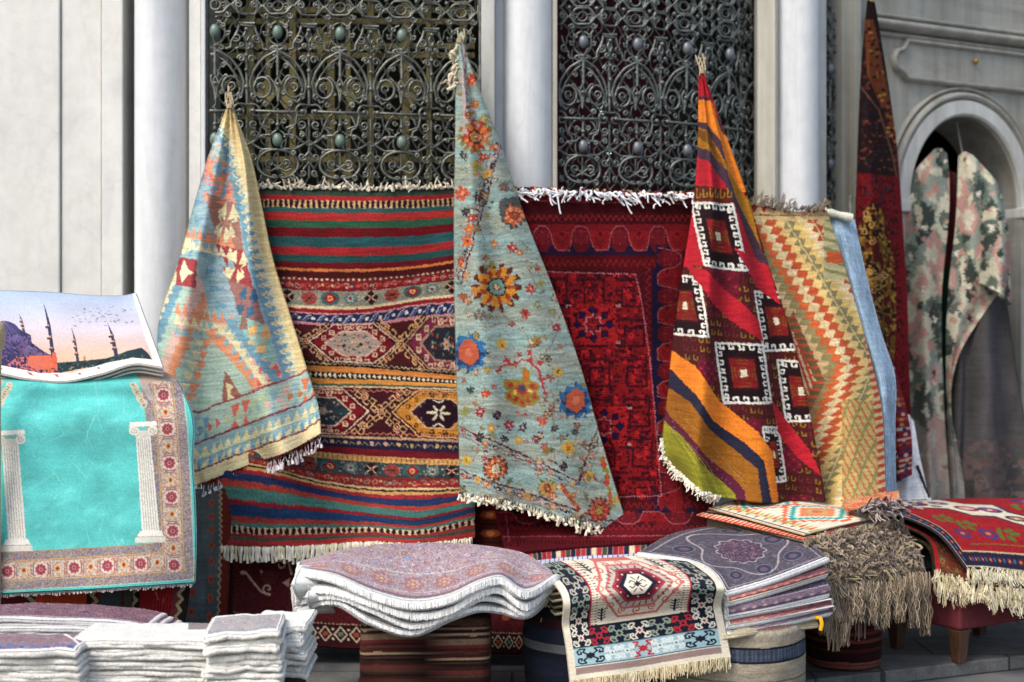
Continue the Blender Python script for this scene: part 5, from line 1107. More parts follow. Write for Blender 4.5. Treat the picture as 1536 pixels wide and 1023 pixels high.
# ================================================================== LEFT: PRAYER RUG, PRINTED RUGS
g = random.Random(31)
def cartoon_prayer():
    c = Canvas(-110, 540, 305, 905, 2.2, '#52cac6'); X, Y = c.grid()
    n = fbm(X*.02, Y*.035, 3, 4); n2 = vnoise(X*.05+Y*.08, Y*.03-X*.03, 9)
    c.a = np.clip(hx('#52cac6')[None, None]*(1+.35*n[..., None])+(.22*np.clip(n2-.72, 0, 1))[..., None], 0, 1)
    R = np.interp(Y, [545, 575, 640, 740, 840, 900], [262, 276, 284, 290, 294, 296]); Bt = np.interp(X, [-110, 0, 150, 295], [896, 890, 882, 872]); s = R-X; e = Bt-Y
    d = np.minimum(s, e*1.05)
    sp = ['#a87a70', '#7c8a90', '#b89a80', '#8a5a68', '#a8a890', '#7a7a98']
    for q in range(46):
        x, y = g.uniform(0, 215), g.uniform(580, 815); c.line([(x, y), (x+g.uniform(-14, 14), y+g.uniform(8, 26)), (x+g.uniform(-22, 22), y+g.uniform(20, 48))], g.uniform(.6, 1.6), g.choice(['#6ed4ce', '#62cfca', '#48bfbc', '#7cd8d2']))  # random strokes paint light catching on creases into the field colour
    m = (d < 63); c.put(m, '#a08c80'); c.speck(m, sp, .75, 3, .62)
    c.put((d < 47) & (d > 20), '#cdbfa8'); c.speck((d < 47) & (d > 20), ['#b8988c', '#dcd2c0', '#a8a498', '#b87a6c'], .7, 8, .66); c.put((np.abs(d-49) < .9) | (np.abs(d-18) < .9), '#c8a060'); c.put(np.abs(d-63) < .8, '#b08858'); c.put(d < 2.5, '#48bcb8'); c.put(np.abs(d-3) < .8, '#a0c8b8')
    def medal(x, y, big, ax):
        if big: c.star(x, y, 12, '#dccabc', 10, .84); c.star(x, y, 9.4, '#a84450', 9, .8); c.star(x, y, 7, '#8a3448', 8, .66); c.star(x, y, 4.4, '#c8807c', 6, .6); c.disk(x, y, 1.6, 1.6, '#6a1830')
        else: c.disk(x, y, 5.5, 6.5, '#cfc08a', n=6); c.disk(x, y, 3.6, 4.5, '#c86030', n=6); c.disk(x, y, 1.8, 2, '#6a3030', n=5)
    def brk(x, y, ax, col):
        for k, r in ((9, 10), (12.5, 7)):
            for sg in (-1, 1):
                pts = [(sg*k+sg*2*cos(t), r*sin(t)) for t in (-1.2, -.6, 0, .6, 1.2)]
                pts = [(x+a, y+b_) if ax == 'h' else (x+b_, y+a) for a, b_ in pts]; c.line(pts, 1.6, col if k == 9 else '#6a8890')
    for i in range(13):
        y = 848-i*25.5; x = float(np.interp(y, [545, 575, 640, 740, 840, 900], [262, 276, 284, 290, 294, 296]))-33
        medal(x, y, i % 2 == 0, 'v'); 
        if i: brk(x, y, 'v', '#c8603c' if i % 2 else '#b85040')
    for i in range(1, 15):
        x = 261-i*25; y = float(np.interp(x, [-110, 0, 150, 295], [896, 890, 882, 872]))-32; medal(x, y, i % 2 == 0, 'h'); brk(x, y, 'h', '#c8603c' if i % 2 else '#b85040')
    def col(x0, x1, x2, x3, yt, yb):   # shaft left top, right top, left bottom, right bottom
        W_ = '#e9e6dc'; c.poly([(x0, yt+22), (x1, yt+22), (x3, yb-18), (x2, yb-18)], W_)
        for i in range(1, 7): a = i/7; c.line([(x0+(x1-x0)*a, yt+24), (x2+(x3-x2)*a, yb-20)], 1.0, '#a8a49c')
        c.poly([(x0-9, yt), (x1+8, yt-2), (x1+10, yt+5), (x0-10, yt+7)], '#efece4'); c.poly([(x0-3, yt+12), (x1+3, yt+12), (x1, yt+23), (x0, yt+23)], '#d8d4c8')
        for sx in (x0-3, x1+3): c.disk(sx, yt+12, 7.5, 7.5, '#e4e0d4'); c.scroll(sx, yt+12, 5, '#a09888', 1.1, 1.2, 0, 1)
        c.line([(x0, yt+8), (x1, yt+8)], 1.2, '#b0a898'); c.poly([(x2-3, yb-18), (x3+3, yb-19), (x3+7, yb-10), (x2-8, yb-9)], '#efece4'); c.poly([(x2-10, yb-9), (x3+9, yb-10), (x3+10, yb-1), (x2-11, yb)], '#dedacf'); c.line([(x2-9, yb-9), (x3+8, yb-10)], 1, '#a8a090')
    col(204, 226, 213, 239, 634, 815); col(3, 28, 12, 39, 647, 828)
    for (x0, sg) in ((204, 1), (10, -1)):
        for i in range(9): a = i/8; c.disk(x0+sg*(a*16-4)+2*sin(i*2), 578+a*30, 5.5, 5, '#c8bca4', n=8); c.disk(x0+sg*(a*16-4), 578+a*30, 2.6, 2.6, '#8a8878', n=6); c.disk(x0+sg*(a*13+9), 572+a*24, 5, 5, '#b0a8a0', n=7)
    c.poly([(205, 545), (275, 545), (272, 572), (232, 572), (214, 580)], '#b09c90'); 
    return c
rowsP = [548, 566, 600, 700, 800, 885]
def rr(y): return float(np.interp(y, [547, 556, 563, 575, 600, 640, 740, 840, 900], [222, 246, 256, 269, 279, 284, 290, 294, 290]))
ctrl = []
for j, (y, D) in enumerate(((549, 5.98), (563, 5.72), (600, 5.62), (700, 5.57), (800, 5.53), (885, 5.50))):
    dy = lambda x: (np.interp(x, [-110, 0, 150, 295], [12, 5, -2, -12]) if j == 5 else (0 if j > 1 else 0))
    ctrl.append([(x if i < 4 else rr(y), y+dy(x), D+(0 if i < 4 else .05)+.012*sin(i*2+j)) for i, x in enumerate((-110, 0, 120, 220, 290))])
prayer = rug('prayer_rug', ctrl, cartoon_prayer(), M['print_cloth'], th=.016, vk=rowsP, uk=[-110, 0, 120, 220, 290], seed=41, warp=.4, grain=.06, streak=.03, edge='#9adfe0',
             disp=lambda U, V, px, py: np.stack([0*U, .012*fbm(U*4, V*4, 5, 2), 0*U], -1))
tag(prayer, 'bright turquoise prayer rug showing two white fluted columns inside a floral border', 'prayer rug')
P = o_P[prayer.name]; fringe(prayer, P[-1, ::3]+np.array([0, .012, -.004]), 170, .013, .0032, ('#e8d8d4', '#f0e4e0', '#dcc8c8'), (0, 0, -1), 9, spread=.1, curl=.1, knot=False, taper=1)

def cartoon_sunset():
    c = Canvas(-110, 428, 255, 585, 2.4, '#dfe4f4'); X, Y = c.grid(); t = np.clip((Y-438)/100, 0, 1)[..., None]
    top, mid, low = hx('#b4cdf0'), hx('#e6dcec'), hx('#f4c8a8')
    c.a = np.where(t < .55, top*(1-t/.55)+mid*(t/.55), mid*(1-(t-.55)/.45)+low*((t-.55)/.45)); c.a = c.a*(1+.03*fbm(X*.02, Y*.06, 2, 3)[..., None])
    # shore, trees and lit courtyard
    c.poly([(-110, 560), (-110, 535), (60, 536), (80, 545), (130, 541), (160, 538), (178, 532), (190, 527), (212, 522), (222, 530), (230, 543), (200, 546), (130, 552), (60, 566)], '#2c4048')
    m = (Y > 532) & (Y < 556) & (X > 60) & (X < 226); n = vnoise(X*.3, Y*.35, 6); c.put(m & (n > .72) & (c.a.sum(2) < 1), '#4a6a60'); c.put(m & (n < .2) & (c.a.sum(2) < 1), '#1c2a38'); c.put((n > .86) & m & (X < 150) & (c.a.sum(2) < 1.2), '#c87a58')
    c.poly([(-110, 552), (-110, 486), (-6, 484), (6, 482), (20, 488), (34, 497), (46, 503), (48, 515), (66, 528), (82, 536), (84, 550), (60, 562)], '#3c3a66')
    for (x, y, rx_, ry_, col) in ((6, 500, 24, 18, '#4a4478'), (-34, 500, 26, 20, '#4a4478'), (24, 512, 18, 10, '#5a4c80'), (-2, 522, 30, 12, '#443e70'), (44, 528, 14, 9, '#6a5078'), (60, 536, 12, 7, '#7c5070')):
        c.poly([(x+rx_*cos(a), y-ry_*max(0, sin(a))) for a in np.linspace(0, pi, 16)]+[(x-rx_, y+8), (x+rx_, y+8)], col)
        for k in range(-3, 4): c.line([(x, y-ry_), (x+rx_*k/3.3, y+3)], .8, '#7a70a4')
    m = (X < 90) & (Y > 500) & (Y < 562); n = vnoise(X*.4, Y*.5, 4); c.put(m & (n > .70) & (c.a[..., 2] < .55), '#7a5c90'); c.put(m & (n < .22) & (c.a[..., 2] < .55), '#24284c')
    c.poly([(44, 534), (78, 534), (84, 552), (56, 556), (40, 548)], '#f06a3c'); c.put((X > 20) & (X < 86) & (Y > 536) & (Y < 560) & (n > .5), '#e8603c'); c.put((X > -20) & (X < 60) & (Y > 540) & (Y < 562) & (n > .66), '#c87a88')
    def minaret(x, yt, yb, w, lean, lit):
        c.poly([(x, yt), (x+w*.5+lean*.5, yt+(yb-yt)*.35), (x+w*.75+lean, yb), (x-w*.75+lean, yb), (x-w*.5+lean*.5, yt+(yb-yt)*.35)], '#38405c')
        for a in (.42, .6, .78):
            y = yt+(yb-yt)*a; xx = x+lean*a; c.rect(xx-w*.95, y-1.6, xx+w*.95, y+1.2, '#4c4058'); c.rect(xx-w*.4, y-4.2, xx+w*.4, y-1.6, '#f0a060')
        if lit: c.poly([(x-w*.7+lean, yb-16), (x+w*.7+lean, yb-16), (x+w*1.1+lean, yb), (x-w*1.1+lean, yb)], '#e8583c')
    minaret(28, 470, 502, 2.6, 9, 0); minaret(65, 453, 545, 4.2, 16, 1); minaret(107, 491, 544, 3, 10, 0); minaret(126, 532, 545, 1.6, 2, 0); minaret(161, 484, 536, 4.2, 14, 0)
    for i in range(48): a = g.random(); x = g.choice([g.gauss(172, 15), g.gauss(140, 18)]); y = g.gauss(475, 7); c.line([(x-1.4, y), (x, y+.8), (x+1.4, y)], .8, '#6a7488')
    c.a = c.a*.88
    # white selvedge
    R = np.interp(Y, [436, 500, 552], [198, 216, 234]); c.put(X > R, '#eef0f2'); c.put(np.abs(X-R) < .8, '#cfd4da')
    Bt = np.interp(X, [-110, 0, 60, 110, 160, 200, 240], [560, 548, 560, 560, 545, 537, 541]); c.put(Y > Bt, '#f2e8df'); m = (Y > Bt+2) & (Y < Bt+6) & (((X-Y) % 37) < 5) & (X < 150); c.put(m, '#b06a6c')
    return c
cs = cartoon_sunset()
for k in range(3):
    o_ = 5.5*k; ctrl = []
    for j in range(4):
        a = j/3; row = []
        for i, x in enumerate((-110, -30, 30, 80, 130, 180, 203)):
            xb = (-110, -20, 40, 95, 150, 200, 244)[i]; yt = (433, 435, 437, 439, 443, 444, 440)[i]; yb = (556, 557, 568, 572, 561, 546, 551)[i]
            xx = x*(1-a)+xb*a; yy = yt*(1-a)+yb*a+(o_ if j == 3 else o_*.5+ (2 if k else 0)); row.append((xx, yy, 5.98-.34*a+.012*k+.012*sin(i*1.4)))
        ctrl.append(row)
    if k: ctrl = [[(x, y+3 if j < 2 else y, D+.012) for (x, y, D) in row] for j, row in enumerate(ctrl)]
    o = rug('printed_rug', ctrl, cs, M['print_cloth'], th=.010, seed=43+k, warp=.25, grain=.04, streak=.02, edge='#d8d6cf', dens=1.0 if k == 0 else .5)
    tag(o, ('rug printed with a sunset skyline of domes and slender minarets', 'second printed rug from the top, only its cream edge showing under the sunset skyline rug', 'lowest of the three printed rugs, its edge lying directly on the turquoise prayer rug')[k], 'printed rug', 'printed rugs lying on the prayer rug')
# beige finial of a chair back just inside the left border
mb = MB(); x, y, z = W(-6, 508, 5.5); mb.lathe(x, y, [(.006, z-.16), (.018, z-.15), (.022, z-.05), (.034, z-.02), (.036, z+.03), (.026, z+.06), (.004, z+.07)], 20); mb.lathe(x, y, [(.018, .0), (.018, z-.15)], 14)
tag(mb.build('wooden_post', M['rope'], None, smooth=True), 'rounded beige post top at the left border, beside the printed skyline rug', 'post')
# what carries them: table
def table(name, lab, x0, x1, y0, y1, zt, mat='dark_wood', zf=0, cat='table', leg=.03):
    t = tag(empty(name), lab, cat); mb = MB(); mb.box(x0, x1, y0, y1, zt-.03, zt); mb.build('tabletop', M[mat], t, bevel=.003)
    for a in (x0+leg, x1-leg):
        for b_ in (y0+leg, y1-leg): q = MB(); q.box(a-leg/2, a+leg/2, b_-leg/2, b_+leg/2, zf, zt-.032); q.build('leg', M[mat], t)
    return t
table('trestle_table', 'dark table hidden under the turquoise prayer rug', W(-110, 0, 5.7)[0], W(205, 0, 5.7)[0], 5.66, 6.1, 1.20, cat='table')

# ------------------------------------------------------------------ backdrops low on the wall
c = Canvas(0, 0, 330, 200, 2, '#5a1a1c'); X, Y = c.grid()
for x0, x1, col in ((0, 40, '#a8202c'), (40, 52, '#2c2020'), (52, 58, '#8a6a50'), (58, 96, '#5a1c20'), (96, 104, '#1f2c2c'), (104, 170, '#c43a18'), (170, 178, '#402020'), (178, 190, '#7a1a24'), (190, 222, '#4a4c50'), (222, 236, '#6a2028'), (236, 250, '#231a1c'), (250, 304, '#8c1018'), (304, 316, '#7a3038'), (316, 330, '#2c2020')): c.rect(x0, 0, x1, 200, col)
for xx in (98, 180, 240, 316):
    c.line([(xx+(5 if i % 2 else -3), i*7) for i in range(30)], 4.4, '#b4a07c'); 
for i in range(14): c.line([(275, i*26+4), (280, i*26+14)], 2.4, '#c87a50'); c.line([(290, i*26+14), (288, i*26+20)], 2, '#b05a3c')
for i in range(12): c.line([(270+i*2.6, 0), (270+i*2.6, 200)], .8, '#b02030' if i % 2 else '#6a0c14')
ctrl = [[(-110, 770, 5.95), (60, 770, 5.9), (180, 770, 5.94), (285, 768, 5.92)], [(-110, 880, 5.72), (60, 880, 5.68), (180, 878, 5.72), (284, 876, 5.7)], [(-110, 1000, 5.62), (60, 1000, 5.58), (180, 1000, 5.62), (262, 1000, 5.6)]]
o = rug('draped_kilim', ctrl, c, M['kilim'], duv=lambda U, V, px, py: (U*329, V*199), seed=51, dens=.8); tag(o, 'red and orange kilim with cream zigzag stripes, draped below the turquoise prayer rug', 'kilim', 'textiles draped low behind the stacks')
c = Canvas(0, 0, 110, 260, 2, '#5a6064'); X, Y = c.grid(); c.a = np.clip(hx('#59605f')[None, None]*(1+.4*fbm(X*.1, Y*.02, 2, 3)[..., None]), 0, 1)
for i in range(9):
    for j in range(3): c.disk(28+j*27, 10+i*29+j*9, 4, 8, '#a8482c', n=8); c.disk(28+j*27, 10+i*29+j*9, 1.6, 3, '#7a2c24', n=6)
c.rect(0, 0, 9, 260, '#7a1c20'); c.rect(96, 0, 110, 260, '#6a2418'); c.line([(93+(i % 2)*4, i*6) for i in range(45)], 2, '#b49a70')
ctrl = [[(240, 735, 6.2), (290, 735, 6.16), (345, 735, 6.22)], [(238, 830, 6.15), (290, 830, 6.1), (345, 830, 6.17)], [(225, 955, 6.02), (285, 955, 5.97), (340, 950, 6.1)]]
o = rug('draped_kilim', ctrl, c, M['kilim'], duv=lambda U, V, px, py: (U*109, V*259), seed=52, dens=.8); tag(o, 'grey-green kilim with rust red diamonds, hanging in shade beside the turquoise prayer rug', 'kilim', 'textiles draped low behind the stacks')
c = Canvas(0, 0, 520, 230, 2, '#4a1618'); X, Y = c.grid(); c.speck(Y > 0, ['#521a1c', '#40121a', '#5a1c1e'], .5, 3, .66)
for k in range(4):
    x, y = 60+k*135, 132
    c.line([(x-32, y-8), (x-20, y+8), (x-8, y+22), (x+4, y+26)], 3.4, '#c8a088'); c.scroll(x+2, y+16, 9, '#c8a088', 2.8, 1.0, 1.2); c.scroll(x+22, y-22, 10, '#c8a088', 2.8, 1.0, 3.4); c.line([(x+12, y-28), (x+34, y-26), (x+38, y-8)], 3, '#c8a088'); c.disk(x-36, y-8, 5, 4, '#c8a088', n=6)
    c.poly([(x+24, y+6), (x+36, y-2), (x+34, y+12)], '#c89080'); c.poly([(x-10, y-14), (x+2, y-8), (x-8, y-2)], '#c89080'); c.disk(x+4, y-2, 14, 12, '#5c2420', n=8)
    c.disk(x+70, y+40, 8, 5, '#8a4030', n=6)
c.rect(0, 196, 520, 224, '#30141a')
for i in range(26):
    x = i*20+6; c.line([(x-8, 210), (x, 199), (x+8, 210), (x, 221)], 2, '#c8b498', True); c.disk(x, 210, 4, 4, ('#5a7a6c', '#a0442c')[i % 2], n=6); c.disk(x+10, 203, 1.8, 1.8, '#d8c8a8'); c.disk(x+10, 217, 1.8, 1.8, '#d8c8a8')
c.rect(0, 224, 520, 230, '#3c1016'); c.line([(0, 195), (520, 195)], 1.6, '#b49a80', dash=(5, 3))
c.rect(0, 0, 8, 230, '#2a0f14')
ctrl = [[(340, 740, 6.35), (470, 740, 6.35), (620, 740, 6.35), (750, 740, 6.34), (840, 740, 6.34)], [(341, 815, 6.33), (470, 815, 6.32), (620, 818, 6.33), (750, 818, 6.32), (840, 820, 6.32)], [(340, 925, 6.12), (470, 945, 6.08), (620, 952, 6.1), (750, 960, 6.06), (840, 960, 6.1)], [(338, 940, 6.05), (470, 968, 6.04), (620, 975, 6.06), (750, 980, 6.03), (840, 980, 6.05)]]
o = rug('draped_rug', ctrl, c, M['pile'], duv=lambda U, V, px, py: (U*519, V*229), vk=[740, 816, 945, 968], seed=53, dens=.8); tag(o, 'maroon rug with pink hooked motifs, hanging low behind the wavy stack', 'rug', 'textiles draped low behind the stacks')
c = Canvas(0, 0, 60, 100, 2, '#4a1c16')
for i in range(5): y = 10+i*20; c.disk(32, y, 14, 5, '#a04420', n=6); c.disk(32, y, 6, 3, '#d08050', n=6); c.rect(8, y-5, 12, y+5, '#7a3020'); c.line([(0, y+10), (60, y+10)], 1.4, '#2c1014')
ctrl = [[(700, 730, 6.31), (730, 730, 6.30), (770, 730, 6.31)], [(702, 800, 6.30), (732, 800, 6.29), (772, 800, 6.30)], [(706, 862, 6.24), (735, 864, 6.22), (774, 862, 6.24)]]
o = rug('draped_rug', ctrl, c, M['pile'], duv=lambda U, V, px, py: (U*59, V*99), seed=54); tag(o, 'narrow brown rug with orange motifs between the striped and the crimson rug', 'rug', 'textiles draped low behind the stacks')
bn = tag(empty('long_bench'), 'low dark bench along the wall, hidden behind the draped rugs', 'bench'); mb = MB(); mb.box(W(235, 0, 6.2)[0], W(845, 0, 6.2)[0], 6.385, 6.42, .58, .62); mb.build('seat', M['dark_wood'], bn)
for px in (250, 540, 830): mb = MB(); xx = PX(px, 6.3)[0]; mb.box(xx-.02, xx+.02, 6.39, 6.42, 0, .578); mb.build('leg', M['dark_wood'], bn)

# ------------------------------------------------------------------ poufs
def pouf(name, lab, px, D, r, z1, colf, mat, sq=2.0, rz=.05, z0=0, rot=0, sag=.012, seed=1, seam=None):
    n, m_ = 260, 110; x0 = PX(px, D)[0]; y0 = D+r; th = np.linspace(0, 2*pi, n+1); V_ = np.linspace(0, 1, m_)
    k = 2/sq; cs_, sn = np.cos(th), np.sin(th); ux = np.sign(cs_)*np.abs(cs_)**k; uy = np.sign(sn)*np.abs(sn)**k
    prof = []
    for v in V_:
        if v < .12: a = v/.12*pi/2; prof.append((1-rz/r+rz/r*sin(a)-.0, z0+rz*(1-cos(a))))
        elif v < .8: a = (v-.12)/.68; prof.append((1+.02*sin(a*pi), z0+rz+(z1-z0-2*rz)*a))
        elif v < .9: a = (v-.8)/.1*pi/2; prof.append((1-rz/r+rz/r*cos(a), z1-rz+rz*sin(a)))
        else: a = (v-.9)/.1; prof.append(((1-rz/r)*(1-a)+.001, z1+.004*a))
    prof = np.array(prof); rr_ = prof[:, 0][:, None]*r; Z = prof[:, 1][:, None]+0*th[None]
    X = rr_*ux[None]; Y = rr_*uy[None]; nz = fbm(np.cos(th)[None]*2+5+0*Z, Z*14, seed, 3)+.5*fbm(th[None]*3, Z*40, seed+3, 2); X = X*(1+sag*4*nz); Y = Y*(1+sag*4*nz)
    c_, s_ = cos(radians(rot)), sin(radians(rot)); P = np.stack([x0+X*c_-Y*s_, y0+X*s_+Y*c_, Z+.006*np.sin(th[None]*2+seed)*(Z-z0)/(z1-z0)], -1)
    col = colf(th[None]+0*Z, Z+.006*fbm(th[None]*2, Z*3, 5, 2)); U = th[None]/(2*pi)+0*Z; col = weave(col, U, (Z-z0)/(z1-z0), seed, .10, .14, 300, 200)
    idx = np.arange(m_*(n+1)).reshape(m_, n+1); Q = np.stack([idx[:-1, :-1], idx[:-1, 1:], idx[1:, 1:], idx[1:, :-1]], -1).reshape(-1, 4)
    o = link(name, mesh_np(name, P.reshape(-1, 3), Q, col.reshape(-1, 3)), M[mat]); tag(o, lab, 'pouf', 'poufs standing under the stacks'); return o
def stripes(pal, w, ph=0, seed=1, seam=False):
    g_ = np.random.default_rng(seed); ws = g_.uniform(.5, 1.6, 200)*w; ed = np.cumsum(ws); ci = g_.integers(0, len(pal), 201); A = np.array([hx(p) for p in pal])
    def f(th, Z):
        k = np.searchsorted(ed, (Z+1+ph).ravel()).reshape(Z.shape); c = A[ci[np.clip(k, 0, 200)]]
        if seam:
            k2 = np.searchsorted(ed, (Z+1+ph+.021).ravel()).reshape(Z.shape); s2 = (np.sin(th*1+.35) > 0); c2 = A[ci[np.clip(k2, 0, 200)]]; front = (th > pi*1.5) | (th < pi*.5); c = np.where(front[..., None], c2, c)
            c = np.where((np.abs(np.mod(th, 2*pi)-1.5*pi) < .012)[..., None], c*.6, c)
        return c
    return f
pouf('pouf', 'square pouf covered in brown and maroon striped kilim, under the wavy white-edged stack', 636, 5.30, .243, .34, stripes(['#4a2020', '#5c2428', '#8a705a', '#3a2620', '#6a2c2c', '#86503c', '#2c1c1a', '#a88e70', '#54382c'], .0095, 0, 4, True), 'kilim', sq=9, rz=.012, sag=.003, seed=4)
pouf('pouf', 'round navy pouf with grey and green bands, under the cream runner', 893, 5.30, .262, .44, stripes(['#171b26', '#1b2030', '#2a1418', '#14161c', '#5c6064', '#1f2636', '#1c3a36'], .038, .01, 8), 'kilim', rz=.09, seed=6)
def beige(th, Z):
    c = np.zeros(Z.shape+(3,)); c[:] = hx('#a49a88'); c[Z > .315] = hx('#7a5654'); c[(Z > .30) & (Z < .315)] = hx('#b3a996'); c[(Z > .20) & (Z < .252)] = hx('#3c4656'); c[np.abs(Z-.20) < .004] = hx('#1c2028'); c[np.abs(Z-.252) < .004] = hx('#1c2028')
    m = (Z > .204) & (Z < .248) & (np.mod(th*26, 1) < .4); c[m] = hx('#566074'); c[Z < .10] = hx('#9a9080'); c[np.abs(Z-.125) < .004] = hx('#7a7264'); return c
pouf('pouf', 'round beige pouf with a denim blue band, under the stack of grey-purple rugs', 1118, 5.22, .268, .345, beige, 'kilim', rz=.07, seed=7)
pouf('pouf', 'small round dark red and brown striped pouf in the shade under the long brown tassels', 1278, 5.92, .158, .34, stripes(['#4a1c1c', '#2c1414', '#6a3430', '#3a1a1a', '#7c4a40', '#241214'], .012, 0, 12), 'kilim', rz=.03, seed=9)

# ------------------------------------------------------------------ wavy white-edged stack
def cartoon_oriental(w, h, seed, pal, base):
    c = Canvas(0, 0, w, h, 2.2, base); X, Y = c.grid(); g_ = random.Random(seed)
    n1 = vnoise(X*.22, Y*.22, seed); n2 = vnoise(X*.6, Y*.6, seed+3)
    for i, p in enumerate(pal): c.put((np.floor(n1*9+n2*4).astype(int) % (len(pal)+1)) == i, p)
    for k in range(int(w*h/300)):
        x, y = g_.uniform(0, w), g_.uniform(0, h); r = g_.uniform(3, 6.5); a, b_ = g_.choice(pal), g_.choice(pal)
        if k % 3 == 0: c.rosette(x, y, r, 7, a, b_, g_.choice(pal))
        elif k % 3 == 1: c.scroll(x, y, r, a, 1.2, 1.1, g_.random()*6)
        else: c.line([(x-r, y), (x, y+g_.uniform(-r, r)), (x+r, y)], 1.3, b_)
    return c
palW = ['#a88a9a', '#d0c0c8', '#7f7a9c', '#e2dade', '#b8786c', '#8f9cc0', '#c8a890', '#c4c4d6', '#9a6a78']
cw = cartoon_oriental(400, 140, 5, palW, '#b8a4b0')
for i in range(8):
    x = 30+i*50; cw.star(x, 96, 19, '#b4807c', 8, .7); cw.star(x+1, 95, 13, '#c8b0b4', 7, .6); cw.star(x, 96, 8, '#b8745c', 6, .6); cw.disk(x, 96, 4, 3, '#d8c0a8', n=8)
cw.line([(0, 128), (400, 128)], 6, '#8c7080'); cw.line([(0, 117), (400, 117)], 1.4, '#e0d4d4'); cw.line([(0, 137), (400, 137)], 6, '#eef2f0'); cw.line([(0, 132.6), (400, 132.6)], 1, '#98a8a0')
cw.line([(0, 72), (400, 72)], 1.6, '#e4dae0')
colsx = [450, 500, 560, 620, 675, 720, 750, 790, 826]
lab4 = ('topmost rug of the wavy stack, its faded pink and lilac pattern facing up', 'second rug from the top in the wavy stack, only its thick white edge showing', 'third rug from the top in the wavy stack, a thinner white rolling edge', 'lowest rug of the wavy stack, grey-white underside folded over the striped pouf')
for k in range(4):
    off = (0, 15, 27, 36)[k]; ctrl = []
    yb = [842, 828, 818, 815, 815, 818, 822, 832, 855]; yf = [852, 862, 888, 902, 893, 872, 865, 886, 862]
    if k: yf = [y+off+(3*k*sin(i*1.9+k)) for i, y in enumerate(yf)]; yf[0] += 8*k; yf[1] += 3*k
    Db = [5.55, 5.7, 5.82, 5.86, 5.87, 5.85, 5.8, 5.68, 5.48]; Df = [5.36, 5.26, 5.18, 5.15, 5.15, 5.18, 5.22, 5.22, 5.34]
    for a in (0, .35, .7, 1):
        row = []
        for i, x in enumerate(colsx):
            dz = off*(.0 if a == 0 else 1)+(off if a == 0 else 0); y0_ = yb[i]+off; yy = y0_*(1-a**1.15)+yf[i]*a**1.15+ (0 if a in (0, 1) else -3*sin(i*1.3)); row.append((x+(a*6 if i == 8 else 0)-(k*(3 if i == 0 else 0))-(5*k if i == 8 else 0), yy, Db[i]*(1-a)+Df[i]*a+(.012*k)))
        ctrl.append(row)
    o = rug('stacked_rug', ctrl, cw, M['fluffy'] if k else M['pile'], th=(.036, .028, .024, .03)[k], duv=lambda U, V, px, py: (U*399, V*139), seed=61+k, edge=('#f0f1f2', '#eaebec', '#e2e3e4', '#bcbcbe')[k], uk=colsx, rings=7, fluff=.0014, bulge=.9, dens=1 if k == 0 else .7, grain=.06, streak=.04)
    tag(o, lab4[k], 'rug', 'rugs in the wavy stack')
    P = o_P[o.name]; e_ = P[-1, 4:-4:2]; fringe(o, e_+np.array([0, -.016, -.004]), 620, .022 if k < 2 else .014, .0019, ('#f2f3f3', '#f8f8f6', '#e9eaea'), (0, -.12, -1), 70+k, spread=.04, curl=.04, knot=False, taper=.8, npt=4, lenvar=.12)
# two folded curls at the left end of the stack
for i, (px0, py0, s_) in enumerate(((452, 868, 1.0), (470, 892, .8))):
    t = np.linspace(0, 1, 14); ctrl = []
    for a in (0, 1): ctrl.append([(px0-10*s_*sin(tt*pi*1.0)+a*40*s_, py0-16+tt*52*s_, 5.30+.05*cos(tt*pi*2)+a*.1) for tt in t])
    o = rug('stacked_rug', [list(r) for r in zip(*ctrl)], cw, M['fluffy'], th=.02, duv=lambda U, V, px, py: (U*3+2, V*2+136), seed=68+i, edge='#dcdddf', rings=5, fluff=.003, n=(30, 60)); tag(o, ('upper of two white rug ends folded at the left tip of the wavy stack', 'lower of two white rug ends folded at the left tip of the wavy stack')[i], 'rug', 'rugs in the wavy stack')

# ------------------------------------------------------------------ bottom-left piles of folded white rugs
def folded(px0, px1, py, D, th, depth, lab, seed, tilt=0, grp='folded white rugs piled at the lower left', canvas=None, mat='fluffy', skew=0, edge='#eeece6', rnd=.0, bow=0):
    g_ = np.random.default_rng(seed); x0, x1 = PX(px0, D)[0], PX(px1, D)[0]; z = EYE+(512-py)*D/F; nu_, nv_ = int((px1-px0)*1.0)+12, 60
    U, V = np.meshgrid(np.linspace(0, 1, nu_), np.linspace(0, 1, nv_))
    X = x0+(x1-x0)*U+skew*(1-V)*depth+.006*fbm(U*3, V*3, seed, 2); Y = D+depth*(1-V)+.045*fbm(U*3, V*0+seed*1.3, seed+2, 3)
    Z = z+tilt*(U-.5)+.016*fbm(U*3.5, V*2+seed, seed+4, 3)-th*.5*np.clip((V-.86)/.14, 0, 1)**2+bow*np.sin(U*pi)-.012*np.clip((U-.9)/.1, 0, 1)**2*(rnd+.3)-.012*np.clip((.1-U)/.1, 0, 1)**2*(rnd+.3)
    P = np.stack([X, Y, Z], -1)
    if canvas is None: c_ = np.tile(hx('#eeede8'), (nv_, nu_, 1))
    else: c_ = canvas.sample(U*(canvas.x1-1), V*(canvas.y1-1), .3, seed)
    c_ = weave(c_, U, V, seed, .04, .05, 200, 60, .05)
    o = slab('folded_rug', P, c_, M[mat], th, ref=(0, 0, 1), ecol=hx(edge)*g_.uniform(.93, 1.0), rings=7, fluff=.0028, bulge=1.3, edge_noise=.06); tag(o, lab, 'folded rug', grp)
    return o
ordn = ('topmost', 'second', 'third', 'fourth', 'fifth', 'sixth', 'seventh', 'eighth', 'ninth', 'tenth')
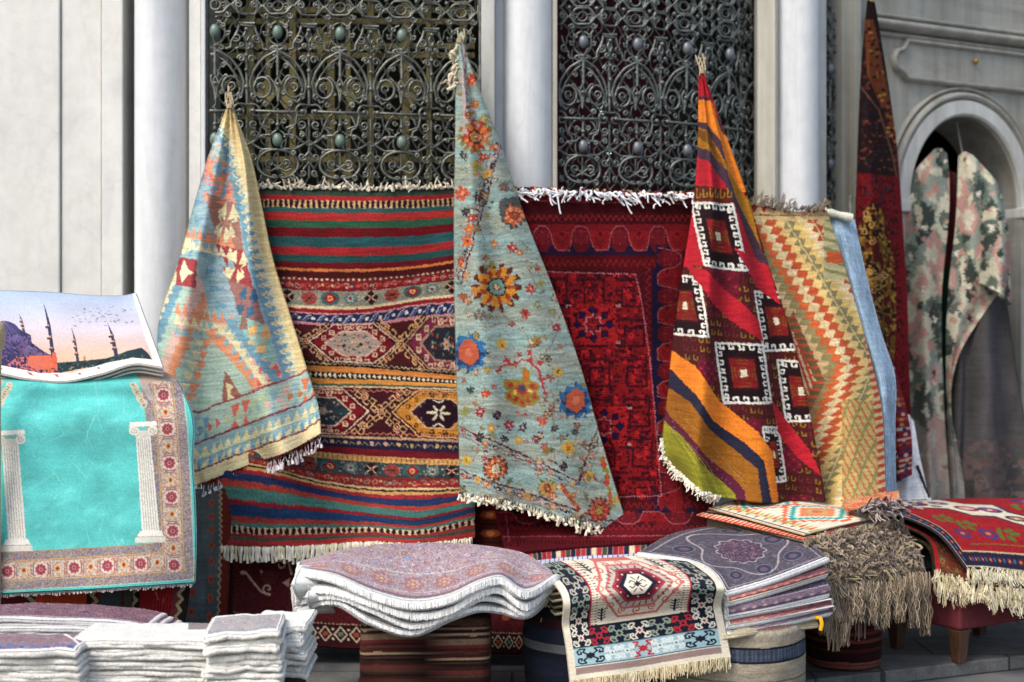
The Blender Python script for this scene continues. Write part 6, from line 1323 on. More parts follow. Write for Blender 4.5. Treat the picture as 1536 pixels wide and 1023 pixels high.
def pile(px0, px1, py, D, n, where, seed, depth=.35, th=.026, canvas=None, jit=5, tilt=0, skew=0, gap=1.06):
    g_ = random.Random(seed); z = EYE+(512-py)*D/F
    for k in range(n):
        t_ = th*g_.uniform(.85, 1.2); yy = 512+(EYE-z)*F/D
        lab = f'{ordn[k]} folded white rug {"of" if k == 0 else "from the top in"} {where}'
        folded(px0+g_.uniform(-jit, jit), px1+g_.uniform(-jit, jit), yy, D+g_.uniform(-.012, .012), t_, depth, lab, seed*10+k, tilt*(1-k/n)+g_.uniform(-.004, .004), canvas=canvas if k == 0 else None, skew=skew)
        z -= t_*gap
    return z
pg = ['#a8a4a8', '#8a8890', '#c8c4c4', '#7c7074', '#b8b0b0', '#9a8c8c']
cg = cartoon_oriental(150, 50, 15, pg, '#a8a4a8'); cg.line([(2, 2), (148, 2), (148, 48), (2, 48)], 4, '#f0f0ee', True); cg.line([(6, 6), (144, 6), (144, 44), (6, 44)], 1.4, '#7c8c98', True)
cg2 = cartoon_oriental(200, 60, 19, ['#e4e2de', '#dcdad6', '#e8e6e2'], '#eae8e4'); cg2.poly([(150, 0), (200, 0), (200, 22), (160, 22)], '#7c7074')
pp2 = ['#7a5a68', '#9a7484', '#5a4a60', '#b8949c', '#8a6068', '#4a4460', '#a87078']
cp1 = cartoon_oriental(260, 70, 16, pp2, '#7c6070'); cp1.line([(0, 66), (260, 66)], 6, '#e8e8ea'); cp1.line([(257, 0), (257, 70)], 5, '#e8e8ea'); cp1.line([(0, 60), (254, 60)], 1.6, '#c8bcc4')
cp2 = cartoon_oriental(150, 60, 17, pp2, '#6a5060')
for i in range(30): cp2.disk(5+i*5, 52-(i % 3)*3, 5, 4, '#2f4f8c' if i % 2 else '#4a70a8', n=6)
cp2.line([(0, 58), (150, 58)], 4, '#eef0f2'); cp2.line([(148, 0), (148, 60)], 4, '#eef0f2')
cp2.line([(110, 0), (150, 46)], 3, '#eef0f2')
z1 = pile(-70, 118, 972, 4.72, 7, 'the pile at the lower left corner', 2, .22, canvas=cp2, th=.019)
z2 = pile(106, 306, 958, 4.80, 8, 'the wide low pile at the lower left', 3, .26, th=.0165, canvas=cg2)
z3 = pile(310, 418, 948, 4.74, 9, 'the pile with a grey patterned top', 4, .30, th=.020, canvas=cg, tilt=.022, skew=-.10)
z4 = pile(372, 452, 938, 4.95, 8, 'the pile beside the bare paving', 5, .26, th=.019, jit=7)
for k in range(4):
    folded(-80+k*4, 222+k*11, 934+k*7, 5.12-.015*k, .013, .27, ('topmost purple and pink patterned flat rug, spread behind the white folded piles', 'second patterned flat rug from the top, behind the white folded piles, white hem showing', 'third flat rug from the top behind the white folded piles', 'lowest flat rug behind the white folded piles, its tip reaching furthest right')[k], 90+k, -.02, 'flat patterned rugs behind the folded piles', cp1, 'pile', edge='#dddcdc', bow=.018)
for nm_, lab, a, b_, y0, y1, zt in (('wooden_crate', 'low crate hidden under the wide folded pile at the lower left', -75, 306, 4.76, 5.06, min(z1, z2)), ('wooden_crate', 'low crate hidden under the grey-topped folded pile', 312, 414, 4.78, 5.02, z3)):
    t = tag(empty(nm_), lab, 'crate'); xa, xb = PX(a, y0)[0], PX(b_, y0)[0]; mb = MB(); mb.box(xa, xb, y0, y1, -.059, zt-.02); mb.build('crate_body', M['dark_wood'], t); mb = MB(); mb.box(xa+.01, xb-.01, y0+.01, y1-.01, zt-.019, zt-.006); mb.build('lid', M['dark_wood'], t)
t = tag(empty('wooden_crate'), 'low crate hidden under the small folded pile furthest right', 'crate'); mb = MB(); mb.box(PX(378, 4.97)[0], PX(446, 4.97)[0], 4.98, 5.18, -.059, z4-.01); mb.build('crate_body', M['dark_wood'], t)
t = tag(empty('wooden_crate'), 'low crate hidden under the flat patterned rugs at the left', 'crate'); mb = MB(); mb.box(PX(-75, 5.2)[0], PX(215, 5.2)[0], 5.16, 5.38, 0, .30); mb.build('crate_body', M['dark_wood'], t)
# ------------------------------------------------------------------ cream runner with hooked hexagon
def cartoon_runner():
    c = Canvas(0, 0, 240, 215, 2.6, '#e6ddc6')
    NV, CR, RD, GN, LB, CO, MV = '#1f2434', '#efe6d2', '#c02838', '#98a898', '#a8ccd8', '#d8726c', '#a08884'
    c.rect(0, 0, 240, 215, CR); c.rect(12, 0, 228, 160, NV); c.rect(50, 0, 190, 118, CR)
    for x in (49, 191): 
        c.line([(x, 0), (x, 118)], 2.4, RD)
        for i in range(24): c.line([(x, i*5+2), (x+(5 if x < 100 else -5), i*5+2)], 1.6, '#b8484c'); c.line([(x+(8 if x < 100 else -8), i*5+2), (x+(11 if x < 100 else -11), i*5+2)], 1.6, '#3c3438')
    cx, cy = 120, 54; hexa = lambda w_, h_: [(cx-w_, cy), (cx-w_*.45, cy-h_), (cx+w_*.45, cy-h_), (cx+w_, cy), (cx+w_*.45, cy+h_), (cx-w_*.45, cy+h_)]
    c.poly(hexa(62, 56), CO); c.poly(hexa(58, 52), CR)
    for i in range(16):
        a = 2*pi*i/16; c.scroll(cx+55*cos(a), cy+46*sin(a), 6.5, '#c86058', 1.9, 1.2, a, 1)
    c.poly(hexa(49, 42), CO); c.poly(hexa(45, 38), '#c8beb0')
    for i in range(30): a = 2*pi*i/30; c.line([(cx+40*cos(a), cy+33*sin(a)), (cx+45*cos(a+.05), cy+38*sin(a+.05))], 1.8, '#4c3c40')
    c.poly(hexa(38, 31), '#a83848'); c.poly(hexa(33, 27), '#7a1c30'); c.poly(hexa(27, 22), NV)
    for i in range(12): a = 2*pi*i/12; c.disk(cx+29*cos(a), cy+23*sin(a), 1.6, 1.6, '#e8d8c8', n=5)
    c.poly([(cx-20, cy), (cx-8, cy-19), (cx+8, cy-19), (cx+20, cy), (cx+8, cy+19), (cx-8, cy+19)], CR); c.star(cx, cy, 7, NV, 4, .45)
    for sx in (-1, 1):
        for sy in (-1, 1): c.line([(cx+sx*3, cy+sy*3), (cx+sx*8, cy+sy*7), (cx+sx*12, cy+sy*3)], 1.6, NV); c.line([(cx+sx*2, cy+sy*8), (cx+sx*6, cy+sy*14)], 1.6, NV)
    for x in (68, 172):
        for y in (100, 12):
            c.line([(x, y-11), (x, y+11)], 2.6, NV)
            for k in (-7, -2, 3, 8): c.line([(x-6, y+k-3), (x, y+k), (x+6, y+k-3)], 1.8, NV)
        for y in (78, 34): c.line([(x-7, y), (x+5, y), (x+5, y+3)], 1.2, '#c87a6c'); c.line([(x-4, y+4), (x+7, y+4)], 1, '#c0a090')
    k = 0
    for y in (6, 40, 74):
        for x in (31, 209): c.kochak(x, y, 30, 30, (GN, RD, GN)[k % 3] if k % 2 == 0 else '#b8b4a8', 2.3, NV); 
        k += 1
    cols = ['#efe9da', RD, GN, '#efe9da', GN, RD, '#efe9da']
    for i, x in enumerate((29, 60, 91, 120, 149, 180, 211)): c.kochak(x, 106 if i in (0, 6) else 139, 29, 31, cols[i], 2.5, RD if i in (0, 3, 6) else NV)
    for i, x in enumerate((29, 211)): c.kochak(x, 139, 29, 31, '#efe9da', 2.5, RD)
    c.rect(12, 158, 228, 191, LB); c.line([(12, 158), (228, 158)], 1.4, '#6a8a98'); c.line([(12, 191), (228, 191)], 2, '#28506a')
    for x, col, w_ in ((40, NV, 44), (120, RD, 32), (200, NV, 44)): c.kochak(x, 174, w_, 27, col, 2.8)
    for x in (75, 97, 143, 165): c.kochak(x, 174, 21, 23, '#e4efee', 3.2); c.disk(x, 174, 1.4, 1.8, '#28303c', n=6); c.disk(x+10, 174, 1.2, 1.2, '#a04048', n=5)
    c.rect(12, 194, 228, 206, MV); c.rect(0, 207, 240, 215, '#efe6cf')
    return c
vk = [-14, 8, 30, 118, 160, 215]
ctrl = [[(800, 848, 5.78), (850, 841, 5.82), (910, 837, 5.84), (960, 834, 5.84), (1010, 833, 5.82)],
        [(812, 856, 5.52), (865, 849, 5.56), (925, 844, 5.58), (985, 842, 5.57), (1042, 843, 5.54)],
        [(832, 876, 5.30), (885, 866, 5.28), (945, 858, 5.28), (1010, 856, 5.28), (1070, 862, 5.28)],
        [(845, 946, 5.22), (895, 938, 5.19), (955, 929, 5.20), (1020, 920, 5.18), (1082, 914, 5.20)],
        [(850, 978, 5.21), (902, 970, 5.18), (962, 961, 5.19), (1028, 951, 5.17), (1088, 944, 5.20)],
        [(855, 1023, 5.20), (908, 1014, 5.17), (970, 1005, 5.19), (1035, 995, 5.16), (1096, 986, 5.19)]]
o = rug('runner', ctrl, cartoon_runner(), M['kilim'], th=.007, vk=[0, 22, 44, 132, 174, 229], duv=lambda U, V, px, py: (U*239, np.clip(V*229-14, 0, 214)), seed=71, warp=.25, grain=.05, streak=.05, edge='#e8dcc0', dens=1.3,
        disp=lambda U, V, px, py: np.stack([0*U, .010*np.sin(U*7+V*2)*V, 0*U], -1))
tag(o, 'cream runner with a hooked red hexagon and navy border, draped over two poufs', 'runner')
P = o_P[o.name]; fringe(o, P[-1, ::3], 210, .042, .0026, ('#d8caa4', '#c8ba96', '#e4d8b8'), (0.02, 0, -1), 72, spread=.08, curl=.08, knot=False)
# folded cream textiles under the runner's back edge
for k in range(5):
    ctrl = [[(800+k*2, 853+k*7, 5.7), (900, 846+k*7, 5.72), (1020, 842+k*7, 5.7)], [(806+k*1, 860+k*8, 5.5), (905, 852+k*8, 5.5), (1030, 850+k*8, 5.5)], [(824+k*2, 880+k*10, 5.325), (905, 870+k*10, 5.31), (1050, 866+k*10, 5.315)]]
    c = Canvas(0, 0, 10, 10, 2, ('#c8bda0', '#8a8068', '#b8ac8c', '#5a5444', '#a89c80')[k])
    o = rug('folded_runner', ctrl, c, M['kilim'], th=.012, duv=lambda U, V, px, py: (U*9, V*9), seed=73+k, edge=('#d8cdb0', '#a89c80', '#c8bc9c', '#6a6452', '#b8ac8c')[k], rings=5, dens=.5)
    tag(o, f'{ordn[k]} folded beige runner end under the cream hooked runner, fringed at its left side', 'runner', 'folded runners under the cream runner'); P = o_P[o.name]
    fringe(o, P[::6, 0], 26, .05, .004, ('#c8b890', '#a8986c', '#d8ccA8'.lower()), (-.5, -.3, -.9), 77+k, spread=.2, curl=.3, knot=False)

# ------------------------------------------------------------------ grey-purple stack
def cartoon_grey(seed=1, tint=0):
    pal = ['#54525e', '#66606e', '#454858', '#7c727c', '#5a4c58', '#6c6876', '#4a4652'] if not tint else ['#7a687e', '#94808c', '#5c5470', '#a08c92', '#84606c', '#70647c']
    c = cartoon_oriental(200, 150, 20+seed, pal, pal[0]); 
    if not tint:
        q = [(18, 18), (100, 6), (182, 18), (192, 75), (182, 132), (100, 142), (18, 132), (8, 75)]
        c.line([(8, 8), (192, 8), (192, 142), (8, 142)], 1.6, '#a8a0a8', True)
        c.line([(100+78*cos(t)*(1+.16*cos(4*t)), 75+52*sin(t)*(1+.16*cos(4*t))) for t in np.linspace(0, 2*pi, 60)], 2.2, '#b8b0b4', True)
        c.disk(100, 75, 42, 28, '#4c3c4c', n=24); c.line([(100+42*cos(t)*(1+.08*cos(12*t)), 75+28*sin(t)*(1+.08*cos(12*t))) for t in np.linspace(0, 2*pi, 80)], 2, '#b0a8b0', True); c.speck(((c.grid()[0]-100)/40)**2+((c.grid()[1]-75)/26)**2 < 1, ['#6a5060', '#8a7080', '#54465c'], .5, 3, .6)
        for x, y in ((40, 30), (160, 30), (40, 120), (160, 120), (100, 125), (170, 75)): c.disk(x, y, 15, 10, '#3c4258', n=12); c.line([(x+15*cos(t), y+10*sin(t)) for t in np.linspace(0, 2*pi, 20)], 1.2, '#8a8494', True); c.disk(x, y, 7, 5, '#705a6c', n=10)
    else:
        for i in range(9): c.disk(12+i*22, 128, 6, 6, '#b890a0', n=8); c.disk(12+i*22, 128, 2.6, 2.6, '#d8c090', n=6)
        c.line([(0, 112), (200, 112)], 1.5, '#c8b8c4'); c.line([(0, 142), (200, 142)], 1.5, '#c8b8c4')
    c.line([(0, 150), (200, 150)], 9 if not tint else 15, '#f0f2f5')
    c.line([(0, 0), (0, 150)], 6, '#f0f2f5')
    return c
cgr = [cartoon_grey(1), cartoon_grey(2, 1), cartoon_grey(3, 1)]
cgr[1].a = np.clip(cgr[1].a*np.array([1.35, 1.02, .9]), 0, 1)
base = [[(958, 829, 5.72), (1012, 800, 5.92), (1080, 787, 6.02)], [(1032, 840, 5.56), (1085, 815, 5.72), (1150, 794, 5.86)], [(1070, 858, 5.38), (1128, 840, 5.50), (1205, 812, 5.68)], [(1090, 889, 5.24), (1160, 868, 5.32), (1241, 837, 5.50)]]
lowers = [(0, None), (1, [(1091, 905, 5.225), (1162, 886, 5.305), (1241, 862, 5.485)]), (2, [(1091, 926, 5.215), (1163, 912, 5.29), (1244, 893, 5.47)]), (1, [(1093, 938, 5.21), (1165, 926, 5.285), (1246, 908, 5.465)]), (2, [(1094, 948, 5.21), (1166, 936, 5.285), (1248, 918, 5.465)])]
labg = ('topmost grey-purple rug of its stack, a dark oval medallion with pale outlines facing up', 'second rug from the top under the grey-purple medallion rug, with a faded salmon strip', 'third rug from the top under the medallion rug, with a broad violet patterned strip', 'fourth rug from the top under the medallion rug, a plain white edge', 'lowest rug of the grey-purple stack, its white edge over a cream cloth')
for k, (ci, endrow) in enumerate(lowers):
    ctrl = [list(r) for r in base]
    if k:
        ctrl = [[(x+1, y+4+5*k, D+.002) for (x, y, D) in r] for r in base[:3]]
        tuck = [(x-2, y-(10 if k == 1 else 16 if k == 2 else 8), D+.02) for (x, y, D) in endrow]; ctrl += [tuck, endrow]
    o = rug('stacked_rug', ctrl, cgr[ci], M['pile'], th=.024 if k else .022, duv=(lambda U, V, px, py: (U*199, V*149)), seed=81+k, edge=('#f6f8fa', '#f2f4f6', '#f6f8fa', '#eff1f3', '#f2f4f6')[k], rings=5, bulge=.9, fluff=.0012, grain=.10, streak=.03)
    tag(o, labg[k], 'rug', 'rugs in the grey-purple stack')
ctrl = [[(1030, 900, 5.5), (1110, 895, 5.55), (1215, 890, 5.6)], [(1080, 940, 5.26), (1130, 935, 5.28), (1222, 925, 5.46)], [(1085, 955, 5.20), (1125, 950, 5.215), (1228, 938, 5.42)]]
o = rug('folded_cloth', ctrl, Canvas(0, 0, 10, 10, 2, '#c2b698'), M['kilim'], th=.014, duv=lambda U, V, px, py: (U*9, V*9), seed=88, edge='#cfc4a8', rings=5, dens=.7); tag(o, 'cream folded cloth sticking out between the grey-purple stack and the beige pouf', 'cloth')
P_ = np.array([[W(1216+i*3, 925+2*sin(i), 5.42-.002*i) for i in range(3)]+[W(1231, 928, 5.38), W(1233, 936, 5.37), W(1231, 946, 5.37)]]); tag(tubes('yellow_tassel', P_, .008, hx('#e0a818'), M['yarn'], sides=8), 'bright yellow tassel peeping out below the right end of the grey-purple stack', 'tassel')

# ------------------------------------------------------------------ shaggy fringed stack with orange and turquoise kilim
def cartoon_aztec():
    c = Canvas(0, 0, 220, 110, 2.4, '#ece0c6'); OR, TQ, LM, CR, GY = '#e8663c', '#2fa8a4', '#b8b84c', '#efe4cc', '#8a9088'
    c.rect(0, 0, 220, 110, CR)
    for xc in (48, 150):
        for (rx_, ry_, col) in ((60, 46, OR), (52, 40, CR), (46, 36, TQ), (38, 29, CR), (30, 22, '#f08a54'), (18, 12, '#c8b078'), (10, 6, OR)):
            n = 7; pts = []
            for (sx, sy) in ((-1, -1), (1, -1), (1, 1), (-1, 1)):
                for i in range(n):
                    a = i/n; 
                    if (sx, sy) in ((-1, -1), (1, 1)): x, y = xc+sx*rx_*(1-a), 52+sy*ry_*a; pts += [(x, y), (x, 52+sy*ry_*(a+1/n))]
                    else: x, y = xc+sx*rx_*a, 52+sy*ry_*(1-a); pts += [(x, y), (xc+sx*rx_*(a+1/n), y)]
            c.poly(pts, col)
    for i in range(22): c.poly([(i*10, 96), (i*10+5, 84), (i*10+10, 96)], LM if i % 2 else OR)
    for i in range(22): c.poly([(i*10, 97), (i*10+5, 104), (i*10+10, 97)], GY if i % 2 else '#e8d8a8')
    c.line([(0, 106), (220, 106)], 2, '#5a3030'); c.line([(0, 3), (220, 3)], 2, '#5a3030'); c.line([(3, 0), (3, 110)], 2, '#6a3c34')
    return c
def quad(A, B, C_, Dd, n=4, bow=0):
    out = []
    for j in range(n):
        v = j/(n-1); row = []
        for i in range(n):
            u = i/(n-1); p = [(A[k]*(1-u)+B[k]*u)*(1-v)+(Dd[k]*(1-u)+C_[k]*u)*v for k in range(3)]; p[1] -= bow*sin(pi*u)*sin(pi*v)+bow*.4*sin(pi*u); row.append(tuple(p))
        out.append(row)
    return out
# rows: back edge A-B, front edge D-C
o = rug('stacked_kilim', quad((1064, 762, 6.02), (1150, 741, 6.42), (1346, 772, 6.18), (1206, 802, 5.66), 4, 6), cartoon_aztec(), M['kilim'], th=.006, duv=lambda U, V, px, py: (V*219, (1-U)*109), seed=91, warp=.3, edge='#c8b090', dens=1.2)
tag(o, 'cream kilim with orange and turquoise stepped diamonds, lying on top of the brown tasselled stack', 'kilim', 'kilims on the tasselled stack')
c = Canvas(0, 0, 200, 60, 2.2, '#efe2cc')
for i in range(26):
    x = i*8
    for y in (6, 22, 38, 54): c.poly([(x, y+7), (x+4, y-7), (x+8, y+7)], '#e0622c' if (i+y) % 2 else '#d8482c')
c.line([(0, 50), (200, 50)], 3, '#5a2a24'); c.line([(0, 30), (200, 30)], 1.4, '#8a4030')
o = rug('stacked_kilim', quad((1046, 772, 5.98), (1120, 752, 6.40), (1340, 779, 6.16), (1209, 809, 5.64), 4, 4), c, M['kilim'], th=.006, duv=lambda U, V, px, py: (V*199, (1-U)*59), seed=92, warp=.3, dens=1)
tag(o, 'orange and white toothed kilim, its edge showing just under the cream diamond kilim', 'kilim', 'kilims on the tasselled stack')
lab = ('first', 'second', 'third', 'fourth', 'fifth', 'sixth', 'seventh')
tc = [('#8a7c70', '#a89888', '#6a5e54', '#988a7a'), ('#7c6f62', '#9a8a78', '#5c5048', '#b0a08c'), ('#8f7f69', '#a39377', '#75675a')]
for k in range(7):
    A, B, C_, Dd = (1062, 776+k*3, 6.0), (1150, 760, 6.4), (1352+k*6 if k < 5 else 1376, 782+k*11, 6.14-.02*k), (1210+k*4, 812+k*9, 5.63-.01*k)
    cc = cartoon_oriental(120, 60, 30+k, ['#6a4a40', '#8a6a58', '#5a4a50', '#a89078', '#a05038', '#4a3c38', '#3c4458'], '#6a5448')
    o = rug('tasselled_rug', quad(A, B, C_, Dd, 4, 3), cc, M['pile'], th=.010, duv=lambda U, V, px, py: (U*119, V*59), seed=93+k, dens=.6, edge='#7a6a5c', fluff=.002)
    tag(o, f'{lab[k]} brown wool rug with long twisted tassels, counted down from the orange-edged kilims', 'rug', 'brown tasselled rugs in one stack'); P = o_P[o.name]
    e_ = np.vstack([P[-1, ::4]]); L = .07+.010*k
    kk = along(e_, 60); prof = .6+.5*np.abs(np.sin(np.linspace(0, 5, 60)))
    tassels(o, e_, 62, L*1.15, 11, .0021, tc[k % 3], (0.05, -.20, -1), 100+k, spread=.14, curl=.22, flare=.0085, lenvar=.35)
    fringe(o, e_+np.array([0, -.004, -.002]), 130, .030, .0040, tc[(k+2) % 3], (0.15, -.4, -.9), 105+k, spread=.5, curl=1.0, npt=8, name='braid', knot=True)
    tassels(o, P[::5, -1], 14, L, 11, .0021, tc[(k+1) % 3], (.22, -.2, -1), 110+k, spread=.16, curl=.22, flare=.0085, lenvar=.35, name='side_tassels')
# long rope-like tassels at the bottom of the stack
def clump(px, py0, py1, D, n, seed):
    g_ = np.random.default_rng(seed); P_ = []
    for i in range(n):
        a = np.array(W(px+g_.uniform(-13, 13), py0+g_.uniform(-8, 8), D+.03)); b_ = np.array(W(px+g_.uniform(-9, 9)+4, py1+g_.uniform(-10, 6), D-.02+g_.uniform(-.03, .02))); t = np.linspace(0, 1, 10)[:, None]
        P_.append(a*(1-t)+b_*t+.010*np.c_[np.sin(t[:, 0]*9+i), np.cos(t[:, 0]*8+i*2), 0*t[:, 0]]*np.sin(t*pi))
    return P_
P_ = []
for i, (px, y0, y1, D) in enumerate(((1246, 880, 972, 5.60), (1262, 885, 966, 5.62), (1284, 880, 930, 5.64), (1306, 878, 934, 5.70), (1322, 880, 938, 5.74), (1346, 872, 930, 5.80), (1368, 866, 938, 5.86), (1384, 866, 950, 5.92), (1232, 868, 950, 5.60))): P_ += clump(px, y0, y1, D, 60, i)
g_ = np.random.default_rng(4); cols = np.array([hx(x) for x in ('#9a8a74', '#83735f', '#b0a08a', '#6c5e50')])[g_.integers(0, 4, len(P_))]
o = tubes('long_tassels', np.array(P_), (.0021*np.linspace(1, .7, 10))[None], cols, M['yarn'], parent=o)

# ------------------------------------------------------------------ red rug on upholstered stool
def cartoon_red():
    c = Canvas(0, 0, 260, 180, 2.4, '#a01420'); X, Y = c.grid(); c.speck(X > 0, ['#a81824', '#90101c'], .5, 2, .66)
    x0, y1 = 0, 180
    c.rect(0, 152, 260, 176, '#22243c'); c.rect(0, 0, 22, 176, '#22243c'); c.line([(2, 0), (2, 175), (260, 175)], 2, '#c8bc9c'); c.line([(23, 0), (23, 151), (260, 151)], 2.2, '#c8b48c'); c.rect(0, 176, 260, 180, '#2c3430')
    for i in range(13): c.disk(34+i*19, 163, 5, 5, '#7c1c28', n=6); c.disk(34+i*19, 163, 2, 2, '#c8905c'); c.disk(43+i*19, 163, 3, 4, '#3f5a8c', n=6)
    for i in range(9): c.disk(12, 10+i*18, 5, 5, '#7c1c28', n=6); c.disk(12, 10+i*18, 2, 2, '#c8905c'); c.disk(12, 19+i*18, 3.4, 4, '#3f5a8c', n=6)
    c.poly([(30, 8), (75, 0), (120, 2), (140, 25), (175, 30), (180, 60), (200, 78), (196, 118), (165, 96), (150, 78), (118, 76), (95, 50), (60, 40)], '#2c3450'); c.poly([(34, 10), (75, 3), (118, 5), (138, 28), (172, 33), (176, 62), (195, 80), (192, 112), (166, 92), (152, 74), (120, 72), (98, 47), (62, 37)], '#eae0c4')
    for x, y, r, a, b_ in ((70, 20, 14, '#8a1c48', '#3c4c90'), (105, 22, 10, '#4a60a8', '#a02050'), (128, 48, 13, '#8a1c48', '#d8a8a0'), (158, 54, 12, '#3c3c78', '#a84868'), (176, 82, 10, '#2c3450', '#b8884c'), (90, 36, 6, '#5a7048', '#2c3450')): c.disk(x, y, r*1.3, r*.8, a, 20); c.disk(x, y, r*.8, r*.45, b_, 20); c.disk(x, y, r*.3, r*.2, '#e8d8b0')
    for x, y, a in ((60, 80, '#5c6c2c'), (85, 100, '#5c6c2c'), (205, 40, '#5c7030'), (225, 60, '#6a7a34'), (140, 120, '#5c6c2c')):
        for k in range(5): c.disk(x+12*cos(k*1.3), y+8*sin(k*1.3), 8, 4, a, k*40)
    for x, y in ((110, 120), (60, 120), (225, 120), (215, 15)): c.disk(x, y, 15, 9, '#2c3c80', 25); c.disk(x, y, 10, 6, '#8a2440', 25); c.disk(x, y, 5, 3, '#c8785c')
    c.line([(60, 140), (110, 138), (180, 140), (250, 136)], 1.6, '#6a7030')
    return c
base = [[(1296, 757, 6.50), (1370, 750, 6.72), (1470, 748, 6.95), (1600, 748, 7.1)], [(1350, 773, 6.34), (1420, 768, 6.5), (1505, 768, 6.62), (1630, 770, 6.7)], [(1408, 800, 6.12), (1462, 800, 6.24), (1545, 802, 6.32), (1660, 805, 6.4)], [(1452, 853, 5.98), (1490, 855, 6.02), (1560, 864, 6.08), (1680, 874, 6.16)]]
o = rug('stacked_rug', base, cartoon_red(), M['pile'], th=.012, duv=lambda U, V, px, py: (U*259, V*179), seed=121, warp=.4, edge='#39303a'); tag(o, 'scarlet rug with a cream floral medallion and navy border, topmost on the stool', 'rug', 'rugs stacked on the red stool')
P = o_P[o.name]; tassels(o, P[-1, 4::3], 85, .046, 8, .0019, ('#e2dabf', '#d2c8a8', '#efe8d2'), (.0, -.25, -1), 122, spread=.2, curl=.25, flare=.006, pinch=.3, name='fringe')
for k in range(2):
    ctrl = [[(x-8-4*k, y+(18 if j > 1 else 12)+12*k, D+.0) for (x, y, D) in r] for j, r in enumerate(base)]; ctrl[3] = [(1404-2*k, 858+14*k, 6.10), (1470, 874+12*k, 5.99), (1545, 884+12*k, 6.06), (1670, 898+10*k, 6.14)]
    ctrl[2] = [(1392, 808+12*k, 6.2), (1450, 826+12*k, 6.2), (1535, 824+12*k, 6.28), (1650, 826+12*k, 6.36)]
    cc = cartoon_oriental(150, 90, 50+k, ['#5a2a20', '#7c3c28', '#3c2c24', '#8a6a40', '#5c5030', '#8a1c20'], '#5c3424'); cc.line([(3, 0), (3, 90)], 5, '#b01828' if k == 0 else '#4a5030')
    o = rug('stacked_rug', ctrl, cc, M['pile'], th=.011, duv=lambda U, V, px, py: (U*149, V*89), seed=123+k, edge='#3a3a2c', dens=.7); tag(o, ('brown and scarlet rug with pale fringe, second from the top on the red stool', 'lowest rug on the red stool, dark green edge above a long cream fringe')[k], 'rug', 'rugs stacked on the red stool')
    P = o_P[o.name]; tassels(o, P[-1, 2::3], 90, .056, 8, .0019, ('#dcd2b4', '#ccc09c', '#e8dfc4'), (-.05, -.22, -1), 126+k, spread=.2, curl=.25, flare=.0065, pinch=.3, name='fringe')
st = tag(empty('upholstered_stool'), 'dark red upholstered stool on short brown wooden legs, under the scarlet rug stack', 'stool')
c0 = np.array(PX(1440, 6.05)); da = np.array([cos(radians(32)), sin(radians(32))]); db = np.array([-da[1], da[0]]); 
def SF(a, b_, z): q = c0+da*a+db*b_; return (q[0], q[1], z)
mb = MB(); mb.box(0, .62, 0, .42, .146, .335, fr=SF); mb.build('seat', M['red_upholstery'], st, bevel=.012)
for a, b_ in ((.035, .035), (.585, .035), (.035, .385), (.585, .385)):
    mb = MB(); mb.add([SF(a+x*s, b_+y*s, z) for z, s in ((0, .022), (.145, .034)) for x, y in ((-1, -1), (1, -1), (1, 1), (-1, 1))], [(0, 1, 5, 4), (1, 2, 6, 5), (2, 3, 7, 6), (3, 0, 4, 7), (0, 3, 2, 1), (4, 5, 6, 7)]); mb.build('leg', M['stool_wood'], st, bevel=.004)
# loose end of an orange kilim between the stacks
c = Canvas(0, 0, 90, 30, 2.2, '#c8764c'); c.speck(c.grid()[0] > 0, ['#d8844c', '#c8503c', '#b8a078'], .3, 2, .6)
o = rug('kilim_end', [[(1268, 750, 6.14), (1300, 744, 6.12), (1348, 736, 6.2)], [(1266, 757, 6.08), (1302, 752, 6.06), (1350, 745, 6.14)], [(1268, 765, 6.02), (1306, 761, 6.0), (1354, 754, 6.08)]], c, M['kilim'], th=.006, duv=lambda U, V, px, py: (U*89, V*29), seed=131)
tag(o, 'crumpled orange kilim end with dark grey tassels, below the zigzag kilim', 'kilim'); P = o_P[o.name]
fringe(o, P[-1, 20::3], 60, .05, .005, ('#5c5054', '#8a7c7c', '#3c3438', '#a89c98'), (.7, -.5, -.25), 132, spread=.5, curl=.6, name='tassels')

# ------------------------------------------------------------------ garments in the doorway
def cartoon_robe():
    c = Canvas(1340, 215, 1530, 765, 2.2, '#8f9a90'); X, Y = c.grid(); g_ = random.Random(2)
    GY, CRm, PK, DK = '#5d6a62', '#c2c0a8', '#b88a80', '#39443e'
    c.put(X > 0, '#7b877d')
    for r in range(12):
        for q in range(6):
            x = 1350+q*34+(17 if r % 2 else 0); y = 235+r*46+4*sin(q*2); col = (CRm, GY, PK, '#8a968c', DK, PK)[(q*2+r) % 6]; col2 = (GY, CRm, GY, PK, CRm, DK)[(q+r*2) % 6]
            pts = [(x, y-36), (x+6, y-18), (x+10, y-22), (x+14, y-4), (x+15, y+12), (x+8, y+30), (x, y+36), (x-8, y+30), (x-15, y+12), (x-14, y-4), (x-10, y-22), (x-6, y-18)]
            c.poly(pts, col); c.poly([(x+(a-x)*.55, y+3+(b_-y)*.5) for a, b_ in pts], col2); c.disk(x, y+12, 3.4, 4.6, '#d8d4c4')
    n = vnoise(X*.09, Y*.05, 3); n2 = vnoise(X*.3, Y*.12, 9); c.put(n > .74, CRm); c.put(n < .17, DK); c.put((n2 > .86), PK); fade = np.clip((Y-560)/160, 0, 1)[..., None]; c.a = c.a*(1-fade*.75)+hx('#a09490')*fade*.75
    return c
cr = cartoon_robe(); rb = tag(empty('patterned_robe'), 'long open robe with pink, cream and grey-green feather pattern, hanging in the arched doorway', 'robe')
fold = lambda a, f_, ph: (lambda U, V, px, py: np.stack([0*U, a*np.sin(U*f_+ph+V*1.5)*(.3+V)+.02*fbm(U*3, V*5, 3, 2), 0*U], -1))
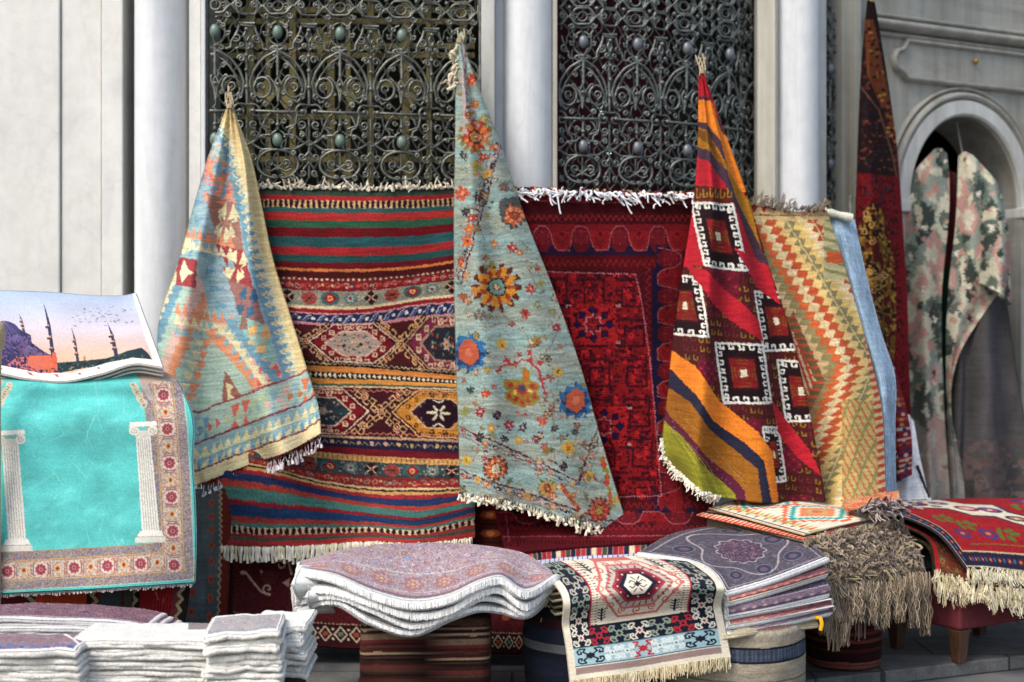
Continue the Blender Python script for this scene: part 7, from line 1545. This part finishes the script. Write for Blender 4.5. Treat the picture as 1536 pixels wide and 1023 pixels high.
rug('front_panel', [[(1402, 224, 7.74), (1411, 223, 7.72), (1420, 230, 7.74)], [(1373, 256, 7.72), (1396, 254, 7.65), (1423, 258, 7.69)], [(1357, 300, 7.70), (1390, 298, 7.62), (1424, 298, 7.66)], [(1358, 450, 7.68), (1388, 450, 7.60), (1412, 450, 7.64)], [(1366, 600, 7.68), (1392, 600, 7.6), (1414, 600, 7.62)], [(1378, 752, 7.66), (1400, 752, 7.58), (1424, 750, 7.62)]], cr, M['print_cloth'], th=.006, vk=[224, 256, 300, 450, 600, 752], seed=141, parent=rb, warp=3, disp=fold(.016, 9, 0), streak=.03)
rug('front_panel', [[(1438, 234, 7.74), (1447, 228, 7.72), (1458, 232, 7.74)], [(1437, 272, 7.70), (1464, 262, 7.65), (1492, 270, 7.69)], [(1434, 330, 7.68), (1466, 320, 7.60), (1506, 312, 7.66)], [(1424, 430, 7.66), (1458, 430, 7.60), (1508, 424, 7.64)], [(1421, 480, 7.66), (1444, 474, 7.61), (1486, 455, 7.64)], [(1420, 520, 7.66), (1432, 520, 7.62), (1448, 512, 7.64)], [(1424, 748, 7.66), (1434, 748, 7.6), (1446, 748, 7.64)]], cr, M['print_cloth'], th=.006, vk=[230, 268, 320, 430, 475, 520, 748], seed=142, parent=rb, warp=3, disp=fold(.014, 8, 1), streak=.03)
rug('sleeve', [[(1474, 258, 7.68), (1486, 264, 7.64), (1497, 280, 7.67)], [(1468, 330, 7.60), (1494, 330, 7.50), (1512, 338, 7.58)], [(1468, 422, 7.58), (1496, 440, 7.46), (1520, 456, 7.54)]], cr, M['print_cloth'], th=.02, seed=143, parent=rb, warp=3, disp=fold(.02, 6, 0), streak=.03)
o = rug('lining', [[(1414, 248, 7.78), (1428, 258, 7.80), (1442, 262, 7.78)], [(1410, 400, 7.76), (1424, 400, 7.78), (1438, 400, 7.76)], [(1404, 610, 7.74), (1416, 610, 7.76), (1424, 610, 7.74)]], (lambda c: (c.rect(1390, 330+70, 1460, 700, '#0f3a2c'), c.rect(1390, 240, 1460, 400, '#5c1820'), c.poly([(1432, 240), (1450, 240), (1450, 330), (1436, 300)], '#123a2c'), c)[-1])(Canvas(1390, 240, 1460, 700, 2, '#123c2e')), M['print_cloth'], th=.004, seed=144, parent=rb)
hg = tubes('hanger', np.array([[DW(SC-.12, ZS+.07, .02), DW(SC-.04, ZS+.17, .02), DW(SC, ZS+.20, .02), DW(SC, ZS+.27, .0), DW(SC, ZA-.02, -.05)]]), .006, hx('#404040'), M['iron'], parent=rb)
dk = tag(empty('dark_robe'), 'dark grey velvet robe hanging at the right of the arched doorway, below the patterned sleeve', 'robe')
c = Canvas(1400, 410, 1560, 770, 2, '#4c4a4c'); X, Y = c.grid(); c.a = np.clip(hx('#4e4c4e')[None, None]*(1+.5*fbm(X*.05, Y*.012, 4, 3)[..., None]), 0, 1); c.speck(Y > 660, ['#5c4c4c', '#6a5a58'], .12, 5, .55)
for i in range(10): c.scroll(1440+g.uniform(0, 90), 690+g.uniform(-10, 60), 9, '#6c5e5a', 1.6, 1.1, i)
rug('robe_body', [[(1452, 410, 7.78), (1480, 400, 7.76), (1508, 412, 7.78)], [(1428, 470, 7.74), (1465, 465, 7.66), (1512, 468, 7.72)], [(1424, 600, 7.72), (1468, 600, 7.62), (1530, 600, 7.7)], [(1420, 752, 7.70), (1470, 752, 7.6), (1560, 752, 7.7)]], c, M['print_cloth'], th=.008, seed=145, parent=dk, disp=fold(.035, 13, 2))
# white cloth with a violet square
c = Canvas(1320, 600, 1400, 770, 2.2, '#dcdce0'); c.poly([(1334, 690), (1356, 680), (1352, 722), (1334, 728)], '#8a88b4'); c.line([(1334, 690), (1356, 680), (1352, 722), (1334, 728)], 2, '#2c3440', True); c.line([(1376, 700), (1382, 720), (1392, 745)], 4, '#20242a'); c.line([(1362, 640), (1372, 700), (1388, 750)], 1.2, '#b0b0b4')
o = rug('white_cloth', [[(1352, 628, 7.1), (1362, 622, 7.08), (1370, 632, 7.1)], [(1338, 680, 6.98), (1360, 680, 6.92), (1378, 680, 6.98)], [(1326, 730, 6.84), (1356, 735, 6.78), (1390, 735, 6.86)], [(1330, 752, 6.7), (1362, 758, 6.66), (1402, 758, 6.74)]], c, M['print_cloth'], th=.006, seed=146, disp=fold(.02, 16, 1)); tag(o, 'white cloth with a violet square outlined in black, bunched up below the tall dark rug', 'cloth')
P = o_P[o.name]; fringe(o, P[-1, ::3], 40, .06, .004, ('#d8d8d8', '#c0bcc0'), (.3, -.3, -1), 147, spread=.3, curl=.4, knot=False)
# ================================================================== CAMERA, LIGHT
cam = bpy.data.cameras.new('camera'); co = bpy.data.objects.new('camera', cam); COL.objects.link(co)
co.location = (0, 0, EYE); co.rotation_euler = (radians(90), 0, 0); cam.sensor_width = 36; cam.lens = F/1536*36; cam.clip_end = 400; cam.clip_start = .05
cam.dof.use_dof = True; cam.dof.focus_distance = 5.6; cam.dof.aperture_fstop = 1.4
scene.camera = co
w = bpy.data.worlds.new('World'); scene.world = w; w.use_nodes = True; nt = w.node_tree; bg = nt.nodes['Background']
sky = nt.nodes.new('ShaderNodeTexSky'); sky.sky_type = 'NISHITA'; sky.sun_disc = False
SUN_EL, SUN_AZ = 50, 224     # azimuth measured clockwise from +Y (north)
sky.sun_elevation = radians(SUN_EL); sky.sun_rotation = radians(SUN_AZ); sky.air_density = 1.4; sky.dust_density = 4.0; sky.ozone_density = 1.0
nt.links.new(sky.outputs[0], bg.inputs[0]); bg.inputs[1].default_value = .15
sl = bpy.data.lights.new('sun', 'SUN'); sl.energy = 1.6; sl.angle = radians(24); sl.color = (1, .965, .92); so = bpy.data.objects.new('sun', sl); COL.objects.link(so)
from mathutils import Vector
d = Vector((sin(radians(SUN_AZ))*cos(radians(SUN_EL)), cos(radians(SUN_AZ))*cos(radians(SUN_EL)), sin(radians(SUN_EL))))
so.rotation_euler = d.to_track_quat('Z', 'Y').to_euler(); so.location = d*20
vs = scene.view_settings; scene.display_settings.display_device = 'sRGB'; vs.view_transform = 'Standard'; vs.look = 'None'; vs.exposure = .35; vs.gamma = 1
